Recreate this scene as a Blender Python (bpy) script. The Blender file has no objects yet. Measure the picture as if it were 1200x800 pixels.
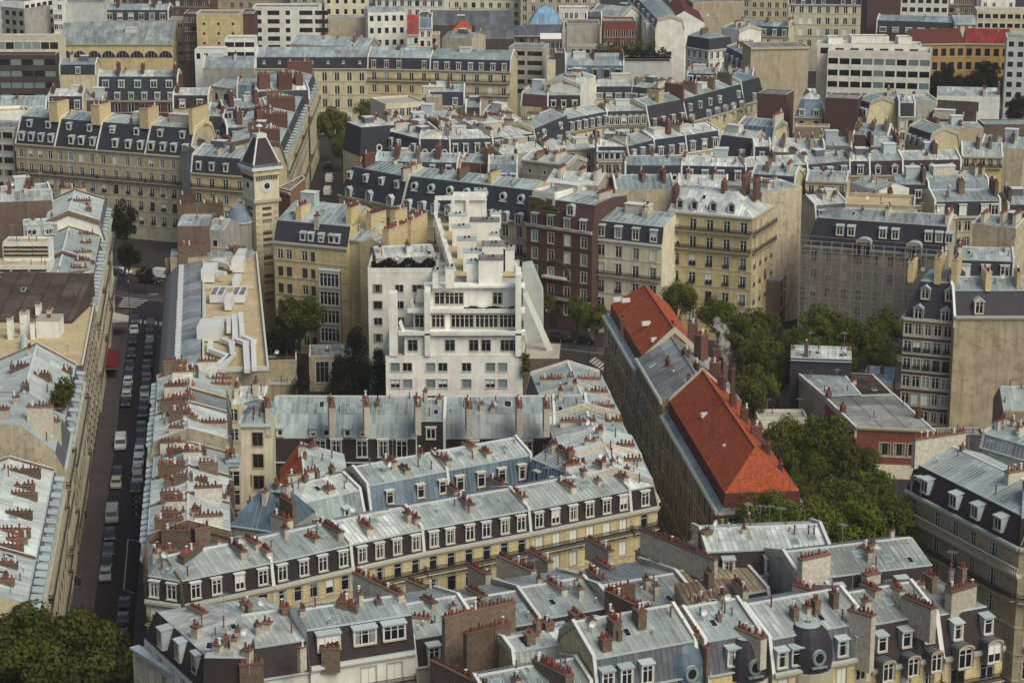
import bpy, math, random
from mathutils import Vector, Euler
random.seed(7)
R = math.radians
scene = bpy.context.scene
C = scene.collection

# ------------------------------------------------------------------ camera, sky, sun, exposure
CAM_H, FPX, PITCH = 117.0, 2650.0, R(15)
cam_d = bpy.data.cameras.new('camera')
cam = bpy.data.objects.new('camera', cam_d)
C.objects.link(cam)
cam.location = (0, 0, CAM_H)
cam.rotation_euler = (R(90) - PITCH, 0, 0)
cam_d.sensor_width = 36.0
cam_d.lens = 36.0 * FPX / 1200.0
cam_d.clip_start = 1.0
cam_d.clip_end = 8000.0
scene.camera = cam

SUN_EL, SUN_AZ = 47.0, 138.0       # azimuth measured clockwise from +Y (view direction)
world = bpy.data.worlds.new("World")
scene.world = world
world.use_nodes = True
wn = world.node_tree
wn.nodes.clear()
sky = wn.nodes.new('ShaderNodeTexSky')
sky.sky_type = 'NISHITA'
sky.sun_disc = False
sky.sun_elevation = R(SUN_EL)
sky.sun_rotation = R(SUN_AZ)
sky.air_density = 1.0
sky.dust_density = 4.0
sky.ozone_density = 0.8
bg = wn.nodes.new('ShaderNodeBackground')
bg.inputs['Strength'].default_value = 0.095
wo = wn.nodes.new('ShaderNodeOutputWorld')
wn.links.new(sky.outputs['Color'], bg.inputs['Color'])
wn.links.new(bg.outputs['Background'], wo.inputs['Surface'])

sun_d = bpy.data.lights.new('sun', 'SUN')
sun_d.energy = 1.9
sun_d.angle = R(38)
sun_d.color = (1.0, 0.955, 0.79)
sun = bpy.data.objects.new('sun', sun_d)
C.objects.link(sun)
sd = Vector((math.sin(R(SUN_AZ)) * math.cos(R(SUN_EL)), math.cos(R(SUN_AZ)) * math.cos(R(SUN_EL)), math.sin(R(SUN_EL))))
sun.rotation_euler = sd.to_track_quat('Z', 'Y').to_euler()

vs = scene.view_settings
scene.display_settings.display_device = 'sRGB'
vs.view_transform = 'Standard'
vs.look = 'None'
vs.exposure = 0.04
vs.gamma = 1.0
scene.cycles.max_bounces = 5
scene.cycles.diffuse_bounces = 2
scene.cycles.glossy_bounces = 2
scene.cycles.volume_bounces = 2
scene.cycles.use_denoising = True

# ------------------------------------------------------------------ picture point -> place in the world at a known height
cp, sp_ = math.cos(PITCH), math.sin(PITCH)
def P(px, py, z):
    a, b = (px - 600) / FPX, (400 - py) / FPX
    dx, dy, dz = a, cp + b * sp_, -sp_ + b * cp
    t = (z - CAM_H) / dz
    return Vector((dx * t, dy * t))
def PY(px, py, y):
    """point on the vertical plane at distance y"""
    a, b = (px - 600) / FPX, (400 - py) / FPX
    t = y / (cp + b * sp_)
    return Vector((a * t, y, CAM_H + (-sp_ + b * cp) * t))

# ------------------------------------------------------------------ materials
MATS = {}
def nodes_of(m):
    m.use_nodes = True
    nt = m.node_tree
    return nt, nt.nodes, nt.links, nt.nodes['Principled BSDF']

def mixcol(nt, a, b, fac, mode='MIX'):
    n = nt.nodes.new('ShaderNodeMix')
    n.data_type = 'RGBA'
    n.blend_type = mode
    for sock, v in ((n.inputs[6], a), (n.inputs[7], b), (n.inputs[0], fac)):
        if hasattr(v, 'links'):
            nt.links.new(v, sock)
        elif isinstance(v, (int, float)):
            sock.default_value = v
        else:
            sock.default_value = (*v[:3], 1)
    return n.outputs[2]

def ramp(nt, fac, stops):
    n = nt.nodes.new('ShaderNodeValToRGB')
    e = n.color_ramp.elements
    while len(e) < len(stops):
        e.new(0.5)
    for el, (p, v) in zip(e, stops):
        el.position = p
        el.color = (v, v, v, 1) if isinstance(v, (int, float)) else (*v, 1)
    nt.links.new(fac, n.inputs[0])
    return n.outputs[0]

def noise(nt, vec, scale, detail=3, rough=0.55):
    n = nt.nodes.new('ShaderNodeTexNoise')
    n.inputs['Scale'].default_value = scale
    n.inputs['Detail'].default_value = detail
    n.inputs['Roughness'].default_value = rough
    if vec is not None:
        nt.links.new(vec, n.inputs['Vector'])
    return n.outputs['Fac']

def mapped(nt, vec, scale):
    n = nt.nodes.new('ShaderNodeMapping')
    n.inputs['Scale'].default_value = scale
    nt.links.new(vec, n.inputs['Vector'])
    return n.outputs[0]

def rnd(nt, lo, hi):
    o = nt.nodes.new('ShaderNodeObjectInfo')
    m = nt.nodes.new('ShaderNodeMapRange')
    m.inputs[3].default_value = lo
    m.inputs[4].default_value = hi
    nt.links.new(o.outputs['Random'], m.inputs[0])
    return m.outputs[0]

def setr(bs, rough, spec=0.4, metal=0.0):
    bs.inputs['Roughness'].default_value = rough
    bs.inputs['Specular IOR Level'].default_value = spec
    bs.inputs['Metallic'].default_value = metal

def mat_plain(name, col, rough=0.7, spec=0.3, vary=0.0, metal=0.0, grain=0.0):
    m = bpy.data.materials.new(name)
    nt, N, Lk, bs = nodes_of(m)
    setr(bs, rough, spec, metal)
    c = None
    if vary:
        c = mixcol(nt, col, rnd(nt, 1 - vary, 1 + vary), 1.0, 'MULTIPLY')
    if grain:
        tc = N.new('ShaderNodeTexCoord')
        f = ramp(nt, noise(nt, tc.outputs['Object'], 2.0, 4), [(0.3, 1 - grain), (0.7, 1 + grain)])
        c = mixcol(nt, c if c is not None else col, f, 1.0, 'MULTIPLY')
    if c is None:
        bs.inputs['Base Color'].default_value = (*col, 1)
    else:
        Lk.new(c, bs.inputs['Base Color'])
    MATS[name] = m
    return m

def mat_wall(name, col, stain=0.45, course=0.0, dirt=(0.11, 0.09, 0.075), dirtamt=0.35):
    """plaster / ashlar: cloudy tone, vertical rain streaks, dark grime patches, optional ashlar courses"""
    m = bpy.data.materials.new(name)
    nt, N, Lk, bs = nodes_of(m)
    setr(bs, 0.85, 0.2)
    tc = N.new('ShaderNodeTexCoord')
    v = tc.outputs['Object']
    cloud = ramp(nt, noise(nt, v, 0.35, 5, 0.6), [(0.3, 0.80), (0.7, 1.12)])
    c = mixcol(nt, col, cloud, 1.0, 'MULTIPLY')
    c = mixcol(nt, c, rnd(nt, 0.9, 1.1), 1.0, 'MULTIPLY')
    st = ramp(nt, noise(nt, mapped(nt, v, (1.6, 1.6, 0.12)), 1.0, 4, 0.6), [(0.45, 0.0), (0.8, stain)])
    c = mixcol(nt, c, dirt, st)
    pt = ramp(nt, noise(nt, v, 0.9, 6, 0.65), [(0.52, 0.0), (0.72, dirtamt)])
    c = mixcol(nt, c, dirt, pt)
    if course:
        g = N.new('ShaderNodeTexBrick')
        g.inputs['Scale'].default_value = 1.0
        g.inputs['Color1'].default_value = (1, 1, 1, 1)
        g.inputs['Color2'].default_value = (0.86, 0.86, 0.86, 1)
        g.inputs['Mortar'].default_value = (0.62, 0.6, 0.58, 1)
        g.inputs['Mortar Size'].default_value = 0.02
        g.inputs['Brick Width'].default_value = course * 2.0
        g.inputs['Row Height'].default_value = course
        uv = N.new('ShaderNodeUVMap')
        Lk.new(uv.outputs[0], g.inputs['Vector'])
        c = mixcol(nt, c, g.outputs['Color'], 1.0, 'MULTIPLY')
    Lk.new(c, bs.inputs['Base Color'])
    b = N.new('ShaderNodeBump')
    b.inputs['Strength'].default_value = 0.25
    b.inputs['Distance'].default_value = 0.05
    Lk.new(noise(nt, v, 6.0, 3), b.inputs['Height'])
    Lk.new(b.outputs[0], bs.inputs['Normal'])
    MATS[name] = m
    return m

def mat_sheet(name, col, warm=(0.30, 0.25, 0.17), rough=0.42, vary=0.24, seam=0.62, pitch=0.65, blotch=0.3, spec=0.5):
    """zinc sheet: each tray its own tone (UV in metres: u along the eave, v up the slope), weathering, dark joints"""
    m = bpy.data.materials.new(name)
    nt, N, Lk, bs = nodes_of(m)
    setr(bs, rough, spec)
    uv = N.new('ShaderNodeUVMap')
    s = N.new('ShaderNodeSeparateXYZ')
    Lk.new(uv.outputs[0], s.inputs[0])
    def fl(sock, div):
        a = N.new('ShaderNodeMath'); a.operation = 'DIVIDE'; a.inputs[1].default_value = div
        Lk.new(sock, a.inputs[0])
        b = N.new('ShaderNodeMath'); b.operation = 'FLOOR'
        Lk.new(a.outputs[0], b.inputs[0])
        return a.outputs[0], b.outputs[0]
    ua, uf = fl(s.outputs[0], pitch)
    va, vf = fl(s.outputs[1], 2.1)
    cmb = N.new('ShaderNodeCombineXYZ')
    Lk.new(uf, cmb.inputs[0]); Lk.new(vf, cmb.inputs[1])
    oi = N.new('ShaderNodeObjectInfo')
    Lk.new(oi.outputs['Random'], cmb.inputs[2])
    wnz = N.new('ShaderNodeTexWhiteNoise'); wnz.noise_dimensions = '3D'
    Lk.new(cmb.outputs[0], wnz.inputs['Vector'])
    tone = ramp(nt, wnz.outputs['Value'], [(0.0, 1 - vary), (1.0, 1 + vary)])
    c = mixcol(nt, col, tone, 1.0, 'MULTIPLY')
    c = mixcol(nt, c, rnd(nt, 0.72, 1.18), 1.0, 'MULTIPLY')
    c = mixcol(nt, c, warm, rnd(nt, 0.0, 0.24))
    # larger sheets laid at different times: some still bright, some dull
    ua2, uf2 = fl(s.outputs[0], pitch * 4)
    va2, vf2 = fl(s.outputs[1], 4.2)
    cm2 = N.new('ShaderNodeCombineXYZ')
    Lk.new(uf2, cm2.inputs[0]); Lk.new(vf2, cm2.inputs[1]); Lk.new(oi.outputs['Random'], cm2.inputs[2])
    wn2 = N.new('ShaderNodeTexWhiteNoise'); wn2.noise_dimensions = '3D'
    Lk.new(cm2.outputs[0], wn2.inputs['Vector'])
    c = mixcol(nt, c, ramp(nt, wn2.outputs['Value'], [(0.0, 0.74), (0.6, 1.0), (0.85, 1.05), (1.0, 1.3)]), 1.0, 'MULTIPLY')
    tc = N.new('ShaderNodeTexCoord')
    v = tc.outputs['Object']
    cl = ramp(nt, noise(nt, v, 0.35, 5, 0.65), [(0.33, 0.70), (0.68, 1.22)])
    c = mixcol(nt, c, cl, 1.0, 'MULTIPLY')
    w = ramp(nt, noise(nt, mapped(nt, uv.outputs[0], (2.2, 0.35, 1)), 1.0, 5, 0.65), [(0.55, 0.0), (0.8, blotch)])
    c = mixcol(nt, c, warm, w)
    # joints between trays
    fr = N.new('ShaderNodeMath'); fr.operation = 'FRACT'
    Lk.new(ua, fr.inputs[0])
    ln = ramp(nt, fr.outputs[0], [(0.0, seam), (0.09, seam), (0.12, 1.0)])
    c = mixcol(nt, c, ln, 1.0, 'MULTIPLY')
    fr2 = N.new('ShaderNodeMath'); fr2.operation = 'FRACT'
    Lk.new(va, fr2.inputs[0])
    ln2 = ramp(nt, fr2.outputs[0], [(0.0, 0.85), (0.03, 0.85), (0.05, 1.0)])
    c = mixcol(nt, c, ln2, 1.0, 'MULTIPLY')
    Lk.new(c, bs.inputs['Base Color'])
    MATS[name] = m
    return m

def mat_tile(name, c1, c2, mort, bw, bh, rough=0.8, patch=(0.12, 0.05, 0.04), patchamt=0.5):
    m = bpy.data.materials.new(name)
    nt, N, Lk, bs = nodes_of(m)
    setr(bs, rough, 0.25)
    uv = N.new('ShaderNodeUVMap')
    g = N.new('ShaderNodeTexBrick')
    g.inputs['Scale'].default_value = 1.0
    g.inputs['Color1'].default_value = (*c1, 1)
    g.inputs['Color2'].default_value = (*c2, 1)
    g.inputs['Mortar'].default_value = (*mort, 1)
    g.inputs['Mortar Size'].default_value = bh * 0.09
    g.inputs['Brick Width'].default_value = bw
    g.inputs['Row Height'].default_value = bh
    Lk.new(uv.outputs[0], g.inputs['Vector'])
    tc = N.new('ShaderNodeTexCoord')
    f = ramp(nt, noise(nt, tc.outputs['Object'], 0.5, 6, 0.7), [(0.5, 0.0), (0.75, patchamt)])
    c = mixcol(nt, g.outputs['Color'], patch, f)
    c = mixcol(nt, c, rnd(nt, 0.88, 1.12), 1.0, 'MULTIPLY')
    Lk.new(c, bs.inputs['Base Color'])
    b = N.new('ShaderNodeBump'); b.inputs['Strength'].default_value = 0.6; b.inputs['Distance'].default_value = 0.05
    Lk.new(g.outputs['Fac'], b.inputs['Height']); b.invert = True
    Lk.new(b.outputs[0], bs.inputs['Normal'])
    MATS[name] = m
    return m

mat_wall('stone_cream', (0.62, 0.555, 0.355), stain=0.35, dirtamt=0.3)
mat_wall('stone_yellow', (0.70, 0.585, 0.315), stain=0.25, dirtamt=0.16, course=0.45)
mat_wall('stone_pale', (0.70, 0.655, 0.48), stain=0.25, dirtamt=0.18)
mat_wall('stone_grey', (0.50, 0.445, 0.295), stain=0.4, dirtamt=0.35, course=0.5)
mat_wall('stone_sooty', (0.36, 0.265, 0.14), stain=0.8, dirt=(0.08, 0.055, 0.045), dirtamt=0.5, course=0.5)
mat_wall('plaster_white', (0.76, 0.76, 0.67), stain=0.22, dirtamt=0.15, dirt=(0.25, 0.23, 0.19))
mat_wall('plaster_beige', (0.52, 0.46, 0.33), stain=0.55, dirtamt=0.6)
mat_wall('plaster_sand', (0.46, 0.40, 0.275), stain=0.4, dirtamt=0.3)
mat_wall('plaster_grimy', (0.44, 0.375, 0.255), stain=0.6, dirtamt=0.6, dirt=(0.13, 0.105, 0.085))
mat_wall('plaster_grey', (0.36, 0.36, 0.32), stain=0.4, dirtamt=0.4)
mat_wall('plaster_brown', (0.17, 0.125, 0.095), stain=0.45, dirt=(0.06, 0.045, 0.04), dirtamt=0.4)
mat_wall('plaster_peeling', (0.44, 0.39, 0.28), stain=0.6, dirt=(0.13, 0.10, 0.075), dirtamt=0.9)
mat_wall('panel_grey', (0.50, 0.53, 0.50), stain=0.15, dirtamt=0.1, dirt=(0.25, 0.25, 0.24))
mat_wall('concrete', (0.44, 0.42, 0.35), stain=0.35, dirtamt=0.25)
mat_wall('white_paint', (0.84, 0.85, 0.78), stain=0.28, dirtamt=0.14, dirt=(0.3, 0.28, 0.24))
mat_wall('ochre', (0.44, 0.28, 0.10), stain=0.3, dirtamt=0.25)
mat_wall('brown_clad', (0.085, 0.065, 0.055), stain=0.3, dirt=(0.04, 0.03, 0.03), dirtamt=0.2)
mat_wall('stone_dark', (0.13, 0.095, 0.075), stain=0.6, dirt=(0.035, 0.025, 0.025), dirtamt=0.4)
mat_wall('sand_roof', (0.56, 0.46, 0.27), stain=0.3, dirtamt=0.3, dirt=(0.2, 0.15, 0.09))
mat_tile('brick_brown', (0.085, 0.045, 0.04), (0.12, 0.06, 0.05), (0.10, 0.08, 0.075), 0.5, 0.2)
mat_tile('brick_red', (0.26, 0.07, 0.045), (0.20, 0.06, 0.04), (0.16, 0.11, 0.09), 0.5, 0.2)
mat_tile('brick_orange', (0.30, 0.13, 0.06), (0.24, 0.10, 0.05), (0.28, 0.22, 0.15), 0.5, 0.2)
mat_tile('rubble_stone', (0.40, 0.33, 0.20), (0.26, 0.21, 0.13), (0.12, 0.10, 0.08), 0.9, 0.5)
mat_tile('slate', (0.034, 0.034, 0.045), (0.050, 0.048, 0.062), (0.022, 0.022, 0.03), 0.45, 0.22, rough=0.5, patch=(0.07, 0.065, 0.07), patchamt=0.35)
mat_tile('slate_brown', (0.036, 0.026, 0.029), (0.052, 0.038, 0.040), (0.024, 0.018, 0.02), 0.45, 0.22, rough=0.55, patch=(0.07, 0.055, 0.05), patchamt=0.3)
mat_tile('slate_blue', (0.030, 0.034, 0.046), (0.046, 0.050, 0.064), (0.020, 0.022, 0.03), 0.45, 0.22, rough=0.45, patch=(0.07, 0.075, 0.085), patchamt=0.35)
mat_tile('tile_red', (0.60, 0.125, 0.036), (0.34, 0.07, 0.028), (0.20, 0.045, 0.024), 0.30, 0.36, patch=(0.17, 0.05, 0.03), patchamt=0.75)
mat_tile('tile_dark', (0.12, 0.03, 0.028), (0.16, 0.04, 0.03), (0.06, 0.02, 0.02), 0.32, 0.42)
mat_sheet('zinc_pale', (0.61, 0.665, 0.635))
mat_sheet('zinc', (0.335, 0.395, 0.395))
mat_sheet('zinc_slope', (0.25, 0.30, 0.305), blotch=0.4)
mat_sheet('zinc_blue', (0.115, 0.195, 0.26), warm=(0.30, 0.33, 0.33))
mat_sheet('zinc_teal', (0.315, 0.395, 0.405), warm=(0.28, 0.26, 0.22))
mat_sheet('zinc_dark', (0.10, 0.115, 0.135), warm=(0.16, 0.15, 0.14))
mat_sheet('zinc_rust', (0.36, 0.31, 0.22), warm=(0.22, 0.12, 0.06), blotch=0.6)
mat_sheet('zinc_brown', (0.20, 0.135, 0.085), warm=(0.32, 0.27, 0.2), blotch=0.5)
mat_sheet('sheet_orange', (0.70, 0.14, 0.04), warm=(0.4, 0.1, 0.04))
mat_sheet('sheet_blue', (0.20, 0.40, 0.60), warm=(0.3, 0.4, 0.5))
mat_sheet('sheet_red', (0.36, 0.045, 0.03), warm=(0.35, 0.05, 0.03))
mat_sheet('felt_grey', (0.25, 0.262, 0.262), warm=(0.24, 0.23, 0.21), pitch=4.0, rough=0.85, spec=0.2)
mat_sheet('felt_brown', (0.075, 0.057, 0.05), warm=(0.11, 0.085, 0.07), pitch=3.0, rough=0.9, spec=0.2)
mat_plain('zinc_trim', (0.42, 0.50, 0.51), 0.5, 0.5, vary=0.15)
mat_plain('zinc_dark_trim', (0.11, 0.12, 0.14), 0.5, 0.5, vary=0.15)
mat_plain('frame_white', (0.66, 0.67, 0.62), 0.6)
mat_plain('frame_brown', (0.10, 0.065, 0.05), 0.6)
mat_plain('frame_grey', (0.30, 0.31, 0.30), 0.6)
mat_plain('blind_white', (0.72, 0.74, 0.68), 0.7, vary=0.12)
mat_plain('shutter_dark', (0.06, 0.045, 0.04), 0.7, vary=0.2)
mat_plain('glass_dark', (0.014, 0.016, 0.02), 0.12, 0.5, vary=0.5)
mat_plain('glass_sky', (0.20, 0.27, 0.27), 0.15, 0.5, vary=0.25)  # panes with the sky's reflection put into their pale base colour
mat_plain('curtain', (0.28, 0.28, 0.25), 0.8, vary=0.3)
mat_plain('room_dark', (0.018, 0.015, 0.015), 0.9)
mat_plain('iron', (0.022, 0.02, 0.022), 0.55)
mat_plain('sill_stone', (0.46, 0.42, 0.32), 0.8, vary=0.15)
mat_plain('sill_white', (0.62, 0.62, 0.56), 0.8, vary=0.1)
mat_plain('stack_plaster', (0.47, 0.435, 0.35), 0.85, vary=0.22, grain=0.25)
mat_plain('stack_white', (0.60, 0.58, 0.50), 0.85, vary=0.15, grain=0.25)
mat_plain('stack_brown', (0.155, 0.115, 0.082), 0.85, vary=0.3, grain=0.3)
mat_plain('stack_brick', (0.125, 0.06, 0.044), 0.85, vary=0.25, grain=0.2)
mat_plain('stack_yellow', (0.58, 0.47, 0.26), 0.85, vary=0.15, grain=0.2)
mat_plain('stack_cap', (0.17, 0.10, 0.075), 0.85, vary=0.3)
mat_plain('pot_red', (0.19, 0.058, 0.04), 0.75, vary=0.25, grain=0.3)
mat_plain('pot_orange', (0.40, 0.125, 0.055), 0.75, vary=0.25, grain=0.3)
mat_plain('pot_dark', (0.10, 0.045, 0.04), 0.8, vary=0.3)
mat_plain('metal_pale', (0.66, 0.68, 0.66), 0.45, 0.5, vary=0.1)
mat_plain('metal_mid', (0.30, 0.32, 0.33), 0.45, 0.5)
mat_plain('soil_dark', (0.03, 0.025, 0.02), 0.95)

# ------------------------------------------------------------------ mesh collector
class MB:
    def __init__(s):
        s.v, s.f, s.m, s.uv, s.names = [], [], [], [], []
    def mi(s, m):
        if m not in s.names:
            s.names.append(m)
        return s.names.index(m)
    def poly(s, pts, m, uv=None):
        i = len(s.v)
        s.v += [tuple(p) for p in pts]
        s.f.append(tuple(range(i, i + len(pts))))
        s.m.append(s.mi(m))
        if uv is None:
            a, b = Vector(pts[0]), Vector(pts[1])
            e = (b - a)
            L = e.length or 1.0
            e = e / L
            uv = []
            for p in pts:
                d = Vector(p) - a
                u = d.dot(e)
                uv.append((u, (d - e * u).length))
        s.uv += uv
    def quad(s, a, b, c, d, m, uv=None):
        s.poly((a, b, c, d), m, uv)
    def box(s, x0, x1, y0, y1, z0, z1, m, top=None, bottom=False):
        p = [(x0, y0, z0), (x1, y0, z0), (x1, y1, z0), (x0, y1, z0), (x0, y0, z1), (x1, y0, z1), (x1, y1, z1), (x0, y1, z1)]
        for q in ((0, 1, 5, 4), (1, 2, 6, 5), (2, 3, 7, 6), (3, 0, 4, 7)):
            s.poly([p[i] for i in q], m)
        s.poly([p[i] for i in (4, 5, 6, 7)], top or m)
        if bottom:
            s.poly([p[i] for i in (3, 2, 1, 0)], m)
    def obox(s, A, B, t0, t1, z0, z1, m, top=None, ends=True):
        """box standing along the plan line A-B, from t0 to t1 measured to its left"""
        A, B = Vector(A[:2]), Vector(B[:2])
        e = (B - A).normalized()
        n = Vector((-e.y, e.x))
        q = [A + n * t0, B + n * t0, B + n * t1, A + n * t1]
        lo = [(*p, z0) for p in q]
        hi = [(*p, z1) for p in q]
        for i in range(4):
            if not ends and i in (1, 3):
                continue
            j = (i + 1) % 4
            s.quad(lo[i], lo[j], hi[j], hi[i], m)
        s.quad(*hi, top or m)
        s.quad(lo[3], lo[2], lo[1], lo[0], m)
    def tube(s, p0, p1, r0, r1, m, n=6, cap=True):
        p0, p1 = Vector(p0), Vector(p1)
        d = (p1 - p0).normalized()
        a = d.orthogonal().normalized()
        b = d.cross(a)
        k0 = [p0 + (a * math.cos(2 * math.pi * i / n) + b * math.sin(2 * math.pi * i / n)) * r0 for i in range(n)]
        k1 = [p1 + (a * math.cos(2 * math.pi * i / n) + b * math.sin(2 * math.pi * i / n)) * r1 for i in range(n)]
        for i in range(n):
            j = (i + 1) % n
            s.quad(k0[i], k0[j], k1[j], k1[i], m)
        if cap:
            s.poly(k1, m)
            s.poly(k0[::-1], m)
    def prism(s, pts, z0, z1, m, top=None):
        for i in range(len(pts)):
            a, b = pts[i], pts[(i + 1) % len(pts)]
            s.quad((*a, z0), (*b, z0), (*b, z1), (*a, z1), m)
        s.poly([(*p, z1) for p in pts], top or m)
    def mesh(s, name):
        me = bpy.data.meshes.new(name)
        me.from_pydata(s.v, [], s.f)
        for n in s.names:
            me.materials.append(MATS[n])
        me.polygons.foreach_set('material_index', s.m)
        ul = me.uv_layers.new(name='UVMap')
        ul.data.foreach_set('uv', [c for t in s.uv for c in t])
        return me
    def build(s, name, parent=None, loc=(0, 0, 0), rz=0.0):
        if not s.f:
            return None
        return place(s.mesh(name), name, parent, loc, rz)

def place(me, name, parent=None, loc=(0, 0, 0), rz=0.0, rx=0.0):
    o = bpy.data.objects.new(name, me)
    C.objects.link(o)
    o.parent = parent
    o.location = loc
    o.rotation_euler = (rx, 0, rz)
    return o

def thing(name, label, cat, loc=(0, 0, 0), rz=0.0, group=None):
    o = place(None, name, None, loc, rz)
    o['label'] = label
    o['category'] = cat
    if group:
        o['group'] = group
    return o

def tag(o, label, cat, group=None):
    o['label'] = label
    o['category'] = cat
    if group:
        o['group'] = group
    return o

def setting(o):
    o['kind'] = 'structure'
    return o

ROOFS = {}
CULL = []           # small parts that are dropped again when nothing of them can be seen
CACHE = {}
def cached(key, fn):
    if key not in CACHE:
        CACHE[key] = fn()
    return CACHE[key]

# ------------------------------------------------------------------ windows, dormers, chimneys, balconies (shared meshes)
def window_mesh(w, h, style, trim=True):
    m = MB()
    g = 'g' in style
    base = style.replace('g', '')
    fr = {'k': 'frame_brown', 'y': 'frame_grey'}.get(base[0], 'frame_white')
    t = 0.085
    y0, y1 = 0.10, 0.17
    if base in ('b', 'd'):
        mm = 'blind_white' if base == 'b' else 'shutter_dark'
        m.quad((-w / 2, 0.12, 0), (w / 2, 0.12, 0), (w / 2, 0.12, h), (-w / 2, 0.12, h), mm)
        m.box(-0.02, 0.02, 0.10, 0.12, 0, h, 'frame_grey' if base == 'b' else 'iron')
    else:
        m.box(-w / 2, -w / 2 + t, y0, y1, 0, h, fr)
        m.box(w / 2 - t, w / 2, y0, y1, 0, h, fr)
        m.box(-w / 2 + t, w / 2 - t, y0, y1, h - t, h, fr)
        m.box(-w / 2 + t, w / 2 - t, y0, y1, 0, t, fr)
        nl = max(1, int(round(w / 0.75)))
        for i in range(1, nl):
            x = -w / 2 + w * i / nl
            m.box(x - t * 0.7, x + t * 0.7, y0 - 0.02, y1, t, h - t, fr)
        if h > 1.5:
            m.box(-w / 2 + t, w / 2 - t, y0 + 0.01, y1, h * 0.72, h * 0.72 + 0.05, fr)
        gl = 'glass_sky' if base.endswith('s') else 'glass_dark'
        m.quad((-w / 2 + t, 0.16, t), (w / 2 - t, 0.16, t), (w / 2 - t, 0.16, h - t), (-w / 2 + t, 0.16, h - t), gl)
        if base.endswith('c'):
            m.quad((-w / 2 + t, 0.155, t), (-w / 4, 0.155, t), (-w / 4, 0.155, h - t), (-w / 2 + t, 0.155, h - t), 'curtain')
            m.quad((w / 4, 0.155, t), (w / 2 - t, 0.155, t), (w / 2 - t, 0.155, h - t), (w / 4, 0.155, h - t), 'curtain')
        if base.endswith('h'):
            m.quad((-w / 2 + t, 0.14, h * 0.45), (w / 2 - t, 0.14, h * 0.45), (w / 2 - t, 0.14, h - t), (-w / 2 + t, 0.14, h - t), 'blind_white')
    tm = 'sill_white' if base[0] == 'y' or base == 'ws' else 'sill_stone'
    m.box(-w / 2 - 0.12, w / 2 + 0.12, -0.12, 0.10, -0.12, 0.0, tm, bottom=True)
    if trim:
        m.box(-w / 2 - 0.15, -w / 2, -0.05, 0.02, 0, h + 0.16, tm)
        m.box(w / 2, w / 2 + 0.15, -0.05, 0.02, 0, h + 0.16, tm)
        m.box(-w / 2, w / 2, -0.05, 0.02, h, h + 0.16, tm, bottom=True)
    if g:
        n = int(w / 0.13)
        m.box(-w / 2 - 0.05, w / 2 + 0.05, -0.16, -0.11, 0.82, 0.88, 'iron', bottom=True)
        m.box(-w / 2 - 0.05, w / 2 + 0.05, -0.16, -0.11, 0.02, 0.08, 'iron')
        for i in range(n + 1):
            x = -w / 2 + w * i / n
            m.quad((x - 0.028, -0.135, 0.05), (x + 0.028, -0.135, 0.05), (x + 0.028, -0.135, 0.84), (x - 0.028, -0.135, 0.84), 'iron')
        m.quad((-w / 2, -0.132, 0.3), (w / 2, -0.132, 0.3), (w / 2, -0.132, 0.52), (-w / 2, -0.132, 0.52), 'iron')
    return m.mesh('window')

def window(root, w, h, style, loc, rz, cull=True):
    w, h = round(w * 10) / 10, round(h * 10) / 10
    me = cached(('win', w, h, style), lambda: window_mesh(w, h, style))
    o = place(me, 'window', root, loc, rz)
    if cull:
        CULL.append(o)
    return o

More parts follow.
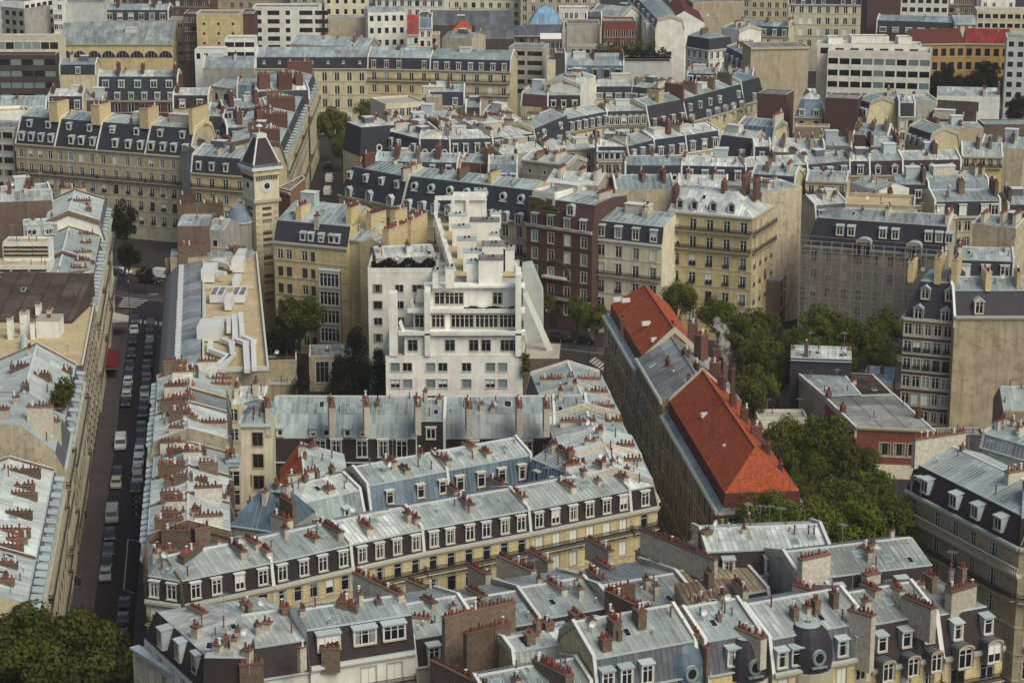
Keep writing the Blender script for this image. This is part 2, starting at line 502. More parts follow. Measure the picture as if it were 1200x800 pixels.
def dormer_mesh(w, h, style, dep, side='zinc_trim', face=None):
    """front at y=0, opening towards -y, body running back into the roof"""
    m = MB()
    o = w / 2 + (0.07 if style == 'flush' else 0.14)
    face = face or 'frame_white'
    if style in ('box', 'wide', 'flush'):
        rise = 0.25 if style != 'flush' else 0.02
        over = 0.22 if style != 'flush' else 0.12
        th = 0.12
        m.quad((-o, 0, -0.2), (-w / 2, 0, -0.2), (-w / 2, 0, h), (-o, 0, h), face)
        m.quad((w / 2, 0, -0.2), (o, 0, -0.2), (o, 0, h), (w / 2, 0, h), face)
        m.quad((-o, 0, h), (o, 0, h), (o, 0, h + 0.18), (-o, 0, h + 0.18), face)
        m.quad((-w / 2, 0, -0.2), (w / 2, 0, -0.2), (w / 2, 0, 0), (-w / 2, 0, 0), face)
        for s in (-1, 1):
            m.quad((s * o, 0, -0.2), (s * o, dep, -0.2), (s * o, dep, h + 0.18), (s * o, 0, h + 0.18), side)
        z0, z1 = h + 0.18, h + 0.18 + rise
        a = [(-o - 0.1, -over, z0), (o + 0.1, -over, z0), (o + 0.1, dep, z1), (-o - 0.1, dep, z1)]
        b = [(x, y, z + th) for x, y, z in a]
        m.quad(*b, 'zinc_trim' if style != 'flush' else 'sill_white')
        m.quad(*a[::-1], side)
        for i in range(4):
            j = (i + 1) % 4
            m.quad(a[i], a[j], b[j], b[i], 'zinc_trim' if style != 'flush' else 'sill_white')
        if style == 'wide' or w > 1.3:
            k = int(w / 0.55)
            for i in range(1, k):
                x = -o + 2 * o * i / k
                m.box(x - 0.02, x + 0.02, -over, 0.3, z0 + th, z0 + th + 0.05, 'zinc_trim')
    elif style in ('arch', 'oval', 'ped'):
        n = 8
        top = [(o * math.cos(math.pi * i / n), h + (o * 0.55) * math.sin(math.pi * i / n)) for i in range(n + 1)]
        if style == 'ped':
            top = [(o + 0.1, h + 0.1), (0, h + 0.75), (-o - 0.1, h + 0.1)]
        body = face
        ring = [(o, -0.2)] + top + [(-o, -0.2)]
        # front with opening
        m.quad((-o, 0, -0.2), (-w / 2, 0, -0.2), (-w / 2, 0, h), (-o, 0, h), body)
        m.quad((w / 2, 0, -0.2), (o, 0, -0.2), (o, 0, h), (w / 2, 0, h), body)
        m.quad((-w / 2, 0, -0.2), (w / 2, 0, -0.2), (w / 2, 0, 0), (-w / 2, 0, 0), body)
        m.poly([(x, -0.06, z) for x, z in top][::-1], body)
        for (xa, za), (xb, zb) in zip(ring[:-1], ring[1:]):
            m.quad((xa, -0.12, za), (xb, -0.12, zb), (xb, dep, zb), (xa, dep, za), side)
        for (xa, za), (xb, zb) in zip(top[:-1], top[1:]):      # rim standing proud
            m.quad((xa * 1.08, -0.2, za + 0.05), (xb * 1.08, -0.2, zb + 0.05), (xb * 0.9, -0.2, zb - 0.12), (xa * 0.9, -0.2, za - 0.12), face)
            m.quad((xa * 1.08, -0.2, za + 0.05), (xb * 1.08, -0.2, zb + 0.05), (xb * 1.08, 0.1, zb + 0.05), (xa * 1.08, 0.1, za + 0.05), side)
    return m.mesh('dormer')

def oval_mesh(r, dep, fm='frame_white'):
    """bull's-eye dormer: round white surround, glass, zinc hood"""
    m = MB()
    n = 14
    c = [(r * math.cos(2 * math.pi * i / n), r * 1.15 * math.sin(2 * math.pi * i / n) + r * 1.3) for i in range(n)]
    for i in range(n):
        (xa, za), (xb, zb) = c[i], c[(i + 1) % n]
        za_, zb_ = za - r * 1.3, zb - r * 1.3
        m.quad((xa, 0, za), (xb, 0, zb), (xb * 0.62, 0.02, zb_ * 0.62 + r * 1.3), (xa * 0.62, 0.02, za_ * 0.62 + r * 1.3), fm)
        m.quad((xa, 0, za), (xb, 0, zb), (xb, dep, zb), (xa, dep, za), 'zinc_trim')
    m.poly([(x * 0.62, 0.03, (z - r * 1.3) * 0.62 + r * 1.3) for x, z in c], 'glass_dark')
    m.box(-r * 1.15, r * 1.15, -0.1, 0.15, -0.12, 0.1, fm, bottom=True)
    return m.mesh('dormer')

def stack_mesh(L, w, h, body, cap, pots, n, seed, joined):
    m = MB()
    m.box(-L / 2, L / 2, -w / 2, w / 2, -1.6, h - 0.16, body)
    m.box(-L / 2 - 0.07, L / 2 + 0.07, -w / 2 - 0.07, w / 2 + 0.07, h - 0.16, h, cap, bottom=True)
    if joined:
        pots_into(m, L, w, h, pots, n, seed)
    return m.mesh('chimney')

def pots_into(m, L, w, h, pots, n, seed):
    rg = random.Random(seed)
    rows = 2 if w > 1.0 else 1
    for r_ in range(rows):
        y = 0 if rows == 1 else (-0.25 + 0.5 * r_) * w
        for i in range(n):
            if rg.random() < 0.08:
                continue
            x = -L / 2 + L * (i + 0.5) / n + rg.uniform(-0.04, 0.04)
            q = rg.random()
            mm = pots if q < 0.72 else ('pot_dark' if q < 0.9 else ('metal_pale' if q < 0.95 else 'pot_orange'))
            ph = rg.choice((0.32, 0.4, 0.45, 0.55, 0.7)) * (1.0 if q < 0.9 else 1.2)
            m.tube((x, y, h), (x, y, h + ph), 0.15, 0.115, mm, 6)
            if q > 0.9:
                m.tube((x, y, h + ph + 0.1), (x, y, h + ph + 0.2), 0.22, 0.05, 'metal_pale', 6)

def chimney(root, loc, rz, L, w, h, body='stack_plaster', pots='pot_red', n=None, near=True):
    L, w, h = round(L * 2) / 2, round(w * 10) / 10, round(h * 4) / 4
    n = n or max(2, int(L / 0.46))
    seed = random.randrange(4)
    cap = 'stack_cap' if body != 'stack_yellow' else 'sill_stone'
    me = cached(('stk', L, w, h, body, pots, n, seed if not near else 0, near), lambda: stack_mesh(L, w, h, body, cap, pots, n, seed, not near))
    o = place(me, 'chimney', root, loc, rz)
    CULL.append(o)
    if near:
        def mk():
            m = MB()
            pots_into(m, L, w, 0.0, pots, n, seed)
            return m.mesh('chimney_pots')
        q = place(cached(('pot', L, w, pots, n, seed), mk), 'chimney_pots', o, (0, 0, h))
        q['kind'] = 'stuff'
    return o

def railing_into(m, A, B, z, h=0.95, off=0.0, step=0.16):
    A, B = Vector(A), Vector(B)
    e = B - A
    L = e.length
    e.normalize()
    n = Vector((-e.y, e.x))
    A = A + n * off
    def pt(s, t, zz):
        q = A + e * s + n * t
        return (q.x, q.y, zz)
    for zz in (z + 0.06, z + h):
        m.quad(pt(0, -0.03, zz), pt(L, -0.03, zz), pt(L, 0.03, zz), pt(0, 0.03, zz), 'iron')
        m.quad(pt(0, -0.03, zz - 0.06), pt(L, -0.03, zz - 0.06), pt(L, -0.03, zz), pt(0, -0.03, zz), 'iron')
    m.quad(pt(0, 0.0, z + h * 0.35), pt(L, 0.0, z + h * 0.35), pt(L, 0.0, z + h * 0.55), pt(0, 0.0, z + h * 0.55), 'iron')
    k = max(2, int(L / step))
    for i in range(k + 1):
        s = L * i / k
        m.quad(pt(s - 0.03, 0.01, z + 0.05), pt(s + 0.03, 0.01, z + 0.05), pt(s + 0.03, 0.01, z + h), pt(s - 0.03, 0.01, z + h), 'iron')

def balcony(root, A, B, z, dep=0.75, near=True):
    """A-B along the wall (local plan coordinates), inward normal to the left"""
    m = MB()
    m.obox(A, B, -dep, 0.0, z - 0.18, z, 'sill_stone')
    e = (Vector(B) - Vector(A)).normalized()
    L = (Vector(B) - Vector(A)).length
    k = max(2, int(L / 1.6))
    for i in range(k):
        p = Vector(A) + e * (L * (i + 0.5) / k)
        m.obox(p - e * 0.12, p + e * 0.12, -dep * 0.7, 0.0, z - 0.5, z - 0.18, 'sill_stone')
    o = m.build('balcony', root)
    r = MB()
    n = Vector((-e.y, e.x))
    A2, B2 = Vector(A) - n * (dep - 0.06), Vector(B) - n * (dep - 0.06)
    railing_into(r, A2, B2, z, step=0.12 if near else 0.25)
    railing_into(r, Vector(A), A2, z)
    railing_into(r, B2, Vector(B), z)
    q = r.build('railing', o)
    CULL.append(o)
    return o

# ------------------------------------------------------------------ walls with real window openings
def styles_for(kind, rg):
    q = rg.random()
    if kind == 'dark':
        return 'k' if q < 0.5 else 'kc' if q < 0.75 else 'y'
    if kind == 'shut':
        return 'b' if q < 0.6 else 'w'
    if kind == 'brownshut':
        return 'd' if q < 0.75 else 'w'
    if kind == 'office':
        return 'ys' if q < 0.5 else 'y' if q < 0.8 else 'yh'
    if kind == 'clean':
        return 'w' if q < 0.6 else 'wc' if q < 0.9 else 'wh'
    return 'w' if q < 0.5 else 'wc' if q < 0.76 else 'wh' if q < 0.83 else 'b' if q < 0.92 else 'ws' if q < 0.97 else 'k'

def facade(W, root, A, B, z0, z1, sp, wmat, near, rg):
    A, B = Vector(A), Vector(B)
    e = B - A
    L = e.length
    if L < 0.05:
        return
    e.normalize()
    n = Vector((-e.y, e.x))
    def pt(s, z, t=0.0):
        q = A + e * s + n * t
        return (q.x, q.y, z)
    def wq(s0, s1, za, zb):
        if s1 - s0 > 1e-4 and zb - za > 1e-4:
            W.quad(pt(s0, za), pt(s1, za), pt(s1, zb), pt(s0, zb), wmat, [(s0, za), (s1, za), (s1, zb), (s0, zb)])
    if not sp:
        wq(0, L, z0, z1)
        return
    nb, nf = sp['nb'], sp['nf']
    ww, wh, fh = sp.get('ww', 1.15), sp.get('wh', 1.9), sp.get('fh', 3.1)
    top = sp.get('top', 0.75)
    mg = sp.get('mg', L / nb / 2)
    xs = sp.get('xs') or [mg + (i * (L - 2 * mg) / (nb - 1) if nb > 1 else 0) for i in range(nb)]
    wws = sp.get('wws') or [ww] * nb
    rows = []
    for k in range(nf):
        zt = z1 - top - k * fh
        zb = zt - wh
        if zb < z0 + 0.25:
            break
        rows.append((zb, zt, k))
    if not rows:
        wq(0, L, z0, z1)
        return
    ang = math.atan2(e.y, e.x)
    zc = z1
    far = MB()
    for zb, zt, k in rows:
        wq(0, L, zt, zc)
        s = 0.0
        for x, w_ in zip(xs, wws):
            a, b = x - w_ / 2, x + w_ / 2
            wq(s, a, zb, zt)
            s = b
            d = 0.26
            W.quad(pt(a, zb), pt(a, zb, d), pt(a, zt, d), pt(a, zt), wmat)
            W.quad(pt(b, zb, d), pt(b, zb), pt(b, zt), pt(b, zt, d), wmat)
            W.quad(pt(a, zt, d), pt(b, zt, d), pt(b, zt), pt(a, zt), wmat)
            W.quad(pt(a, zb), pt(b, zb), pt(b, zb, d), pt(a, zb, d), wmat)
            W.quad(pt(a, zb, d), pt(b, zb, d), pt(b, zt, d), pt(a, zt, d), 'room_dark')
            st = sp.get('st') if isinstance(sp.get('st'), str) and sp.get('st') in ('b', 'w', 'y', 'k', 'd', 'ws') else styles_for(sp.get('st', ''), rg)
            if k in sp.get('ibal', ()):
                st += 'g'
            q = pt(x, zb)
            if near:
                window(root, w_, zt - zb, st, q, ang)
            else:
                mid = (pt(a, zb, .1), pt(b, zb, .1), pt(b, zt, .1), pt(a, zt, .1))
                mm = {'b': 'blind_white', 'd': 'shutter_dark'}.get(st[0], 'glass_sky' if st.endswith('s') else 'glass_dark')
                far.quad(*mid, mm)
                if st[0] == 'w':
                    for (u0, u1, v0, v1) in ((a, a + .12, zb, zt), (b - .12, b, zb, zt), (x - .08, x + .08, zb, zt), (a, b, zt - .12, zt)):
                        far.quad(pt(u0, v0, .08), pt(u1, v0, .08), pt(u1, v1, .08), pt(u0, v1, .08), 'frame_white')
        wq(s, L, zb, zt)
        zc = zb
    wq(0, L, z0, zc)
    if far.f:
        o = far.build('windows', root)
        o['kind'] = 'stuff'
    # string courses and balconies
    for zb, zt, k in rows:
        zl = zb - 0.35 if k not in sp.get('bal', ()) else None
        if zl and sp.get('course', True):
            t = MB()
            t.obox(pt(0.0, 0)[:2], pt(L, 0)[:2], -0.10, 0.0, zl, zl + 0.16, sp.get('cmat', 'sill_stone'), ends=True)
            CULL.append(t.build('string_course', root))
        if k in sp.get('bal', ()):
            a0, a1 = sp.get('balx', (0.15, L - 0.15))
            balcony(root, pt(a0, 0)[:2], pt(a1, 0)[:2], zb - 0.12, near=near)

# ------------------------------------------------------------------ one building = walls + roof profile swept along the street front
def prof_mansard(ze, D, hm, mi, hr, tr, m1, m2, back=True):
    tr = tr or D * 0.5
    p = [(0, ze), (mi, ze + hm), (tr, ze + hm + hr)]
    q = [m1, m2]
    if back:
        p += [(D - mi, ze + hm), (D, ze)]
        q += [m2, m1]
    else:
        p += [(D, ze + hm)]
        q += [m2]
    return p, q

def building(label, FL, FR, D, z, root=None, name='apartment_building', group=None, cat='building', BL=None, BR=None,
             kind='mansard', hm=2.9, mi=0.7, hr=1.3, tr=None, ref='b', wall='stone_cream', m1='slate', m2='zinc', backs=True,
             f=None, fr=None, fl=None, fb=None, dorm=None, dorm2=None, dorm3=None, ch=None, party=(1, 1), pmat='stack_plaster', pots='pot_red',
             sk=1, vt=4, hl=False, hrt=False, prof=None, cornice=True, seams=None, rib=None, par=0.45, sidewall=None, seed=None, z0=0.0, over=0.0, ant=1):
    rg = random.Random(seed if seed is not None else label)
    FL, FR = Vector(FL[:2]), Vector(FR[:2])
    e = (FR - FL).normalized()
    n = Vector((-e.y, e.x))
    ze = z - hm if (kind == 'mansard' and ref == 'b') else z
    if kind == 'mansard' and ref == 'b':
        FL, FR = FL - n * mi, FR - n * mi
    BL = Vector(BL[:2]) if BL is not None else FL + n * D
    BR = Vector(BR[:2]) if BR is not None else FR + n * D
    ctr = (FL + FR + BL + BR) / 4
    wing = root is not None
    if not wing:
        root = thing(name, label, cat, (ctr.x, ctr.y, 0), 0, group)
    o = Vector(root.location[:2])
    FL, FR, BL, BR = FL - o, FR - o, BL - o, BR - o
    L = (FR - FL).length
    dist = ctr.y
    near = dist < 470
    midd = dist < 620
    ang = math.atan2(e.y, e.x)
    def pos(s, t):
        u, v = s / L, t / D
        return (FL + (BL - FL) * v) * (1 - u) + (FR + (BR - FR) * v) * u
    def p3(s, t, zz):
        q = pos(s, t)
        return (q.x, q.y, zz)
    if prof is None:
        if kind == 'mansard':
            prof, pm = prof_mansard(ze, D, hm, mi, hr, tr, m1, m2, backs)
        elif kind == 'gable':
            t_ = tr or D / 2
            prof, pm = [(0, ze), (t_, ze + hr), (D, ze)], [m2, m2]
        elif kind == 'shed':
            prof, pm = [(0, ze), (D, ze + hr)], [m2]
        else:
            prof, pm = [(0, ze), (D, ze)], [m2]
    else:
        prof, pm = prof
        ze = prof[0][1]
    zb = prof[-1][1]
    def rz(t):
        for (ta, za), (tb, zb_) in zip(prof[:-1], prof[1:]):
            if ta <= t <= tb:
                return za + (zb_ - za) * (t - ta) / max(1e-6, tb - ta)
        return prof[-1][1]
    def zat(x, y):
        q_ = Vector((x, y)) - o
        for u_ in (0.0,):
            d_ = q_ - FL
            s_, t_ = d_.dot(e), d_.dot(n)
            if -1.0 <= s_ <= L + 1.0 and -0.3 <= t_ <= D + 0.3:
                return rz(min(max(t_, 0), D))
        return None
    ROOFS.setdefault(root.name, []).append(zat)
    def ins(t, zz):
        if zz <= min(ze, zb) + 1e-4:
            return 0.0
        return min(t, D - t)
    # walls
    W = MB()
    sw = sidewall or wall
    facade(W, root, FL, FR, z0, ze, f, wall, midd, rg)
    facade(W, root, BR, BL, z0, zb, fb, wall, midd, rg)
    for (hip, sp, A, B, left) in ((hl, fl, BL, FL, True), (hrt, fr, FR, BR, False)):
        zt = min(ze, zb)
        facade(W, root, A, B, z0, zt, sp, sw, midd, rg)
        if not hip:
            ss = 0 if left else L
            pl = [p3(ss, t, zz) for t, zz in prof]
            base = [p3(ss, D, zt), p3(ss, 0, zt)]
            pts = pl + base
            cl = [pts[0]]
            for p in pts[1:]:
                if (Vector(p) - Vector(cl[-1])).length > 1e-3:
                    cl.append(p)
            if (Vector(cl[0]) - Vector(cl[-1])).length < 1e-3:
                cl.pop()
            if len(cl) > 2:
                W.poly(cl, sw, [((Vector(p[:2]) - pos(ss, 0)).length, p[2]) for p in cl])
    W.build('wall', root)
    if cornice and f is not None or cornice == 2:
        c = MB()
        cm = 'sill_white' if wall in ('white_paint', 'plaster_white', 'stone_pale') else 'sill_stone'
        c.obox(FL, FR, -0.42, 0.0, ze - 0.28, ze + 0.03, cm)
        c.obox(FL, FR, -0.2, 0.0, ze - 0.55, ze - 0.28, cm)
        if fr is not None:
            c.obox(FR + e * 0.003, BR + e * 0.003, -0.42, 0.0, ze - 0.28, ze + 0.032, cm)
        if fl is not None:
            c.obox(BL - e * 0.003, FL - e * 0.003, -0.42, 0.0, ze - 0.28, ze + 0.032, cm)
        c.build('cornice', root)
    # roof
    zinc_mb, S = MB(), MB()
    slopes = []
    def slope_piece():
        slopes.append(MB())
        return slopes[-1]
    for i, ((ta, za), (tb, zb_)) in enumerate(zip(prof[:-1], prof[1:])):
        sa0, sa1 = (ins(ta, za) if hl else 0), L - (ins(ta, za) if hrt else 0)
        sb0, sb1 = (ins(tb, zb_) if hl else 0), L - (ins(tb, zb_) if hrt else 0)
        steep = abs(zb_ - za) > abs(tb - ta) * 1.2
        mb = slope_piece() if steep else zinc_mb
        a, b, c_, d = p3(sa0, ta, za), p3(sa1, ta, za), p3(sb1, tb, zb_), p3(sb0, tb, zb_)
        ln = math.hypot(tb - ta, zb_ - za)
        mb.quad(a, b, c_, d, pm[i], [(sa0, 0), (sa1, 0), (sb1, ln), (sb0, ln)])
        dozinc = pm[i].startswith('zinc') or pm[i].startswith('sheet')
        if dozinc and midd and seams is not False and (seams or True):
            pitch = 0.65 if dist < 360 else 1.3
            k = int(L / pitch)
            A0, B0 = Vector(a), Vector(d)
            A1, B1 = Vector(b), Vector(c_)
            nrm = (A1 - A0).cross(B0 - A0)
            if nrm.length > 1e-6:
                nrm.normalize()
                if nrm.z < 0:
                    nrm = -nrm
                ex = Vector((e.x, e.y, 0))
                rm = rib or (pm[i] if pm[i].startswith('sheet') else {'zinc_dark': 'zinc_dark_trim', 'zinc_blue': 'metal_mid', 'zinc_slope': 'metal_mid', 'zinc_rust': 'zinc_rust'}.get(pm[i], 'zinc_trim'))
                for j in range(1, k):
                    s_ = j * pitch
                    if s_ < max(sa0, sb0) + 0.1 or s_ > min(sa1, sb1) - 0.1:
                        continue
                    lo, hi = Vector(p3(s_, ta, za)), Vector(p3(s_, tb, zb_))
                    w_, h_ = (0.03, 0.06) if dist < 360 else (0.05, 0.08)
                    S.quad(lo - ex * w_, lo - ex * w_ + nrm * h_, hi - ex * w_ + nrm * h_, hi - ex * w_, rm)
                    S.quad(lo + ex * w_, lo + ex * w_ + nrm * h_, hi + ex * w_ + nrm * h_, hi + ex * w_, rm)
                    S.quad(lo - ex * w_ + nrm * h_, lo + ex * w_ + nrm * h_, hi + ex * w_ + nrm * h_, hi - ex * w_ + nrm * h_, rm)
    for hip, end in ((hl, 0), (hrt, 1)):
        if not hip:
            continue
        lv = []
        for t, zz in prof:
            i_ = ins(t, zz)
            lv.append((i_ if end == 0 else L - i_, t, zz))
        i, j = 0, len(lv) - 1
        while i < j:
            a, b = lv[i], lv[i + 1]
            c_, d = lv[j - 1], lv[j]
            pts = [p3(*d), p3(*a), p3(*b)] + ([p3(*c_)] if j - 1 != i + 1 and i + 1 != j else [])
            steep = abs(b[2] - a[2]) > abs(b[1] - a[1]) * 1.2
            if i + 1 <= j - 1 or i + 1 == j - 0:
                (slope_piece() if steep else zinc_mb).poly(pts, pm[min(i, len(pm) - 1)])
            i += 1
            j -= 1
    so = None
    for q_ in slopes:
        so = q_.build('mansard', root)
    zo = zinc_mb.build('roof', root)
    S_ = S.build('roof_seams', zo or so)
    if S_:
        S_['kind'] = 'stuff'
    if kind == 'flat':
        pz = MB()
        hgt = par
        for A, B in ((FL, FR), (FR, BR), (BR, BL), (BL, FL)):
            d_ = (B - A).normalized() * 0.302
            pz.obox(A + d_, B, 0.0, 0.3, ze - 0.05, ze + hgt, wall, top='sill_white')
        pz.build('parapet', root)
    else:
        # gutter lines at the eave and at the mansard break
        g = MB()
        if kind == 'mansard' and near:
            ta, za = prof[1]
            s0_, s1_ = (ins(ta, za) if hl else 0), L - (ins(ta, za) if hrt else 0)
            g.obox(pos(s0_, ta), pos(s1_, ta), -0.12, 0.06, za - 0.10, za + 0.05, 'zinc_trim')
            g.build('gutter', root)
            g = MB()
            g.obox(FL, FR, -0.30, 0.0, ze + 0.033, ze + 0.16, 'zinc_trim')
            g.build('eaves_flashing', root)
    # bright ridge capping
    if kind != 'flat' and midd and len(prof) > 2:
        i_ = max(range(len(prof)), key=lambda k: prof[k][1])
        t_, z_ = prof[i_]
        if 0 < i_ < len(prof) - 1:
            a_, b_ = (ins(t_, z_) if hl else 0.25), L - (ins(t_, z_) if hrt else 0.25)
            if b_ - a_ > 0.5:
                rc = MB()
                rc.obox(pos(a_, t_), pos(b_, t_), -0.16, 0.16, z_ - 0.06, z_ + 0.10, 'metal_pale' if pm[i_].startswith('zinc') else (pm[i_] if pm[i_] in MATS else 'zinc_trim'))
                rc.build('ridge_cap', root)
    # party walls
    na = (BL - FL).normalized()
    for flag, s0 in ((party[0] and not hl, 0.0), (party[1] and not hrt, L)):
        if not flag or kind == 'flat':
            continue
        pw = MB()
        th = 0.4
        pts = [(t, zz + 0.38) for t, zz in prof]
        pts[0] = (pts[0][0] - 0.06, pts[0][1] - 0.3)
        pts[-1] = (pts[-1][0] + 0.06, pts[-1][1] - 0.3)
        ex = e * (th / 2 - 0.004)
        c0 = 0.0 if s0 == 0 else 0.0
        def side(t, zz, sg):
            q = pos(s0, t) + ex * sg
            return (q.x, q.y, zz)
        for (ta, za), (tb, zb_) in zip(pts[:-1], pts[1:]):
            pw.quad(side(ta, za, -1), side(ta, za, 1), side(tb, zb_, 1), side(tb, zb_, -1), 'metal_pale' if flag != 2 else 'zinc_trim')
            for sg in (-1, 1):
                pw.quad(side(ta, za - 1.0, sg), side(tb, zb_ - 1.0, sg), side(tb, zb_, sg), side(ta, za, sg), pmat)
        pw.quad(side(pts[0][0], pts[0][1], -1), side(pts[0][0], pts[0][1], 1), side(pts[0][0], pts[0][1] - 2, 1), side(pts[0][0], pts[0][1] - 2, -1), pmat)
        pw.build('party_wall', root)
    # chimney stacks standing along the party walls
    nang = math.atan2(na.y, na.x)
    if ch is None and kind == 'flat':
        ch = []
    if ch is None:
        ch = []
        hi = max(zz for _, zz in prof)
        tm = [t for t, zz in prof if zz == hi][0]
        for flag, u in ((party[0], 0.0), (party[1], 1.0)):
            if flag:
                ch.append((u, tm - D * 0.2, D * rg.uniform(0.22, 0.36), rg.uniform(0.7, 1.3)))
                if rg.random() < 0.6:
                    ch.append((u, tm + D * 0.22, D * rg.uniform(0.2, 0.3), rg.uniform(0.7, 1.3)))
        if L > 11:
            ch.append((0.5, tm - D * rg.uniform(-.1, .2), D * rg.uniform(0.15, 0.3), rg.uniform(0.8, 1.3)))
    for c in ch:
        u, t, ln, h = c[:4]
        body = c[4] if len(c) > 4 and c[4] else rg.choice((pmat, pmat, pmat, 'stack_brown', 'stack_white'))
        w_ = c[5] if len(c) > 5 else 0.7
        q = pos(min(max(u * L, w_ / 2), L - w_ / 2), t)
        base = max(rz(max(0, t - ln / 2)), rz(min(D, t + ln / 2)))
        chimney(root, (q.x, q.y, base), nang, max(1.0, ln), w_, h, body, pots, near=dist < 430)
    for _ in range(0 if name == 'school_building' or seams is False else rg.randrange(1, 4) if dist < 300 and kind != 'flat' else rg.randrange(0, 3) if dist < 900 and kind != 'flat' else 0):
        q = pos(L * rg.uniform(.08, .92), D * rg.uniform(.2, .6))
        t_ = (q - FL).dot(n)
        chimney(root, (q.x, q.y, rz(min(max(t_, 0), D))), nang, rg.choice((.5, 1.0, 1.0)), rg.choice((.5, .6)), rg.choice((.75, 1.0, 1.25)), rg.choice((pmat, 'stack_brown', 'stack_plaster')), pots, n=rg.choice((1, 2, 2, 3)), near=dist < 430)
    if 400 < dist < 900 and kind != 'flat' and rg.random() < .45:
        s_, t_ = L * rg.uniform(.2, .8), D * rg.uniform(.35, .6)
        q = pos(s_, t_)
        v = rg.randrange(4)
        def mkh():
            m = MB()
            w_, h_ = (1.2, 1.8, 2.6, 1.5)[v], (1.2, 1.0, 1.6, 2.0)[v]
            m.box(-w_, w_, -1.1, 1.1, -1.5, h_, ('zinc_dark_trim', 'sill_white', 'stack_plaster', 'zinc_trim')[v])
            m.box(-w_ - .12, w_ + .12, -1.25, 1.25, h_, h_ + .12, 'metal_pale', bottom=True)
            return m.mesh('roof_housing')
        CULL.append(place(cached(('hous', v), mkh), 'roof_housing', root, (q.x, q.y, rz(t_)), ang))
    # dormers
    for dd, seg in ((dorm, 0), (dorm2, 1), (dorm3, 0)):
        if not dd:
            continue
        nd, style = dd[0], dd[1]
        dw = dd[2] if len(dd) > 2 else 1.1
        dh = dd[3] if len(dd) > 3 else 1.6
        opt = dd[4] if len(dd) > 4 else {}
        seg = opt.get('seg', seg)
        (ta, za), (tb, zb_) = prof[seg], prof[seg + 1]
        zbase = za + opt.get('dz', 0.35)
        tin = ta + (tb - ta) * (zbase - za) / max(0.1, zb_ - za)
        tfr = tin - opt.get('out', 0.12 if style == 'flush' else 0.25)
        ttop = ta + (tb - ta) * min(1, (zbase + dh + 0.3 - za) / max(0.1, zb_ - za))
        dep = max(0.5, ttop - tfr + 0.5)
        mg = opt.get('mg', L / nd / 2)
        xs = opt.get('xs') or [mg + (i * (L - 2 * mg) / (nd - 1) if nd > 1 else 0) for i in range(nd)]
        for x in xs:
            if nd > 3 and dist > 330 and 'xs' not in opt and rg.random() < .05:
                continue
            q = pos(x + rg.uniform(-.14, .14), tfr)
            if style == 'oval':
                me = cached(('oval', dw, round(dep, 1)), lambda: oval_mesh(dw / 2, dep))
                do = place(me, 'dormer', root, (q.x, q.y, zbase), ang)
                CULL.append(do)
                continue
            side = opt.get('side', 'zinc_dark_trim' if style == 'flush' else 'zinc_trim')
            me = cached(('dor', dw, dh, style, round(dep, 1), side, opt.get('face')), lambda: dormer_mesh(dw, dh, style, dep, side, opt.get('face')))
            do = place(me, 'dormer', root, (q.x, q.y, zbase), ang)
            CULL.append(do)
            st = opt.get('st') or styles_for(opt.get('wst', 'clean'), rg)
            wm = cached(('win', dw, dh, st, 0), lambda: window_mesh(dw, dh, st, False))
            wo = place(wm, 'window', do, (0, -0.06, 0))
            wo['dormer_window'] = 1
    # skylights, vents, aerials
    flat = [i for i in range(len(prof) - 1) if abs(prof[i + 1][1] - prof[i][1]) <= abs(prof[i + 1][0] - prof[i][0]) * 1.2]
    front = flat[0] if flat else None
    if front is not None:
        (ta, za), (tb, zb_) = prof[front], prof[front + 1]
        sl = math.atan2(zb_ - za, tb - ta)
        for _ in range(sk if near else 0):
            x, tt = rg.uniform(0.1, 0.9) * L, ta + (tb - ta) * rg.uniform(0.2, 0.7)
            q = pos(x, tt)
            wv = rg.choice((0.8, 1.0, 1.3))
            def mk():
                m = MB()
                m.box(-wv / 2, wv / 2, -0.6, 0.6, -0.05, 0.14, 'zinc_trim')
                m.box(-wv / 2 + 0.1, wv / 2 - 0.1, -0.5, 0.5, 0.1, 0.15, 'glass_sky' if wv > 0.9 else 'glass_dark')
                return m.mesh('skylight')
            so_ = place(cached(('sky', wv), mk), 'skylight', root, (q.x, q.y, rz(tt)), ang, sl)
            so_.rotation_mode = 'XYZ'
            CULL.append(so_)
        for _ in range(vt if dist < 420 else (vt // 2 if dist < 560 else 0)):
            x, tt = rg.uniform(0.05, 0.95) * L, ta + (tb - ta) * rg.uniform(0.1, 1.0)
            q = pos(x, tt)
            v = rg.randrange(3)
            def mkv():
                m = MB()
                m.tube((0, 0, -0.3), (0, 0, 0.6 + 0.25 * v), 0.09, 0.09, ('metal_mid', 'zinc_dark_trim', 'pot_red')[v], 6)
                m.tube((0, 0, 0.66 + 0.25 * v), (0, 0, 0.78 + 0.25 * v), 0.17, 0.06, ('metal_pale', 'zinc_dark_trim', 'pot_red')[v], 6)
                return m.mesh('vent_pipe')
            CULL.append(place(cached(('vent', v), mkv), 'vent_pipe', root, (q.x, q.y, rz(tt))))
    for _ in range((rg.random() < .8) + (rg.random() < .35) if dist < 470 and ant else 0):
        tt = D * rg.uniform(0.3, 0.6)
        q = pos(L * rg.uniform(0.1, 0.9), tt)
        def mka():
            m = MB()
            m.tube((0, 0, 0), (0, 0, 3.2), 0.03, 0.025, 'metal_mid', 4)
            for i in range(6):
                m.tube((-0.45, -0.5 + 0.2 * i, 3.0), (0.45, -0.5 + 0.2 * i, 3.0), 0.018, 0.018, 'metal_mid', 4)
            m.tube((0, -0.6, 3.0), (0, 0.6, 3.0), 0.022, 0.022, 'metal_mid', 4)
            return m.mesh('aerial')
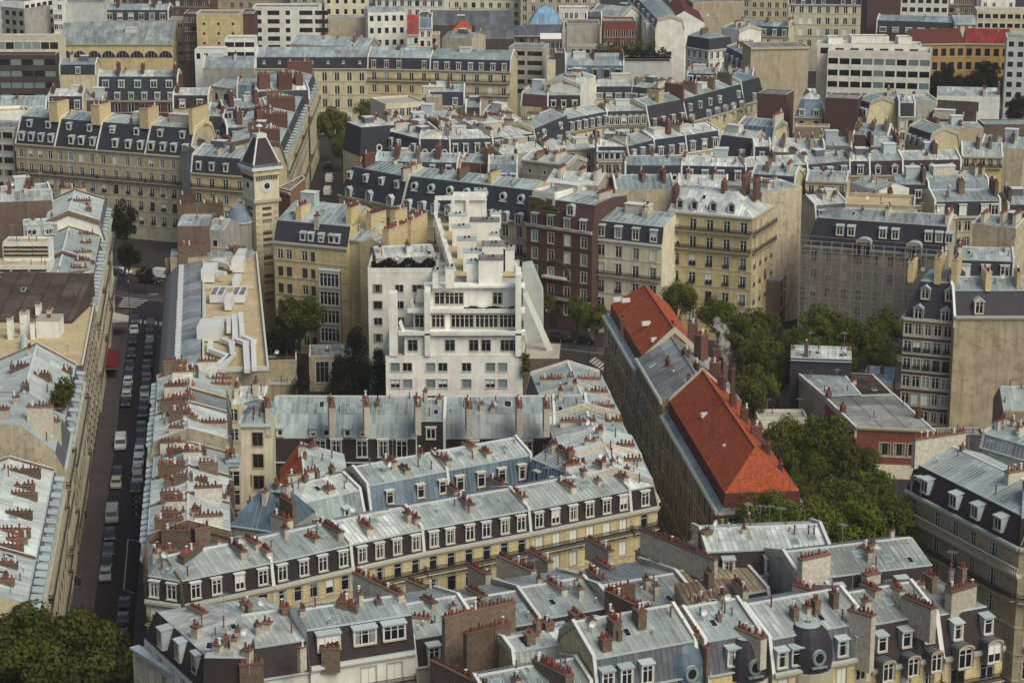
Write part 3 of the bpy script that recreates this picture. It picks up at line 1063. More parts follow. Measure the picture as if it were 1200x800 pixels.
        if rg.random() < .4:
            def mkd():
                m = MB()
                m.tube((0, 0, -.3), (0, 0, 1.1), .03, .03, 'metal_mid', 4)
                n_ = 10
                r_ = [(.42 * math.cos(6.2832 * k / n_), -.18, 1.1 + .42 * math.sin(6.2832 * k / n_)) for k in range(n_)]
                for k in range(n_):
                    m.poly([r_[k], r_[(k + 1) % n_], (0, 0, 1.1)], 'metal_pale')
                return m.mesh('satellite_dish')
            CULL.append(place(cached('dish', mkd), 'satellite_dish', root, (q.x, q.y, rz(tt)), rg.uniform(-1, 1)))
            continue
        CULL.append(place(cached('aerial', mka), 'aerial', root, (q.x, q.y, rz(tt)), rg.uniform(0, 3)))
    return root

def row(group, z, pts, D, specs, world=False, **kw):
    """neighbouring buildings along one front line; pts are picture points at height z (or world points)"""
    q = [Vector(p) for p in pts] if world else [P(p[0], p[1], z) for p in pts]
    out = []
    for i, sp in enumerate(specs):
        if sp is None:
            continue
        k = dict(kw)
        lab = sp[0]
        k.update(sp[1] if len(sp) > 1 else {})
        zz = k.pop('z', z)
        k.setdefault('group', group)
        k.setdefault('party', (1, 1 if i == len(specs) - 1 or specs[i + 1] is None else 0))
        out.append(building(lab, q[i], q[i + 1], k.pop('D', D), zz, **k))
    return out

# ------------------------------------------------------------------ ground, streets
def sheet(name, pts, z, m):
    b = MB()
    b.poly([(*p[:2], z) for p in pts], m)
    return setting(b.build(name))

mat_wall('asphalt', (0.034, 0.029, 0.033), stain=0.0, dirt=(0.025, 0.022, 0.024), dirtamt=0.5)
mat_wall('paving', (0.090, 0.076, 0.078), stain=0.0, dirt=(0.05, 0.045, 0.045), dirtamt=0.5)
mat_wall('city_ground', (0.036, 0.032, 0.032), stain=0.0, dirt=(0.04, 0.036, 0.034), dirtamt=0.4)
mat_wall('gravel_sand', (0.25, 0.19, 0.12), stain=0.0, dirtamt=0.3)
mat_plain('road_paint', (0.42, 0.41, 0.38), 0.8, grain=0.3)
sheet('ground', [(-1200, -100), (1200, -100), (1200, 2200), (-1200, 2200)], 0.0, 'city_ground')

def SX(y):            # right-hand building line of the long street, at distance y
    return -43.7 - 0.1315 * (y - 249)
def SL(y):            # left-hand building line
    return -62.6 - 0.1315 * (y - 304)
sheet('road', [(SL(215) + 3.2, 215), (SX(215) - 2.6, 215), (SX(470) - 2.6, 470), (SL(470) + 3.2, 470)], 0.004, 'asphalt')
def pavement(x0, x1, y0, y1):
    b = MB()
    n = 12
    for i in range(n):
        a, c = y0 + (y1 - y0) * i / n, y0 + (y1 - y0) * (i + 1) / n
        p = [(x0(a), a), (x1(a), a), (x1(c), c), (x0(c), c)]
        for k in (1, 3):
            q0, q1 = p[k], p[(k + 1) % 4]
            b.quad((*q0, 0), (*q1, 0), (*q1, 0.13), (*q0, 0.13), 'sill_stone')
        b.poly([(*q, 0.13) for q in p], 'paving')
    b.quad((x0(y0), y0, 0), (x1(y0), y0, 0), (x1(y0), y0, .13), (x0(y0), y0, .13), 'sill_stone')
    b.quad((x0(y1), y1, 0), (x1(y1), y1, 0), (x1(y1), y1, .13), (x0(y1), y1, .13), 'sill_stone')
    return setting(b.build('pavement'))
pavement(lambda y: SL(y) - 0.2, lambda y: SL(y) + 3.2, 215, 462)
pavement(lambda y: SX(y) - 2.6, lambda y: SX(y) + 0.2, 215, 440)
# the avenue across the far end of the street, running down to the right
AV0, AV1 = Vector((-190, 553)), Vector((120, 411))
AE = (AV1 - AV0).normalized()
AN = Vector((-AE.y, AE.x))
def avp(s, t):
    q = AV0 + AE * s + AN * t
    return (q.x, q.y)
sheet('road', [avp(0, -24), avp(345, -24), avp(345, -9), avp(0, -9)], 0.008, 'asphalt')
for t0, t1 in ((-9, -4.5), (-28, -24)):
    b = MB()
    b.prism([avp(0, t0), avp(345, t0), avp(345, t1), avp(0, t1)], 0, 0.13, 'sill_stone', 'gravel_sand' if t0 == -9 else 'paving')
    setting(b.build('pavement'))
cw = MB()
c0, c1 = P(136, 360, 0), P(186, 345, 0)
for i in range(7):                                  # zebra crossing on the avenue
    q0 = P(138 + i * 1.2, 359.5 - i * 1.9, 0)
    q1 = P(160 + i * 4.2, 360.5 - i * 2.6, 0)
    d = Vector((-0.1, 0.45))
    cw.quad((*q0, .012), (*q1, .012), (*(q1 + Vector((0, .8))), .012), (*(q0 + Vector((0, .8))), .012), 'road_paint')
setting(cw.build('crosswalk_markings'))
cw = MB()
for i in range(6):                                  # zebra crossing at the mouth of the street
    q = P(156.5 + i * 6.0, 378.5 + i * 0.6, 0)
    cw.quad((q.x, q.y, .012), (q.x + .55, q.y - .05, .012), (q.x + .2, q.y + 3.0, .012), (q.x - .35, q.y + 3.05, .012), 'road_paint')
setting(cw.build('crosswalk_markings'))
cw = MB()
for i in range(9):                                  # crossing on the avenue beside the tiled school
    q = P(690 + i * 3.2, 424 + i * 2.2, 0)
    cw.quad((q.x, q.y, .012), (q.x + .5, q.y - .25, .012), (q.x + 1.7, q.y + 3.0, .012), (q.x + 1.2, q.y + 3.25, .012), 'road_paint')
setting(cw.build('crosswalk_markings'))
pk = MB()                                           # parking-bay lines and bicycle bay
for x0, y0, x1, y1 in ((150, 632, 145, 690), (145, 690, 158, 695), (150, 632, 164, 634), (157, 574, 160, 604)):
    a, c = P(x0, y0, 0), P(x1, y1, 0)
    d = (c - a).normalized() * 0.09
    d = Vector((-d.y, d.x))
    pk.quad((*(a - d), .012), (*(a + d), .012), (*(c + d), .012), (*(c - d), .012), 'road_paint')
setting(pk.build('road_markings'))

def chpx(root, x0, y0, x1, y1, z, w=0.7, body='stack_plaster', pots='pot_red', h=1.3):
    """chimney wall whose top runs between two picture points at height z"""
    if h == 1.3:                       # free standing stacks rise about a metre over the roof they stand on
        for _ in range(10):
            m = P((x0 + x1) / 2, (y0 + y1) / 2, z)
            zr_ = [v for v in (f_(m.x, m.y) for f_ in ROOFS.get(root.name, ())) if v is not None]
            if not zr_:
                zr_ = [v for fs in ROOFS.values() for v in (f_(m.x, m.y) for f_ in fs) if v is not None]
            if not zr_:
                z -= .4
                continue
            z += (max(zr_) + (.6 if (P(x1, y1, z) - P(x0, y0, z)).length > 1.3 else .9) - z) * .8
    a, c = P(x0, y0, z), P(x1, y1, z)
    m = (a + c) / 2
    d = c - a
    o = root.location
    return chimney(root, (m.x - o.x, m.y - o.y, z - h), math.atan2(d.y, d.x), d.length, w, h, body, pots, near=m.y < 430)

def slab(root, name, pts, z0, z1, m, top=None):
    """solid from plan points (world), parented to a thing"""
    b = MB()
    o = root.location
    b.prism([(p[0] - o.x, p[1] - o.y) for p in pts], z0, z1, m, top)
    return b.build(name, root)

def quad_at(A, B, D):
    A, B = Vector(A[:2]), Vector(B[:2])
    e = (B - A).normalized()
    n = Vector((-e.y, e.x))
    return [A, B, B + n * D, A + n * D]

# ------------------------------------------------------------------ block with the long yellow facade (front centre)
G = 'apartment buildings of the block with the long yellow facade'
bk = dict(wall='stone_yellow', m1='slate_brown', m2='zinc', hm=2.9, mi=0.45, hr=1.5, D=10.5, tr=5.2, vt=3)
fy = lambda nb, **k: dict(nb=nb, nf=3, ww=1.1, wh=1.9, fh=3.05, top=0.7, **k)
dm = lambda n, **k: (n, 'flush', 1.15, 1.75, dict(dz=0.55, **k))
Bz = 22.0
r = row(G, Bz, [(213, 680), (318, 659), (411, 638), (495, 620), (620, 597.5), (738, 574), (769, 568)], 10.5, [
    ('yellow corner apartment house where the long dark mansard bends into the parked street', dict(f=fy(4, bal=(0,)), dorm=dm(4), party=(0, 2), ch=[], m2='zinc')),
    ('yellow apartment house second from the corner, its facade behind low white rooftops', dict(f=fy(5), dorm=dm(4), ch=[], m2='zinc')),
    ('yellow apartment house under the palest zinc roof of the long mansard row', dict(f=fy(4, bal=(0,)), dorm=dm(4), ch=[], m2='zinc_pale', party=(2, 0))),
    ('yellow apartment house with six mansard windows and long balcony, middle of the long row', dict(f=fy(6, bal=(0,)), dorm=dm(6), ch=[], m2='zinc', party=(2, 0))),
    ('yellow apartment house with closed white shutters along its balcony', dict(f=fy(6, bal=(0,), st='b'), dorm=dm(6), ch=[], m2='zinc', party=(2, 0))),
    ('narrow yellow end house with yellow awning and balcony plants beside the tiled school street', dict(f=fy(1, bal=(0,)), dorm=dm(1), ch=[], m2='zinc_pale', hrt=True, fr=dict(nb=3, nf=3), party=(2, 0))),
], **{k: v for k, v in bk.items() if k != 'D'})
corner = r[0]
p0, p1 = P(172, 674, Bz), P(213, 680, Bz)
o_ = Vector(corner.location[:2])
building('corner wing', p0, p1, 10, Bz, root=corner, BL=(SX(262) + .5, 262), BR=p1 + Vector((-5.2, 8.6)), wall='stone_yellow', m1='slate_brown', m2='zinc', hm=2.9, mi=0.45, hr=1.5, tr=5.2,
         f=fy(2, bal=(0,)), dorm=dm(2), ch=[], party=(0, 0), hl=True)
for i, (x0, y0, x1, y1, z) in enumerate([(186, 644, 207, 642, 24.6), (212, 650, 234, 638, 24.4)]):
    chpx(corner, x0, y0, x1, y1, z, 0.9, 'stack_brown')
for i, (x0, y0, x1, y1, z) in ((0, (268, 633, 286, 645, 24.8)), (1, (287, 627, 303, 635, 24.8)), (1, (303, 636, 316, 645, 24.5)), (1, (359, 624, 373, 629, 24.6)), (2, (374, 609, 400, 622, 24.8)),
                              (2, (420, 606, 434, 618, 24.6)), (3, (474, 598, 490, 606, 24.7)), (3, (537, 580, 553, 590, 24.8)), (4, (602, 574, 615, 581, 24.7)), (4, (654, 561, 672, 569, 24.8)), (5, (718, 551, 734, 558, 24.8)), (2, (456, 583, 474, 581, 24.8))):
    chpx(r[i], x0, y0, x1, y1, z, 0.8)

# left side of that block, along the parked street (front faces the street)
G2 = 'apartment houses on the right side of the parked street'
ys = [331, 320, 309, 297, 285, 273.5, 262.5]
kx = dict(hm=2.9, mi=0.7, hr=1.7, tr=5.6, m1='zinc_dark', m2='zinc_slope', wall='stone_cream', pmat='stack_brown')
row(G2, 22, [(SX(y) + 0.7, y) for y in ys], 11.5, [
    ('zinc roofed house nearest the white ventilation ducts on the parked street', dict(z=22.6, dorm=(5, 'box', 1.0, 1.5), m2='zinc')),
    ('zinc roofed house second from the duct roof, white satellite dish on its chimney wall', dict(z=22, dorm=(5, 'box', 1.0, 1.5), sidewall='plaster_peeling')),
    ('taller house with a stained peeling plaster gable above the parked street', dict(z=23.2, dorm=(5, 'box', 1.0, 1.5), sidewall='plaster_peeling', m2='zinc_pale')),
    ('house with patched beige chimney wall below the stained gable', dict(z=21.0, dorm=(5, 'box', 1.0, 1.5), sidewall='plaster_peeling', m2='zinc')),
    ('pale roofed house in the middle of the chimney row beside the cream stair tower', dict(z=21.6, dorm=(5, 'box', 1.0, 1.5), sidewall='plaster_brown', m2='zinc_pale')),
    ('pale roofed house with bare brown gable, next above the yellow corner house', dict(z=21.8, dorm=(5, 'box', 1.0, 1.5), sidewall='plaster_brown', m2='zinc_pale')),
], world=True, f=dict(nb=4, nf=2, ww=1.1, wh=1.9), **kx)
LR = [o for o in scene.objects if o.parent is None and o.get('group') == G2]
for i, (x0, y0, x1, y1, z) in ((0, (212, 432, 226, 432, 24.6)), (0, (248, 448, 270, 448, 25.2)), (0, (240, 442, 272, 441, 25.0)), (1, (196, 449, 228, 449, 24.2)), (1, (195, 466, 228, 466, 24.2)), (2, (194, 485, 228, 485, 24.4)), (2, (232, 493, 264, 493, 25.6)),
                              (2, (197, 499, 216, 499, 24.2)), (3, (195, 525, 226, 525, 23.6)), (3, (232, 525, 242, 525, 24)), (4, (195, 543, 215, 542, 24)), (4, (237, 544, 256, 543, 24)), (4, (194, 561, 224, 561, 24)), (4, (230, 559, 242, 559, 24)),
                              (5, (192, 580, 214, 580, 24)), (5, (243, 577, 264, 577, 24)), (5, (188, 598, 218, 598, 24)), (5, (225, 592, 236, 592, 24)), (5, (190, 619, 222, 619, 24.3)), (5, (228, 618, 244, 615, 24.3))):
    chpx(LR[i], x0, y0, x1, y1, z, 0.8, 'stack_brown' if i > 2 else 'stack_plaster', 'pot_red' if i > 1 else 'pot_orange')

t = building('cream stair tower house with rounded zinc top rising between zinc roofs', P(282, 497, 23.5), P(318, 497, 23.5), 9, 23.5, ref='e', group=G, wall='stone_pale', hm=1.3, mi=1.2, hr=0.4, m1='zinc_teal', m2='zinc_teal',
             f=dict(nb=2, nf=6, ww=1.5, wh=2.0, fh=3.2, top=1.2, xs=[2.3], wws=[1.5], st='k', course=False), ch=[], hl=True, hrt=True, party=(0, 0), fl=dict(nb=1, nf=4))
building('glazed blue zinc stair turret beside the cream tower house', P(264, 546, 21), P(281, 546, 21), 4, 21, ref='e', group=G, hm=0.6, mi=0.3, hr=0.3, wall='plaster_white', m1='zinc_blue', m2='zinc_teal', f=dict(nb=1, nf=3, ww=1.8, wh=2.2, fh=2.7), party=(0, 0), ch=[], cornice=False)
building('small zinc pavilion with one white pedimented dormer behind the corner house', P(240, 626, 17), P(272, 626, 17), 5, 21, hm=3.2, mi=0.5, hr=0.6, m1='zinc_blue', m2='zinc_pale', group=G, dorm=(1, 'ped', 1.2, 1.5, dict(face='sill_white')), hl=True, hrt=True, party=(0, 0), ch=[(0.9, 3, 1.5, 1.2, 'stack_brown')])

building('low zinc lean-to with cream wall squeezed between the duct roof and the cream tower', P(262, 474, 19), P(308, 474, 19), 6, 19, ref='e', group=G, kind='shed', hr=1.2, m2='zinc_pale', wall='stone_pale', party=(1, 1), ch=[(.3, 3, 3, 1.6), (.75, 4, 2, 1.4)], cornice=False, f=dict(nb=2, nf=2))

# ranges round the inner court
G3 = 'zinc roofed ranges round the inner court'
o1 = building('little house with a bright orange sheet metal roof side in the inner court', P(327, 528, 21), P(331, 572, 21), 8, 21.0, kind='gable', group=G3, prof=([(0, 18.2), (3.0, 22.2), (9, 20.2)], ['sheet_orange', 'zinc_pale']), wall='plaster_beige', party=(0, 0), ch=[], cornice=False)
chpx(o1, 362, 522, 368, 519, 24.2, 1.0)
chpx(o1, 335, 556, 372, 549, 22.0, 0.7, 'stack_plaster')
w2 = building('pale zinc roofed range with two tilted skylights beside the orange roof', P(341, 593, 21.4), P(422, 574, 21.4), 10, 21.4, hm=3, mi=1.0, hr=1.2, m1='zinc_teal', m2='zinc_pale', group=G3, wall='plaster_grey', party=(0, 1), ch=[], dorm=(2, 'box', .7, .8), hl=True)
chpx(w2, 381, 569, 389, 572, 24.0, 1.1)
chpx(w2, 398, 556, 420, 570, 23.4, 0.6)
w3 = building('blue grey zinc hipped range behind the corner house', P(268, 616, 21.5), P(332, 634, 20.5), 9, 21.5, ref='e', hm=4.2, mi=3.0, hr=0.8, m1='zinc_blue', m2='zinc_teal', group=G3, wall='plaster_grey', hl=True, hrt=True, party=(0, 0), ch=[])
chpx(w3, 290, 587, 318, 583, 23.6, 0.7, 'stack_brown')
chpx(w3, 320, 600, 340, 608, 23.6, 0.9)
chpx(w3, 330, 580, 345, 589, 23.6, 0.6, 'stack_brown')

q = row(G3, 22, [(431, 569), (524, 551), (622, 533)], 8.5, [
    ('blue zinc fronted court range with small slate coloured dormers, left half', dict(dorm=(3, 'flush', 1.0, 1.6, dict(dz=1.0, xs=[3, 7.5, 11]))) ),
    ('blue zinc fronted court range with white framed court windows, right half', dict(dorm=(4, 'flush', 1.1, 1.8, dict(dz=0.9)), m2='zinc_pale')),
], hm=3.8, mi=0.9, hr=1.4, m1='zinc_blue', m2='zinc', wall='plaster_grey', tr=5, ch=[], sk=2)
w4 = building('blue zinc court wing turning the corner toward the school street', P(623, 537, 22), P(663, 553, 22), 8, 22, hm=3.8, mi=0.9, hr=1.2, m1='zinc_blue', m2='zinc', wall='plaster_grey', group=G3, dorm=(2, 'flush', 0.9, 1.4, dict(dz=1.0)), party=(0, 0), ch=[])
for i, (x0, y0, x1, y1, z) in ((0, (444, 547, 452, 551, 24.2)), (0, (469, 544, 478, 549, 24.2)), (0, (504, 528, 526, 538, 24.4)), (1, (564, 525, 574, 530, 24)), (1, (544, 517, 556, 522, 24.2)), (0, (447, 535, 463, 540, 24)), (1, (586, 522, 596, 528, 24)),
                              (1, (618, 507, 640, 519, 24.3)), (1, (655, 523, 666, 530, 24)), (1, (526, 567, 536, 574, 23.2)), (1, (574, 558, 590, 566, 23.2))):
    chpx(q[i], x0, y0, x1, y1, z, 0.8)
chpx(w4, 662, 543, 684, 540, 23.6, 1.2)

# steep blue range at the back of the court (dark slate storey with white windows below)
cp_ = lambda: ([(0, 16.4), (0.5, 20.0), (2.6, 22.9), (5.6, 24.7), (10.5, 22.0), (11, 18)], ['slate_brown', 'zinc_teal', 'zinc', 'zinc', 'slate_brown'])
cq = row(G3, 20, [(318, 512), (489, 513), (521, 513), (650, 512), (690, 511)], 11, [
    ('long court range with light blue zinc slope above a dark slate storey', dict(dorm=(8, 'flush', 1.5, 2.4, dict(dz=0.9, xs=[7, 9.4, 13, 16, 18.6], wst='clean')), dorm2=(5, 'box', 0.8, 0.9, dict(xs=[1.2, 6.0, 8.0, 10.9, 13.2], out=0.5)), sk=4)),
    ('dark slate faced bay with two stacked windows in the back court range', dict(prof=([(0, 16.4), (0.6, 22.6), (5.6, 24.4), (11, 18)], ['slate_brown', 'zinc', 'zinc']), dorm=(1, 'flush', 1.3, 1.5, dict(dz=3.6)))),
    ('back court range with rust streaked zinc slope and slate storey', dict(prof=([(0, 16.4), (0.5, 20.0), (2.6, 22.9), (5.6, 24.7), (10.5, 22.0), (11, 18)], ['slate_brown', 'zinc', 'zinc_teal', 'zinc', 'slate_brown']), dorm=(2, 'flush', 1.5, 2.2, dict(dz=0.9)), sk=4)),
    ('short stretch of streaked zinc roof with tall white chimney beside the school street houses', dict(prof=([(0, 16.4), (0.5, 20.0), (2.6, 22.9), (5.6, 24.7), (10.5, 22.0), (11, 18)], ['plaster_white', 'zinc', 'zinc_teal', 'zinc', 'slate_brown']))),
], prof=cp_(), wall='slate_brown', ch=[], party=(0, 1), vt=4)
for i, (x, yt) in ((0, 314, ), (0, 390), (0, 430), (1, 489), (2, 550), (2, 609), (3, 641)) if False else ((0, (314, 476)), (0, (389, 476)), (0, (430, 475)), (2, (490, 475)), (2, (550, 477)), (2, (609, 476)), (3, (641, 477))):
    a = P(x, yt, 26.2)
    c = P(x - 2, yt - 12, 26.2)
    m_ = (a + c) / 2 - Vector(cq[i].location[:2])
    d = c - a
    chimney(cq[i], (m_.x, m_.y, 23.4), math.atan2(d.y, d.x), d.length, 0.8, 2.8, 'stack_plaster', 'pot_orange')

# right side of the block, along the street of the tiled school
G4 = 'apartment houses facing the tiled school across the narrow street'
ye = [283, 292.5, 302, 312, 322, 334]
er = row(G4, 22, [(18.6 - (y - 282) * .1, y) for y in ye], 12, [
    ('pale roofed house at the narrow street, next to the yellow end house', dict(z=22.2, m2='zinc_pale')),
    ('pale roofed house with long white chimney wall over the narrow street', dict(z=22.6, m2='zinc_pale')),
    ('house with rubble stone gable showing between white chimneys', dict(z=21.4, sidewall='rubble_stone', m2='zinc')),
    ('blue roofed house with orange pots on three stepped chimney walls', dict(z=22.4, m2='zinc_teal')),
    ('house at the far end of the narrow street row, beside the white stepped building', dict(z=22.6, m2='zinc_teal')),
], world=True, hm=2.8, mi=0.7, hr=1.7, tr=5.6, m1='slate', wall='stone_pale', sidewall='plaster_white', f=dict(nb=4, nf=3), ch=[])
for i, (x0, y0, x1, y1, z) in ((4, (632, 442, 661, 442, 25.4)), (4, (676, 442, 703, 442, 25.2)), (4, (684, 457, 712, 457, 24.8)), (3, (692, 474, 720, 474, 25)), (3, (630, 463, 638, 463, 25)), (2, (656, 492, 682, 492, 25.2)), (2, (708, 491, 729, 491, 25.2)), (2, (682, 491, 697, 491, 25.2)),
                              (1, (684, 514, 699, 514, 24.6)), (1, (713, 520, 744, 520, 24.6)), (0, (721, 537, 752, 537, 24.6)), (0, (698, 540, 708, 544, 24.4))):
    chpx(er[i], x0, y0, x1, y1, z, 0.9, 'stack_plaster', 'pot_orange' if y0 < 480 else 'pot_red')

# ------------------------------------------------------------------ front block: roofs and courts between the street below the picture and the long yellow facade
def ST(s, t):
    return Vector((55 + s * .91 - t * .415, 236.6 + s * .415 + t * .91))
G5 = 'apartment houses of the roof cluster in the foreground'
slt = dict(m1='slate_brown', wall='stone_yellow', hm=3.6, mi=1.0, group=G5)
bl = building('foreground corner house with many skylights and shed dormers beside the big tree', ST(-86, 24.5), ST(-74, 24.0), 15.5, 22.6, BL=ST(-87.6, 40), BR=ST(-74, 39), m1='slate_brown', m2='zinc_pale', wall='plaster_white', hm=3.4, mi=1.0, hr=.9, tr=8, group=G5,
              f=None, hl=True, ch=[], sk=5, vt=4, fl=dict(nb=5, nf=3, st='shut'), party=(0, 0))
building('courtyard half', ST(-74, 23.6), ST(-62, 23.2), 9, 23.9, root=bl, m1='slate_brown', m2='zinc', wall='plaster_white', hm=3.9, mi=1.1, hr=1.0, tr=4.5,
         f=dict(nb=2, nf=2, xs=[6.6, 9.6], wws=[1.7, 1.7], ww=1.6, wh=2.4, top=1.0, fh=3.6, st='b', bal=(0,)), dorm=(3, 'wide', 2.4, 1.6, dict(dz=1.6, xs=[2.3, 6.4, 9.6])), ch=[], sk=2, vt=3, party=(0, 0))
# street-side mansard with four shed dormers
for i in range(4):
    p = P(188 + i * 20, 755 + i * 14.5, 20.5)
    m_ = cached(('bigd',), lambda: dormer_mesh(1.2, 1.9, 'box', 2.6, 'zinc_trim', 'sill_white'))
    d_ = place(m_, 'dormer', bl, (p.x - bl.location.x, p.y - bl.location.y, 20.2), R(-62))
    place(cached(('win', 1.2, 1.9, 'w'), lambda: window_mesh(1.2, 1.9, 'w')), 'window', d_, (0, -0.06, 0))
b = MB()
o_ = bl.location
ta, tb = P(158, 757, 18) - Vector(o_[:2]), P(238, 806, 18) - Vector(o_[:2])
b.obox(ta, tb, -0.3, 3.2, 0, 17.8, 'stone_pale', 'zinc_pale')
b.obox(ta, tb, -0.7, 0.5, 17.8, 18.1, 'zinc_trim')
b.build('lower_storey', bl)
for i in range(5):
    s_ = ta + (tb - ta) * (0.12 + 0.18 * i)
    e_ = (tb - ta).normalized()
    n_ = Vector((-e_.y, e_.x))
    q_ = s_ - n_ * 0.42
    window(bl, 1.4, 2.4, 'b' if i % 2 == 0 else 'w', (q_.x, q_.y, 14.6), math.atan2(e_.y, e_.x))
pv = building('small zinc roofed pavilion over slate walls at the foreground corner', P(236, 765, 24.6), P(292, 772, 24.0), 6, 24.2, hm=4, mi=0.3, hr=0.7, m1='slate_brown', m2='zinc_pale', wall='plaster_brown', group=G5, hl=True, hrt=True, party=(0, 0), ch=[], vt=0)
for x0, y0, x1, y1, z, w in ((222, 708, 241, 717, 25.5, .9), (227, 731, 233, 733, 25.6, .8), (251, 752, 259, 754, 25.4, .7), (283, 705, 291, 704, 26.2, 1.0), (309, 727, 317, 728, 25.2, .9), (330, 710, 338, 709, 26.4, 1.2), (352, 712, 357, 712, 26.4, .7), (286, 758, 294, 760, 25.0, .8), (310, 759, 318, 759, 25.0, .8),
                             (400, 704, 404, 700, 26.8, 1.2), (412, 708, 416, 706, 26.4, 1.2), (351, 755, 356, 757, 25, .9), (376, 757, 398, 756, 23.2, 1.2), (280, 775, 308, 773, 23, 1.2)):
    chpx(bl, x0, y0, x1, y1, z, w, 'stack_plaster' if w < 1.2 else 'stack_brown')
chpx(bl, 417, 668, 470, 694, 25.6, 0.8, 'stack_plaster', h=2.6)

# back range along the yellow facade street
bb = dict(m1='slate_brown', m2='zinc_slope', wall='plaster_grey', hm=3.2, mi=0.9, hr=1.6, tr=7, group=G5, ch=[], vt=4)
br_ = []
sb = [-61.5, -53.5, -46, -37.5, -27.5, -18.5]
labs = ['pale zinc house right of the long pot lined wall in the foreground', 'zinc house with row of open skylights in front of the yellow balconies', 'ribbed zinc house with sloping greenish roof before the shuttered yellow facade',
        'grey ribbed zinc house before the narrow yellow end house', 'slate walled court house under a tawny ribbed roof']
for i in range(5):
    br_.append(building(labs[i], ST(sb[i], 24 if i < 3 else 20), ST(sb[i + 1], 24 if i < 3 else 20), 15 if i < 3 else 17, 20.0 + (0.6, 0, .3, .6, .8)[i], party=(1, 1), sk=(3, 4, 2, 2, 1)[i],
               dorm=(2, 'box', 1.2, 1.8) if i != 1 else None, **dict(bb, m2=('zinc', 'zinc_slope', 'zinc', 'zinc_slope', 'zinc_rust')[i])))
for i, (x0, y0, x1, y1, z) in ((0, (478, 677, 506, 689, 25)), (0, (495, 697, 510, 705, 25)), (0, (525, 722, 529, 722, 25.2)), (1, (549, 686, 568, 697, 25)), (1, (551, 660, 572, 671, 25)), (2, (585, 649, 625, 667, 25.4)), (2, (622, 643, 645, 657, 25)), (2, (641, 678, 662, 689, 26)), (3, (689, 629, 716, 644, 25.4)),
                              (3, (698, 653, 718, 665, 25)), (3, (690, 665, 708, 678, 24.6)), (4, (747, 643, 763, 652, 25.2)), (4, (771, 649, 776, 651, 25)), (4, (800, 654, 819, 650, 25.6)), (1, (480, 720, 503, 722, 24.4)), (0, (497, 733, 506, 735, 24)), (3, (678, 673, 682, 673, 25))):
    chpx(br_[i], x0, y0, x1, y1, z, 0.85, 'stack_plaster')
# long pot lined walls crossing the roofs
chpx(br_[0], 520, 722, 602, 703, 25.4, 0.7, 'stack_brown', h=5)
chpx(br_[1], 545, 741, 577, 733, 25.2, 0.7, 'stack_brown', h=5)
chpx(br_[1], 577, 733, 597, 728, 25.2, 0.7, 'stack_brown', h=4)
chpx(br_[0], 507, 771, 572, 803, 23.6, 0.8, 'stack_brown', h=5)
chpx(br_[4], 752, 620, 840, 656, 25.2, 0.6, 'stack_plaster', 'pot_dark', h=1.4)
# front range
a1 = building('low zinc roofed foreground house sunk between tall brown pot lined walls', ST(-62.5, 1.0), ST(-51, 1.0), 9.5, 22.6, sk=1, dorm=(2, 'box', 1.2, 1.6), ch=[], **dict(slt, m2='zinc'))
a1b = building('flat pale zinc roof with scattered stub chimneys behind the foreground dormers', ST(-56, 9.5), ST(-44, 9.5), 7, 23.6, sk=3, ch=[(0.2, 2, 1.2, 1.0, 'stack_brown', 1.0), (.45, 4, 1.4, 1.0, 'stack_brown', 1.0), (.75, 4.5, 1.4, 1.2, 'stack_brown', 1.0)], dorm=(1, 'box', 1.4, 2.0), **dict(slt, m2='zinc_pale', m1='zinc_slope', hr=.6))
a2 = building('broad ribbed zinc foreground house with a curved zinc bay window', ST(-50.5, 1.4), ST(-38.6, 1.4), 10, 25.0, sk=3, dorm=(5, 'box', 1.2, 1.9, dict(xs=[1.2, 3.2, 5.8])), **dict(slt, m2='zinc', hr=2.2, tr=6, m1='zinc_dark', ch=[(.15, 2, 1.2, 1.1, 'stack_brown', 1.1), (.3, 3.5, 1.4, 1.6, 'stack_brown', 1.0), (.58, 4.2, 1.4, 1.6, 'stack_brown', 1.0)]))
for x0, y0, x1, y1, z in ((628, 770, 668, 790, 24.6),):
    chpx(a2, x0, y0, x1, y1, z, 1.1, 'stack_brown', h=3)
a3 = building('blue ribbed zinc foreground house with double shed dormer, right of the long brown wall', ST(-37.8, 0.6), ST(-31.2, 0.6), 11, 25.0, dorm=(1, 'wide', 2.2, 1.7, dict(dz=0.8)), **dict(slt, m2='zinc_teal', hr=2.0, tr=6, m1='zinc_dark', ch=[]))
chpx(a3, 712, 690, 820, 743, 25.6, 0.8, 'stack_brown', h=5.5)
chpx(a3, 712, 690, 742, 684, 25.6, 0.7, 'stack_brown', h=3)
chpx(a3, 864, 733, 896, 747, 25.6, 0.9, 'stack_plaster', h=2)
chpx(a3, 826, 758, 832, 757, 26.5, 0.8, 'stack_brown', h=1.5)
a4 = building('foreground house with blue faced dormers and a slate dome with round window', ST(-30.8, -0.8), ST(-18.6, -0.8), 13, 24.6, dorm=(4, 'box', 1.1, 1.7, dict(dz=0.6, xs=[0.9, 2.7, 8.6, 10.9], side='zinc_trim', face='zinc_trim')), f=dict(nb=5, nf=2, st='shut'), **dict(slt, m1='zinc_dark', m2='zinc', hr=1.9, tr=6.5, ch=[(.35, 3.2, 1, 1.3, 'stack_brown'), (.58, 3.4, 1, 1.4, 'stack_brown'), (.8, 4, 1, 1.5, 'stack_brown')]))
chpx(a4, 996, 712, 1024, 720, 26.4, 0.9, 'stack_plaster', h=5)
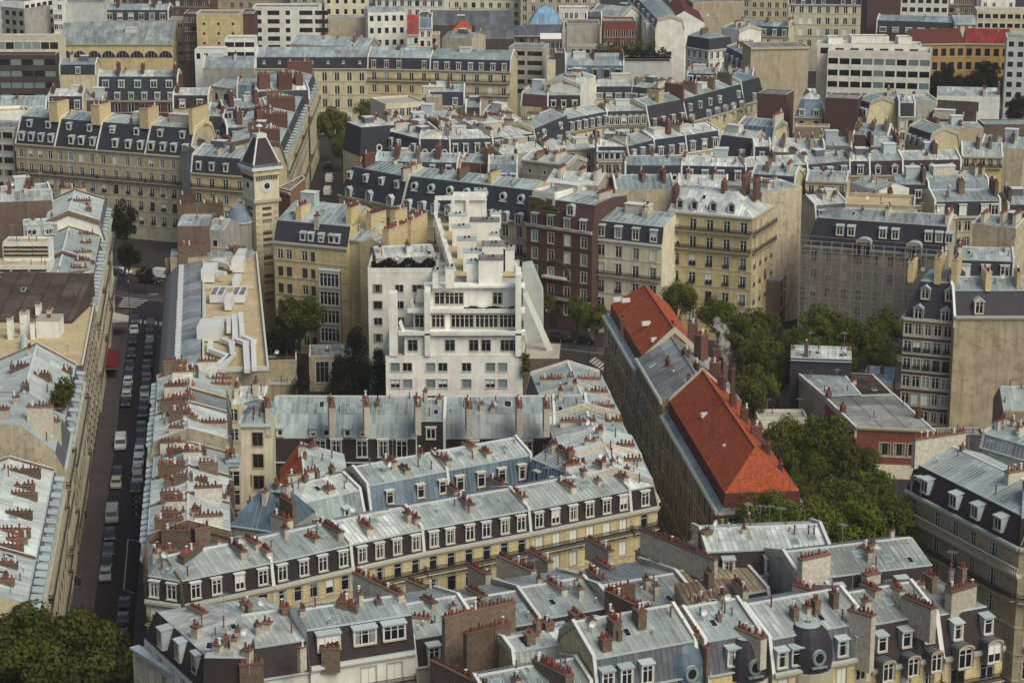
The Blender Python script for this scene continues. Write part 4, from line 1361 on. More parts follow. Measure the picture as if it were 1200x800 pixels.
# slate domes over the street front
def dome(root, px, py, z, r, h, mat, ring='zinc_trim'):
    c = P(px, py, z) - Vector(root.location[:2])
    m = MB()
    pr = [(1.0, 0), (1.02, .25), (.95, .55), (.78, .8), (.5, .95), (.12, 1.0)]
    n = 16
    for (ra, za), (rb, zb_) in zip(pr[:-1], pr[1:]):
        for i in range(n):
            a, c2 = 2 * math.pi * i / n, 2 * math.pi * (i + 1) / n
            m.quad((r * ra * math.cos(a), r * ra * math.sin(a), h * za), (r * ra * math.cos(c2), r * ra * math.sin(c2), h * za),
                   (r * rb * math.cos(c2), r * rb * math.sin(c2), h * zb_), (r * rb * math.cos(a), r * rb * math.sin(a), h * zb_), mat if za < .93 else ring)
    m.tube((0, 0, -3), (0, 0, 0), r * 1.08, r * 1.08, 'sill_stone', 16)
    m.tube((0, 0, h * .98), (0, 0, h * 1.15), .12, .05, ring, 6)
    o = m.build('dome', root, (c.x, c.y, z))
    ov = place(cached(('oval', 1.6, 1.2), lambda: oval_mesh(.8, 1.2, 'zinc_teal')), 'dormer', o, (r * .38, -r * .98, h * .16), R(22))
    return o
dome(a4, 945, 778, 20.6, 2.75, 4.9, 'slate')
dome(a3, 873, 790, 20.4, 2.4, 4.6, 'slate')
bw = dome(a2, 797, 796, 20.2, 2.8, 4.8, 'zinc_blue')
a5 = building('foreground house with three slate dormers over arched stone windows', ST(-18.2, 0.2), ST(-9.0, 0.2), 13, 23.6, dorm=(3, 'box', 1.0, 1.6, dict(dz=1.9, out=.5)), dorm3=(3, 'arch', 1.3, 2.0, dict(dz=-1.0, out=0.9, face='sill_stone', side='zinc_dark_trim', seg=0)), f=dict(nb=3, nf=3, bal=(0,), top=1.6), **dict(slt, hm=4.6, mi=1.5, m2='zinc_slope', hr=1.9, tr=6.5, ch=[(.62, 3.8, 1.6, 1.4), (.12, 3.2, 1, 1.4)]))
a6 = building('foreground end house with curved slate corner and arched stone windows', ST(-8.6, 0.4), ST(-0.6, 0.4), 13, 23.2, dorm=(2, 'box', 1.0, 1.7, dict(dz=1.9, out=.5)), dorm3=(2, 'arch', 1.7, 2.2, dict(dz=-1.0, out=0.9, face='sill_stone', side='zinc_dark_trim', seg=0)), f=dict(nb=2, nf=3, bal=(0, 1), top=1.6, ww=1.8), hrt=True, fr=dict(nb=4, nf=3), **dict(slt, hm=4.6, mi=1.5, m2='zinc_slope', hr=1.9, tr=6.5, sk=2, ch=[(.35, 3.0, 1.4, 1.4), (.2, 5.5, 1.8, 1.2, 'stack_brown')]))
chpx(a5, 1060, 698, 1094, 712, 25.8, 0.9, 'stack_plaster', h=2.4)
chpx(a6, 1112, 692, 1141, 683, 25.8, 1.0, 'stack_plaster', h=3)
# courts and wings on the right of the cluster
a7 = building('white stained wall court house with a brown ribbed metal roof', ST(-31.5, 14.5), ST(-24.6, 13.6), 6, 21.6, ref='e', kind='shed', hr=1.8, m2='zinc_brown', wall='plaster_peeling', party=(0, 0), ch=[(.55, 5, 1.6, 1.6), (.95, 2.5, 3.5, 1.0)], group=G5, f=dict(nb=2, nf=2, st='dark'), cornice=False, rib='zinc_brown')
a8 = building('cream court pavilion with three tall windows in a faceted front', P(857, 653, 22.2), P(893, 656, 22.2), 11, 22.2, ref='e', kind='gable', hr=1.8, tr=6, m2='zinc_pale', wall='stone_pale', party=(0, 0), group=G5, f=dict(nb=2, nf=2, ww=1.6, wh=2.0, top=.5), ch=[], hl=True, sidewall='stone_pale')
building('cream pavilion flank', P(893, 656, 22.2), P(918, 659, 22.2), 11, 22.2, root=a8, kind='gable', hr=1.8, tr=6, m2='zinc_pale', wall='stone_pale', party=(0, 0), f=dict(nb=1, nf=2, ww=1.2, wh=2.0, top=.5), ch=[])
chpx(a8, 854, 623, 875, 633, 25, 1.0, 'stack_brown', 'pot_dark')
chpx(a8, 898, 640, 910, 628, 25, 1.0, 'stack_brown', 'pot_dark')
chpx(a8, 925, 627, 960, 620, 25, 1.0, 'stack_brown', 'pot_dark')
a9 = building('white zinc roofed house facing the trees behind the foreground cluster', ST(-23, 26.5), ST(-9, 22), 11, 24.0, hm=3, mi=.8, hr=1.2, m1='slate_brown', m2='zinc_pale', wall='stone_pale', group=G5, party=(1, 1), ch=[], dorm=(3, 'box', 1.2, 1.7), sk=2)
chpx(a9, 822, 622, 832, 619, 25, 1.0, 'stack_brown', 'pot_dark')
chpx(a9, 938, 654, 970, 647, 26.6, 1.0, 'stack_plaster', h=4)
a10 = building('grey ribbed zinc house with open roof hatches above a dark court', ST(-17.5, 14.5), ST(-1, 12.5), 12, 23.8, hm=3.2, mi=.9, hr=1.6, m1='slate_brown', m2='zinc_slope', wall='plaster_grey', group=G5, party=(1, 0), ch=[], dorm=(2, 'box', 1.2, 1.7), sk=5)
for x0, y0, x1, y1, z in ((1012, 672, 1030, 668, 25.6), (1010, 682, 1030, 690, 25.2), (1010, 640, 1026, 634, 26), (1078, 680, 1084, 681, 25.6)):
    chpx(a10, x0, y0, x1, y1, z, 1.0, 'stack_plaster')
chpx(a8, 932, 682, 964, 693, 24, 0.9, 'stack_plaster')
chpx(a7, 822, 712, 848, 722, 22.5, 0.9, 'stack_plaster', h=3)

# ------------------------------------------------------------------ tiled school along the narrow street
G6 = 'ranges of the tiled school'
S0, S1 = P(708, 362, 19), P(850, 604, 19)
def sch(y):
    k = (S0.y - y) / (S0.y - S1.y)
    return S0 + (S1 - S0) * k
sp1 = dict(nb=12, nf=4, ww=1.3, wh=2.7, fh=4.2, top=1.0, st='dark', course=True, cmat='stone_grey')
red = lambda ze, hr=4.6: ([(0, ze), (0.9, ze + 0.3), (1.0, ze + 2.3), (6.0, ze + 2.3 + hr), (11.0, ze + 2.3), (11.1, ze + .3), (12, ze)], ['zinc', 'tile_dark', 'tile_red', 'tile_red', 'tile_dark', 'zinc'])
s_a = building('soot stained stone school with long red tiled roofs along the narrow street', sch(323), sch(279.5), 12, 19, name='school_building', group=None, cat='school', prof=red(19), hrt=True, wall='stone_sooty', f=sp1, party=(1, 0), pmat='sill_stone', ch=[], fr=dict(nb=3, nf=4, ww=1.3, wh=2.4, fh=4.2), cornice=True, sk=0, seams=False, vt=0, ant=0)
building('far wing', sch(383), sch(347), 12, 19, root=s_a, prof=red(19), hl=True, wall='stone_sooty', f=dict(sp1, nb=9), party=(0, 1), pmat='sill_stone', ch=[], seams=False, vt=0, ant=0)
building('grey middle', sch(347), sch(323), 12, 19, root=s_a, prof=([(0, 21.2), (5.5, 24.6), (12, 21.0)], ['felt_grey', 'felt_grey']), wall='stone_sooty', f=dict(sp1, nb=8, nf=5, fh=3.9), party=(0, 0), ch=[], vt=0, seams=False, ant=0)
o_ = s_a.location
# white edged gable cap of the middle range and small zinc lean-to
for x0, y0, x1, y1, z, w, h in ((727, 372, 731, 372, 26, .9, 2), (786, 377, 790, 379, 26.5, 1, 2), (806, 378, 818, 378, 27.6, 2.0, 3), (818, 391, 826, 393, 27.6, 2.0, 3), (836, 408, 846, 408, 27.6, 1.6, 3), (832, 424, 844, 425, 27.4, 1.4, 3), (845, 418, 850, 417, 28, 1.4, 3), (856, 430, 862, 430, 31.0, 1.5, 5), (842, 440, 850, 441, 27, 1.4, 3),
                                (855, 463, 863, 463, 26.6, 1.4, 2.4), (868, 478, 877, 478, 26.6, 1.4, 2.4), (881, 498, 892, 498, 26.4, 1.5, 2.4), (893, 518, 902, 519, 26, 1.5, 2.4), (912, 541, 918, 541, 25, 1.0, 2.0), (801, 410, 806, 409, 26.4, 1, 1.8), (814, 425, 818, 424, 26.4, .9, 1.6), (805, 441, 809, 441, 25.6, .9, 1.6), (781, 420, 784, 419, 25.2, .8, 1.4)):
    chpx(s_a, x0, y0, x1, y1, z - (.9 if h < 4 else 0), w * .85, 'stack_brick', 'pot_dark', h * .8)
# white roof hatches and attic window studs
def hatch(px, py, z, root=s_a):
    c = P(px, py, z)
    b = MB()
    b.box(-.75, .75, -.3, .3, -.3, .35, 'metal_pale')
    CULL.append(b.build('skylight', root, (c.x - root.location.x, c.y - root.location.y, z), R(20)))
for x, y, z in ((723, 351, 23.5), (733, 352, 24), (757, 379, 24), (768, 398, 23.4), (827, 486, 23.6), (853, 523, 23.4), (793, 436, 23)):
    hatch(x, y, z)
for i in range(40):                                    # stone pilasters up the long front
    q_ = sch(382 - i * 2.7) - Vector(o_[:2])
    def mk():
        m = MB()
        m.box(-.35, .02, -.32, .32, 0, 18.2, 'stone_yellow')
        return m.mesh('pilaster')
    place(cached('pilaster', mk), 'pilaster', s_a, (q_.x, q_.y, 0), math.atan2((S1 - S0).y, (S1 - S0).x) + R(90))
pl = MB()                                              # pilasters and the long attic row of little windows
n_ = Vector((1, 0))
for i in range(46):
    y = 381 - i * 2.33
    if 323 < y < 347:
        continue
    a = sch(y)
    a = a - Vector(o_[:2])
    pl.box(a.x + .86, a.x + .99, a.y - .35, a.y + .35, 19.8, 20.9, 'frame_brown')
pl.build('attic_vents', s_a)['kind'] = 'stuff'
# the smoke from the tall brick flue
def steam(px, py0, py1, z):
    a = P(px, py0, z)
    me = bpy.data.meshes.new('steam_plume')
    import bmesh
    bm = bmesh.new()
    rg = random.Random(5)
    for i in range(22):
        k = i / 21
        c = Vector((a.x - 1.6 * k + rg.uniform(-.5, .5) * (.3 + k), a.y + rg.uniform(-.5, .5) * (.3 + k), z + .5 + 6.0 * k))
        r_ = bmesh.ops.create_icosphere(bm, subdivisions=2, radius=rg.uniform(.3, .5) + .35 * math.sin(k * 2.6))
        for v in r_['verts']:
            v.co = v.co * (1 + rg.uniform(-.18, .18)) + c
    bm.to_mesh(me); bm.free()
    m = bpy.data.materials.new('steam')
    m.use_nodes = True
    nt = m.node_tree
    nt.nodes.remove(nt.nodes['Principled BSDF'])
    pv_ = nt.nodes.new('ShaderNodeVolumePrincipled')
    pv_.inputs['Color'].default_value = (.95, .97, .92, 1)
    pv_.inputs['Density'].default_value = 1.1
    tc_ = nt.nodes.new('ShaderNodeTexCoord')
    nz_ = noise(nt, tc_.outputs['Object'], 1.1, 4, .6)
    mr_ = nt.nodes.new('ShaderNodeMapRange')
    mr_.inputs[1].default_value, mr_.inputs[2].default_value, mr_.inputs[3].default_value, mr_.inputs[4].default_value = .46, .72, 0.0, 1.5
    nt.links.new(nz_, mr_.inputs[0])
    nt.links.new(mr_.outputs[0], pv_.inputs['Density'])
    nt.links.new(pv_.outputs[0], nt.nodes['Material Output'].inputs['Volume'])
    me.materials.append(m)
    o = place(me, 'steam_plume')
    tag(o, 'puff of white steam above the tall brick chimney of the tiled school', 'steam')
    o['kind'] = 'stuff'
steam(853, 428, 385, 31.6)

# ------------------------------------------------------------------ white stepped apartment building in the middle
GW = None
WB = Vector((-10, 388))
wb = thing('stepped_apartment_building', 'white modern apartment block with stepped terraces and white boxes on its roof', 'building', (WB.x, WB.y, 0))
def wl(px, z, y=375.0):
    q = PY(px, 400, y)
    d = y * cp - (z - CAM_H) * sp_
    return (px - 600) / FPX * d
Y0 = 375.0
def fz(py, y=Y0):
    return PY(600, py, y).z
zz = [fz(v) for v in (506, 470, 418, 402, 393, 372, 344)]
XL, XR = wl(452, 12), wl(612, 12)
W = MB()
rg0 = random.Random(3)
def loc(x, y):
    return (x - WB.x, y - WB.y)
z_top1 = fz(417)
offi = dict(nb=8, nf=5, ww=1.55, wh=1.5, fh=2.95, top=1.25, xs=[1.6, 3.7, 7.7, 9.8, 13.9, 18.0, 20.1, 22.0][:7], wws=[1.55] * 7, course=False)
offi['nb'] = 7
def wst(q):
    return 'office'
offi['st'] = 'office'
facade(W, wb, loc(XL, Y0), loc(XR, Y0), 0, z_top1, offi, 'white_paint', True, rg0)
facade(W, wb, loc(XR, Y0), loc(XR + 1.5, Y0 + 30), 0, z_top1, dict(nb=6, nf=6, ww=1.4, wh=1.4, st='dark', course=False), 'white_paint', True, rg0)
facade(W, wb, loc(XL - .3, Y0 + 26), loc(XL, Y0), 0, z_top1, dict(nb=4, nf=6, ww=1.4, wh=1.4, st='dark', course=False), 'white_paint', True, rg0)
W.quad((*loc(XL, Y0), z_top1), (*loc(XR, Y0), z_top1), (*loc(XR + 1.5, Y0 + 30), z_top1), (*loc(XL - .3, Y0 + 26), z_top1), 'concrete')
# stepped storeys: x range, front y, z range
za, zb_, zc, zd = z_top1, fz(392.5), fz(370), fz(344.5)
def storey(x0, x1, y, z0_, z1_, back, sp):
    facade(W, wb, loc(x0, y), loc(x1, y), z0_, z1_, sp, 'white_paint', True, rg0)
    facade(W, wb, loc(x1, y), loc(x1, back), z0_, z1_, None, 'white_paint', True, rg0)
    facade(W, wb, loc(x0, back), loc(x0, y), z0_, z1_, None, 'white_paint', True, rg0)
    W.quad((*loc(x0, y), z1_), (*loc(x1, y), z1_), (*loc(x1, back), z1_), (*loc(x0, back), z1_), 'concrete')
x1a = wl(474, za)
storey(x1a, XR - .6, Y0 + .5, za, zb_ - .0, Y0 + 24, dict(nb=5, nf=1, ww=1.6, wh=2.0, top=1.0, xs=[1.4, 7.8, 11.9, 14.0, 18.0], wws=[1.7, 1.7, 1.6, 1.6, 3.0], st='y', course=False))
x2a = wl(484, zb_)
storey(x2a, XR - .5, Y0 + 2.6, zb_ + .3, zc, Y0 + 24, dict(nb=5, nf=1, ww=3.2, wh=2.3, top=.5, xs=[1.0, 4.2, 8.4, 12.6, 16.6], wws=[1.6, 2.2, 3.9, 3.9, 3.6], st='w', course=False))
x3a = wl(504, zc)
storey(x3a, XR - .4, Y0 + 5.0, zc + .3, zd, Y0 + 26, dict(nb=3, nf=1, ww=1.5, wh=2.1, top=1.0, xs=[1.5, 4.0, 11.5], wws=[1.8, 3.2, 1.6], st='w', course=False))
W.build('wall', wb)
T = MB()
for (z_, x0, y) in ((zb_, x1a, Y0), (zc, x2a, Y0 + 2.3), (zd, x3a - .2, Y0 + 4.6)):
    T.box(x0 - 1.0 - WB.x, XR + .5 - WB.x, y - .3 - WB.y, y + 2.6 - WB.y, z_ + .004, z_ + .34, 'white_paint', bottom=True)
    if z_ != zd:
        T.box(x0 - 1.0 - WB.x, XR + .5 - WB.x, y - .35 - WB.y, y - .15 - WB.y, z_ + .34, z_ + .75, 'white_paint')
    
T.build('terrace_slab', wb)
rl = MB()
for (z_, x0, y) in ((zb_ + .3, x1a, Y0), (zc + .3, x2a, Y0 + 2.3)):
    q0, q1 = loc(x0 - 1, y - .4), loc(XR + .4, y - .4)
    rl.quad((*q0, z_ + 1.0), (*q1, z_ + 1.0), (*q1, z_ + 1.08), (*q0, z_ + 1.08), 'metal_pale')
rl.build('railing', wb)
# white piers and raking stair walls
pr = MB()
pr.box(*(v - WB.x for v in (wl(497.5, 20), wl(504, 20))), Y0 - .3 - WB.y, Y0 + 5.6 - WB.y, za, zd + .4, 'white_paint')
pr.box(*(v - WB.x for v in (wl(604, 20), wl(611, 20))), Y0 - .3 - WB.y, Y0 + 6 - WB.y, z_top1, fz(322), 'white_paint')
pr.box(*(v - WB.x for v in (wl(456, 20), wl(465.5, 20))), Y0 - .2 - WB.y, Y0 + 2 - WB.y, z_top1, fz(343), 'white_paint')
pr.build('pier', wb)
def rake(pts, y, th, m='white_paint'):
    """thin solid wall from an outline of picture points on the vertical plane at distance y"""
    b = MB()
    q = [PY(px, py, y) for px, py in pts]
    f_ = [(v.x - WB.x, v.y - WB.y, v.z) for v in q]
    k_ = [(x, y_ + th, z_) for x, y_, z_ in f_]
    b.poly(f_, m)
    b.poly(k_[::-1], m)
    for i in range(len(f_)):
        j = (i + 1) % len(f_)
        b.quad(f_[i], f_[j], k_[j], k_[i], m)
    return b.build('raking_wall', wb)
rake([(613, 345), (617, 341), (648, 410), (650, 418), (644, 418)], Y0 + 8, .8)
rake([(455, 400), (457, 392), (462, 408), (461, 418), (456, 418)], Y0 + .5, .5)
rake([(467, 378), (470, 374), (476, 392), (474, 395)], Y0 + 1.5, .5)
rake([(480, 352), (483, 349), (488, 368), (485, 370)], Y0 + 3, .5)
rake([(612, 316), (624, 314), (637, 346), (637, 404), (614, 404)], Y0 + 16, 6, 'panel_grey')
# right terrace plinth and brown retaining wall
slab(wb, 'lower_terrace', [(XR + .3, Y0 + 3), (XR + 6.4, Y0 + 3), (XR + 6.9, Y0 + 13), (XR + 1.0, Y0 + 13)], 0, fz(420, Y0 + 3), 'plaster_brown', 'concrete')
# long rear wing with its cluttered roof
rw0, rw1 = (wl(531, zd), wl(611, zd))
zr = zd + .2
far_y = 432.0
W2 = MB()
xf0, xf1 = wl(514, zr, far_y), wl(571, zr, far_y)
facade(W2, wb, loc(xf0, far_y), loc(rw0, Y0 + 12), 0, zr, dict(nb=9, nf=5, ww=2.2, wh=1.5, st='y', course=False), 'white_paint', True, rg0)
facade(W2, wb, loc(rw1, Y0 + 12), loc(xf1, far_y), 0, zr, dict(nb=9, nf=5, ww=2.2, wh=1.5, st='y', course=False), 'white_paint', True, rg0)
facade(W2, wb, loc(xf1, far_y), loc(xf0, far_y), 0, zr, None, 'white_paint', True, rg0)
W2.quad((*loc(rw0, Y0 + 12), zr), (*loc(rw1, Y0 + 12), zr), (*loc(xf1, far_y), zr), (*loc(xf0, far_y), zr), 'sand_roof')
W2.obox(loc(xf0, far_y), loc(rw0, Y0 + 12), -.2, .25, zr - .3, zr + 1.0, 'white_paint')
W2.obox(loc(rw1, Y0 + 12), loc(xf1, far_y), -.2, .25, zr - .3, zr + .7, 'white_paint')
W2.build('wall', wb)
pg = MB()                                               # the parapet frame rising along the left edge
for k in range(8):
    u, v = k / 8, (k + .5) / 8
    a = Vector(loc(rw0 - .6, Y0 + 13)) * (1 - u) + Vector(loc(xf0 - .6, far_y)) * u
    c = Vector(loc(rw0 - .6, Y0 + 13)) * (1 - v) + Vector(loc(xf0 - .6, far_y)) * v
    pg.obox(a, c, 0, .3, zr - 2.4, zr + 1.6, 'white_paint')
a, c = loc(rw0 - .6, Y0 + 13), loc(xf0 - .6, far_y)
pg.obox(a, c, -.1, .4, zr + 1.6, zr + 2.1, 'white_paint')
pg.build('parapet', wb)
def roofbox(px0, px1, pyb, h, dep, top='metal_pale', m='white_paint', z=zr):
    a, c = P(px0, pyb, z), P(px1, pyb, z)
    b = MB()
    w_ = (c - a).length
    b.box(-w_ / 2, w_ / 2, 0, dep, 0, h, m, top)
    b.box(-w_ / 2 - .1, w_ / 2 + .1, -.1, dep + .1, h, h + .12, 'zinc_trim' if top == 'metal_pale' else top, bottom=True)
    b.box(-.5, -.15, dep * .3, dep * .3 + .4, h + .12, h + .6, 'stack_cap')
    b.box(.2, .6, dep * .5, dep * .5 + .4, h + .12, h + .5, 'iron')
    m_ = (a + c) / 2
    return b.build('roof_housing', wb, (m_.x - WB.x, m_.y - WB.y, z))
for args in ((561, 589, 334, 4.4, 4, 'felt_grey'), (547, 562, 331, 3.4, 3), (565, 592, 318, 4.6, 4, 'felt_grey'), (543, 567, 318, 3.4, 3), (536, 558, 303, 3.4, 3), (530, 551, 288, 3.4, 3), (526, 547, 271, 3.0, 3), (551, 585, 282, 3.6, 4, 'felt_grey'), (529, 557, 254, 3.4, 3), (556, 570, 250, 4.5, 3), (575, 587, 268, 3.0, 2.5), (522, 532, 338, 3.6, 1.4), (507, 513, 338, 3.0, 1.4), (590, 603, 318, 4.0, 3), (573, 585, 292, 2.6, 2)):
    roofbox(*args)
fr_ = MB()                                              # open white frame at the far end
for px in (511, 531, 548):
    q_ = P(px, 262, zr)
    fr_.box(q_.x - .35 - WB.x, q_.x + .35 - WB.x, q_.y - WB.y, q_.y + .6 - WB.y, zr, zr + 4.6, 'white_paint')
qa, qb = P(510, 262, zr), P(570, 262, zr)
fr_.box(qa.x - WB.x, qb.x - WB.x, qa.y - WB.y, qa.y + .6 - WB.y, zr + 4.6, zr + 5.4, 'white_paint', bottom=True)
fr_.box(P(531, 262, zr).x - WB.x, qb.x - WB.x, qa.y + .7 - WB.y, qa.y + 3.6 - WB.y, zr, zr + 5.6, 'white_paint')
fr_.build('roof_frame', wb)

# lower beige building to its left with a hedge on the roof terrace
lb = building('low off-white building with dark hedge along its roof terrace beside the white block', P(431, 320, 24), P(513, 320, 24), 13, 24, ref='e', kind='flat', m2='concrete', wall='plaster_white', f=dict(nb=4, nf=7, ww=1.5, wh=1.45, fh=3.05, top=2.1, xs=[1.7, 5.6, 9.2, 11.0], wws=[1.5, 1.5, 2.6, 1.5], st='dark', course=False), par=.9, group=None, cornice=False)
building('white roofed wing with a stout orange pot chimney behind the terrace hedge', P(441, 303, 25), P(511, 300, 25), 9, 25.0, ref='e', kind='gable', hr=1.2, m2='zinc_pale', wall='plaster_grey', party=(0, 0), ch=[(.55, 2, 2.5, 1.2)], cornice=False)

# ------------------------------------------------------------------ modern building with curved zinc side and ventilation plant
ys_ = (424, 342)
ac = thing('office_building', 'flat roofed modern building covered with white ventilation ducts beside the parked street', 'building', (-50, 384, 0))
A_ = Vector(ac.location[:2])
def al(x, y):
    return (x - A_.x, y - A_.y)
W = MB()
Wd = 17.5
c4 = [(SX(ys_[0]), ys_[0]), (SX(ys_[1]), ys_[1]), (SX(ys_[1]) + Wd, ys_[1] + 2.3), (SX(ys_[0]) + Wd, ys_[0] + 2.3)]
c4l = [al(*q) for q in c4]
facade(W, ac, c4l[0], c4l[1], 0, 14.5, dict(nb=16, nf=3, ww=2.6, wh=1.6, st='office', course=False), 'panel_grey', True, rg0)
facade(W, ac, c4l[1], c4l[2], 0, 20, None, 'plaster_sand', True, rg0)
facade(W, ac, c4l[2], c4l[3], 0, 20, dict(nb=14, nf=5, ww=1.6, wh=1.6, st='dark', course=False), 'stone_dark', True, rg0)
facade(W, ac, c4l[3], c4l[0], 0, 20, None, 'plaster_sand', True, rg0)
W.build('wall', ac)
ex, ey = Vector((Wd, 2.3)).normalized(), None
rf = MB()
arc = [(0.0, 14.5), (.5, 16.6), (1.6, 18.4), (3.0, 19.6), (4.8, 20.3), (7.0, 20.6)]
for (ta, za_), (tb, zb2) in zip(arc[:-1], arc[1:]):
    a = [Vector(c4l[0]) + ex * ta, Vector(c4l[1]) + ex * ta, Vector(c4l[1]) + ex * tb, Vector(c4l[0]) + ex * tb]
    rf.quad((*a[0], za_), (*a[1], za_), (*a[2], zb2), (*a[3], zb2), 'zinc')
a = [Vector(c4l[0]) + ex * 7.2, Vector(c4l[1]) + ex * 7.2, Vector(c4l[2]), Vector(c4l[3])]
rf.build('curved_roof', ac)
rf = MB()
rf.quad(*[(*q, 20.0) for q in a], 'sand_roof')
for i in range(4):
    j = (i + 1) % 4
    d_ = (a[j] - a[i]).normalized() * .302
    rf.obox(a[i] + d_, a[j], -.0, .3, 19.6, 20.7, 'sill_white')
rf.build('roof', ac)
fins = MB()
for i in range(44):
    k = (i + .5) / 44
    p = Vector(c4l[0]) * (1 - k) + Vector(c4l[1]) * k
    for (ta, za_), (tb, zb2) in zip(arc[:3], arc[1:4]):
        p0_, p1_ = p + ex * ta, p + ex * tb
        fins.quad((p0_.x - .25, p0_.y, za_), (p0_.x - .25, p0_.y, za_ + .5), (p1_.x - .25, p1_.y, zb2 + .5), (p1_.x - .25, p1_.y, zb2), 'zinc_dark_trim')
        fins.quad((p0_.x - .25, p0_.y, za_ + .5), (p0_.x - .25, p0_.y + .3, za_ + .5), (p1_.x - .25, p1_.y + .3, zb2 + .5), (p1_.x - .25, p1_.y, zb2 + .5), 'zinc_trim')
fins.build('sun_fins', ac)['kind'] = 'stuff'
wk = MB()
for i in range(40):
    k = (i + .5) / 40
    p = Vector(c4l[0]) * (1 - k) + Vector(c4l[1]) * k + ex * 3.2
    wk.box(p.x - .45, p.x + .45, p.y - .85, p.y + .85, 19.7, 19.95, 'metal_pale')
wk.build('walkway', ac)['kind'] = 'stuff'
def acbox(px, py, w, d, h, z=20.0, m='metal_pale', name='ventilation_unit', louv=0):
    c = P(px, py, z)
    b = MB()
    b.box(-w / 2, w / 2, -d / 2, d / 2, .25, h, m, bottom=True)
    for sx_ in (-1, 1):
        b.box(sx_ * w * .4 - .1, sx_ * w * .4 + .1, -d * .4, d * .4, 0, .25, 'metal_mid')
    if louv:
        for i in range(louv):
            for s_ in (-1, 1):
                y = -d / 2 + d * (i + .5) / louv
                b.box(s_ * w * .25 - w * .18, s_ * w * .25 + w * .18, y - d / louv * .3, y + d / louv * .3, h, h + .03, 'iron')
    return b.build(name, ac, (c.x - A_.x, c.y - A_.y, z))
acbox(256, 352, 2.4, 5.5, 1.7, louv=6)
acbox(281, 352, 2.4, 5.5, 1.7, louv=6)
acbox(246, 328, 2.4, 6, 2.6)
acbox(280, 318, 2.2, 4, 2.6)
acbox(278, 334, 1.2, 5, 1.6)
acbox(247, 396, 3.8, 6, 2.6)
acbox(236, 392, .6, 6, 2.0)
acbox(269, 362, 1.2, 4, 2.4)
acbox(283, 306, 1.6, 6, 2.0)
acbox(257, 312, 2.4, 4, 1.2)
def duct(pts, w=1.1, z=20.5, h=.6):
    q = [P(x, y, z) for x, y in pts]
    b = MB()
    for i, (a, c) in enumerate(zip(q[:-1], q[1:])):
        a, c = a - A_, c - A_
        d_ = (c - a).normalized() * (w / 2 - .01 * i)
        b.obox(a - d_, c + d_, -w / 2, w / 2, z, z + h + .011 * i, 'metal_pale')
    return b.build('duct', ac)
duct([(247, 404), (246, 412), (268, 420), (248, 436)], .9)
duct([(262, 400), (271, 404), (273, 418), (258, 436)], .9)
duct([(275, 372), (276, 400), (288, 404), (290, 436)], 1.0)
duct([(282, 370), (284, 396), (297, 402), (298, 434)], .8, z=20.9)
duct([(252, 375), (268, 376), (268, 390)], .7)
duct([(243, 337), (296, 337)], .3, h=.3)
duct([(240, 345), (240, 375), (262, 375)], .3, h=.3)
duct([(250, 308), (268, 312), (272, 316)], 1.0, z=21)
duct([(244, 320), (262, 322)], .9, z=21.5)

# beige gable and grey stucco house between it and the avenue
building('beige gabled end wall with white coping behind the ventilation plant', P(200, 318, 18.5), P(297, 318, 18.5), 5, 22.5, ref='e', kind='gable', BL=P(201, 300, 20), BR=P(297, 300, 20), prof=([(0, 21.2), (5, 21.4)], ['zinc']), wall='plaster_sand', party=(0, 0), ch=[], cornice=False)
gh = building('grey stucco house with tall blank wall and rows of pots near the clock tower', P(208, 280, 24), P(245, 280, 24), 12, 26.5, ref='e', kind='gable', hr=.8, m2='zinc', wall='plaster_brown', party=(0, 0), ch=[], cornice=False)
building('grey house with a small dark window under a zinc gable, left of the clock tower', P(241, 278, 24), P(263, 279, 24), 9, 25.5, ref='e', kind='gable', hr=1.2, m2='zinc', wall='plaster_grey', party=(0, 0), ch=[], cornice=False, f=dict(nb=1, nf=1, top=2, st='k', ww=.9, wh=1.2))
rd = thing('rounded_stair_tower', 'round grey stucco stair tower with half dome of blue zinc', 'building', (P(278, 272, 22).x, P(278, 272, 22).y + 3, 0))
b = MB()
n = 16
r_ = 2.75
pts = [(r_ * math.cos(2 * math.pi * i / n), r_ * math.sin(2 * math.pi * i / n)) for i in range(n)]
b.prism(pts, 0, 23.5, 'plaster_grey')
b.build('wall', rd)
b = MB()
b.prism([(x * 1.08, y * 1.08) for x, y in pts], 23.5, 23.8, 'zinc_trim')
for i in range(n):
    j = (i + 1) % n
    p_, q_ = pts[i], pts[j]
    b.quad((p_[0] * 1.05, p_[1] * 1.05, 23.8), (q_[0] * 1.05, q_[1] * 1.05, 23.8), (q_[0] * .55, q_[1] * .55 + 1, 26.2), (p_[0] * .55, p_[1] * .55 + 1, 26.2), 'zinc_blue')
    b.poly([(p_[0] * .55, p_[1] * .55 + 1, 26.2), (q_[0] * .55, q_[1] * .55 + 1, 26.2), (-.4, 2.5, 27)], 'zinc_teal')
b.build('dome', rd)
for x0, y0, x1, y1, z in ((208, 288, 242, 286, 23.5), (208, 239, 243, 238, 28.6), (209, 228, 230, 228, 27), (240, 238, 262, 237, 28), (265, 290, 288, 290, 22)):
    chpx(gh, x0, y0, x1, y1, z, .9, 'stack_brown', h=2)

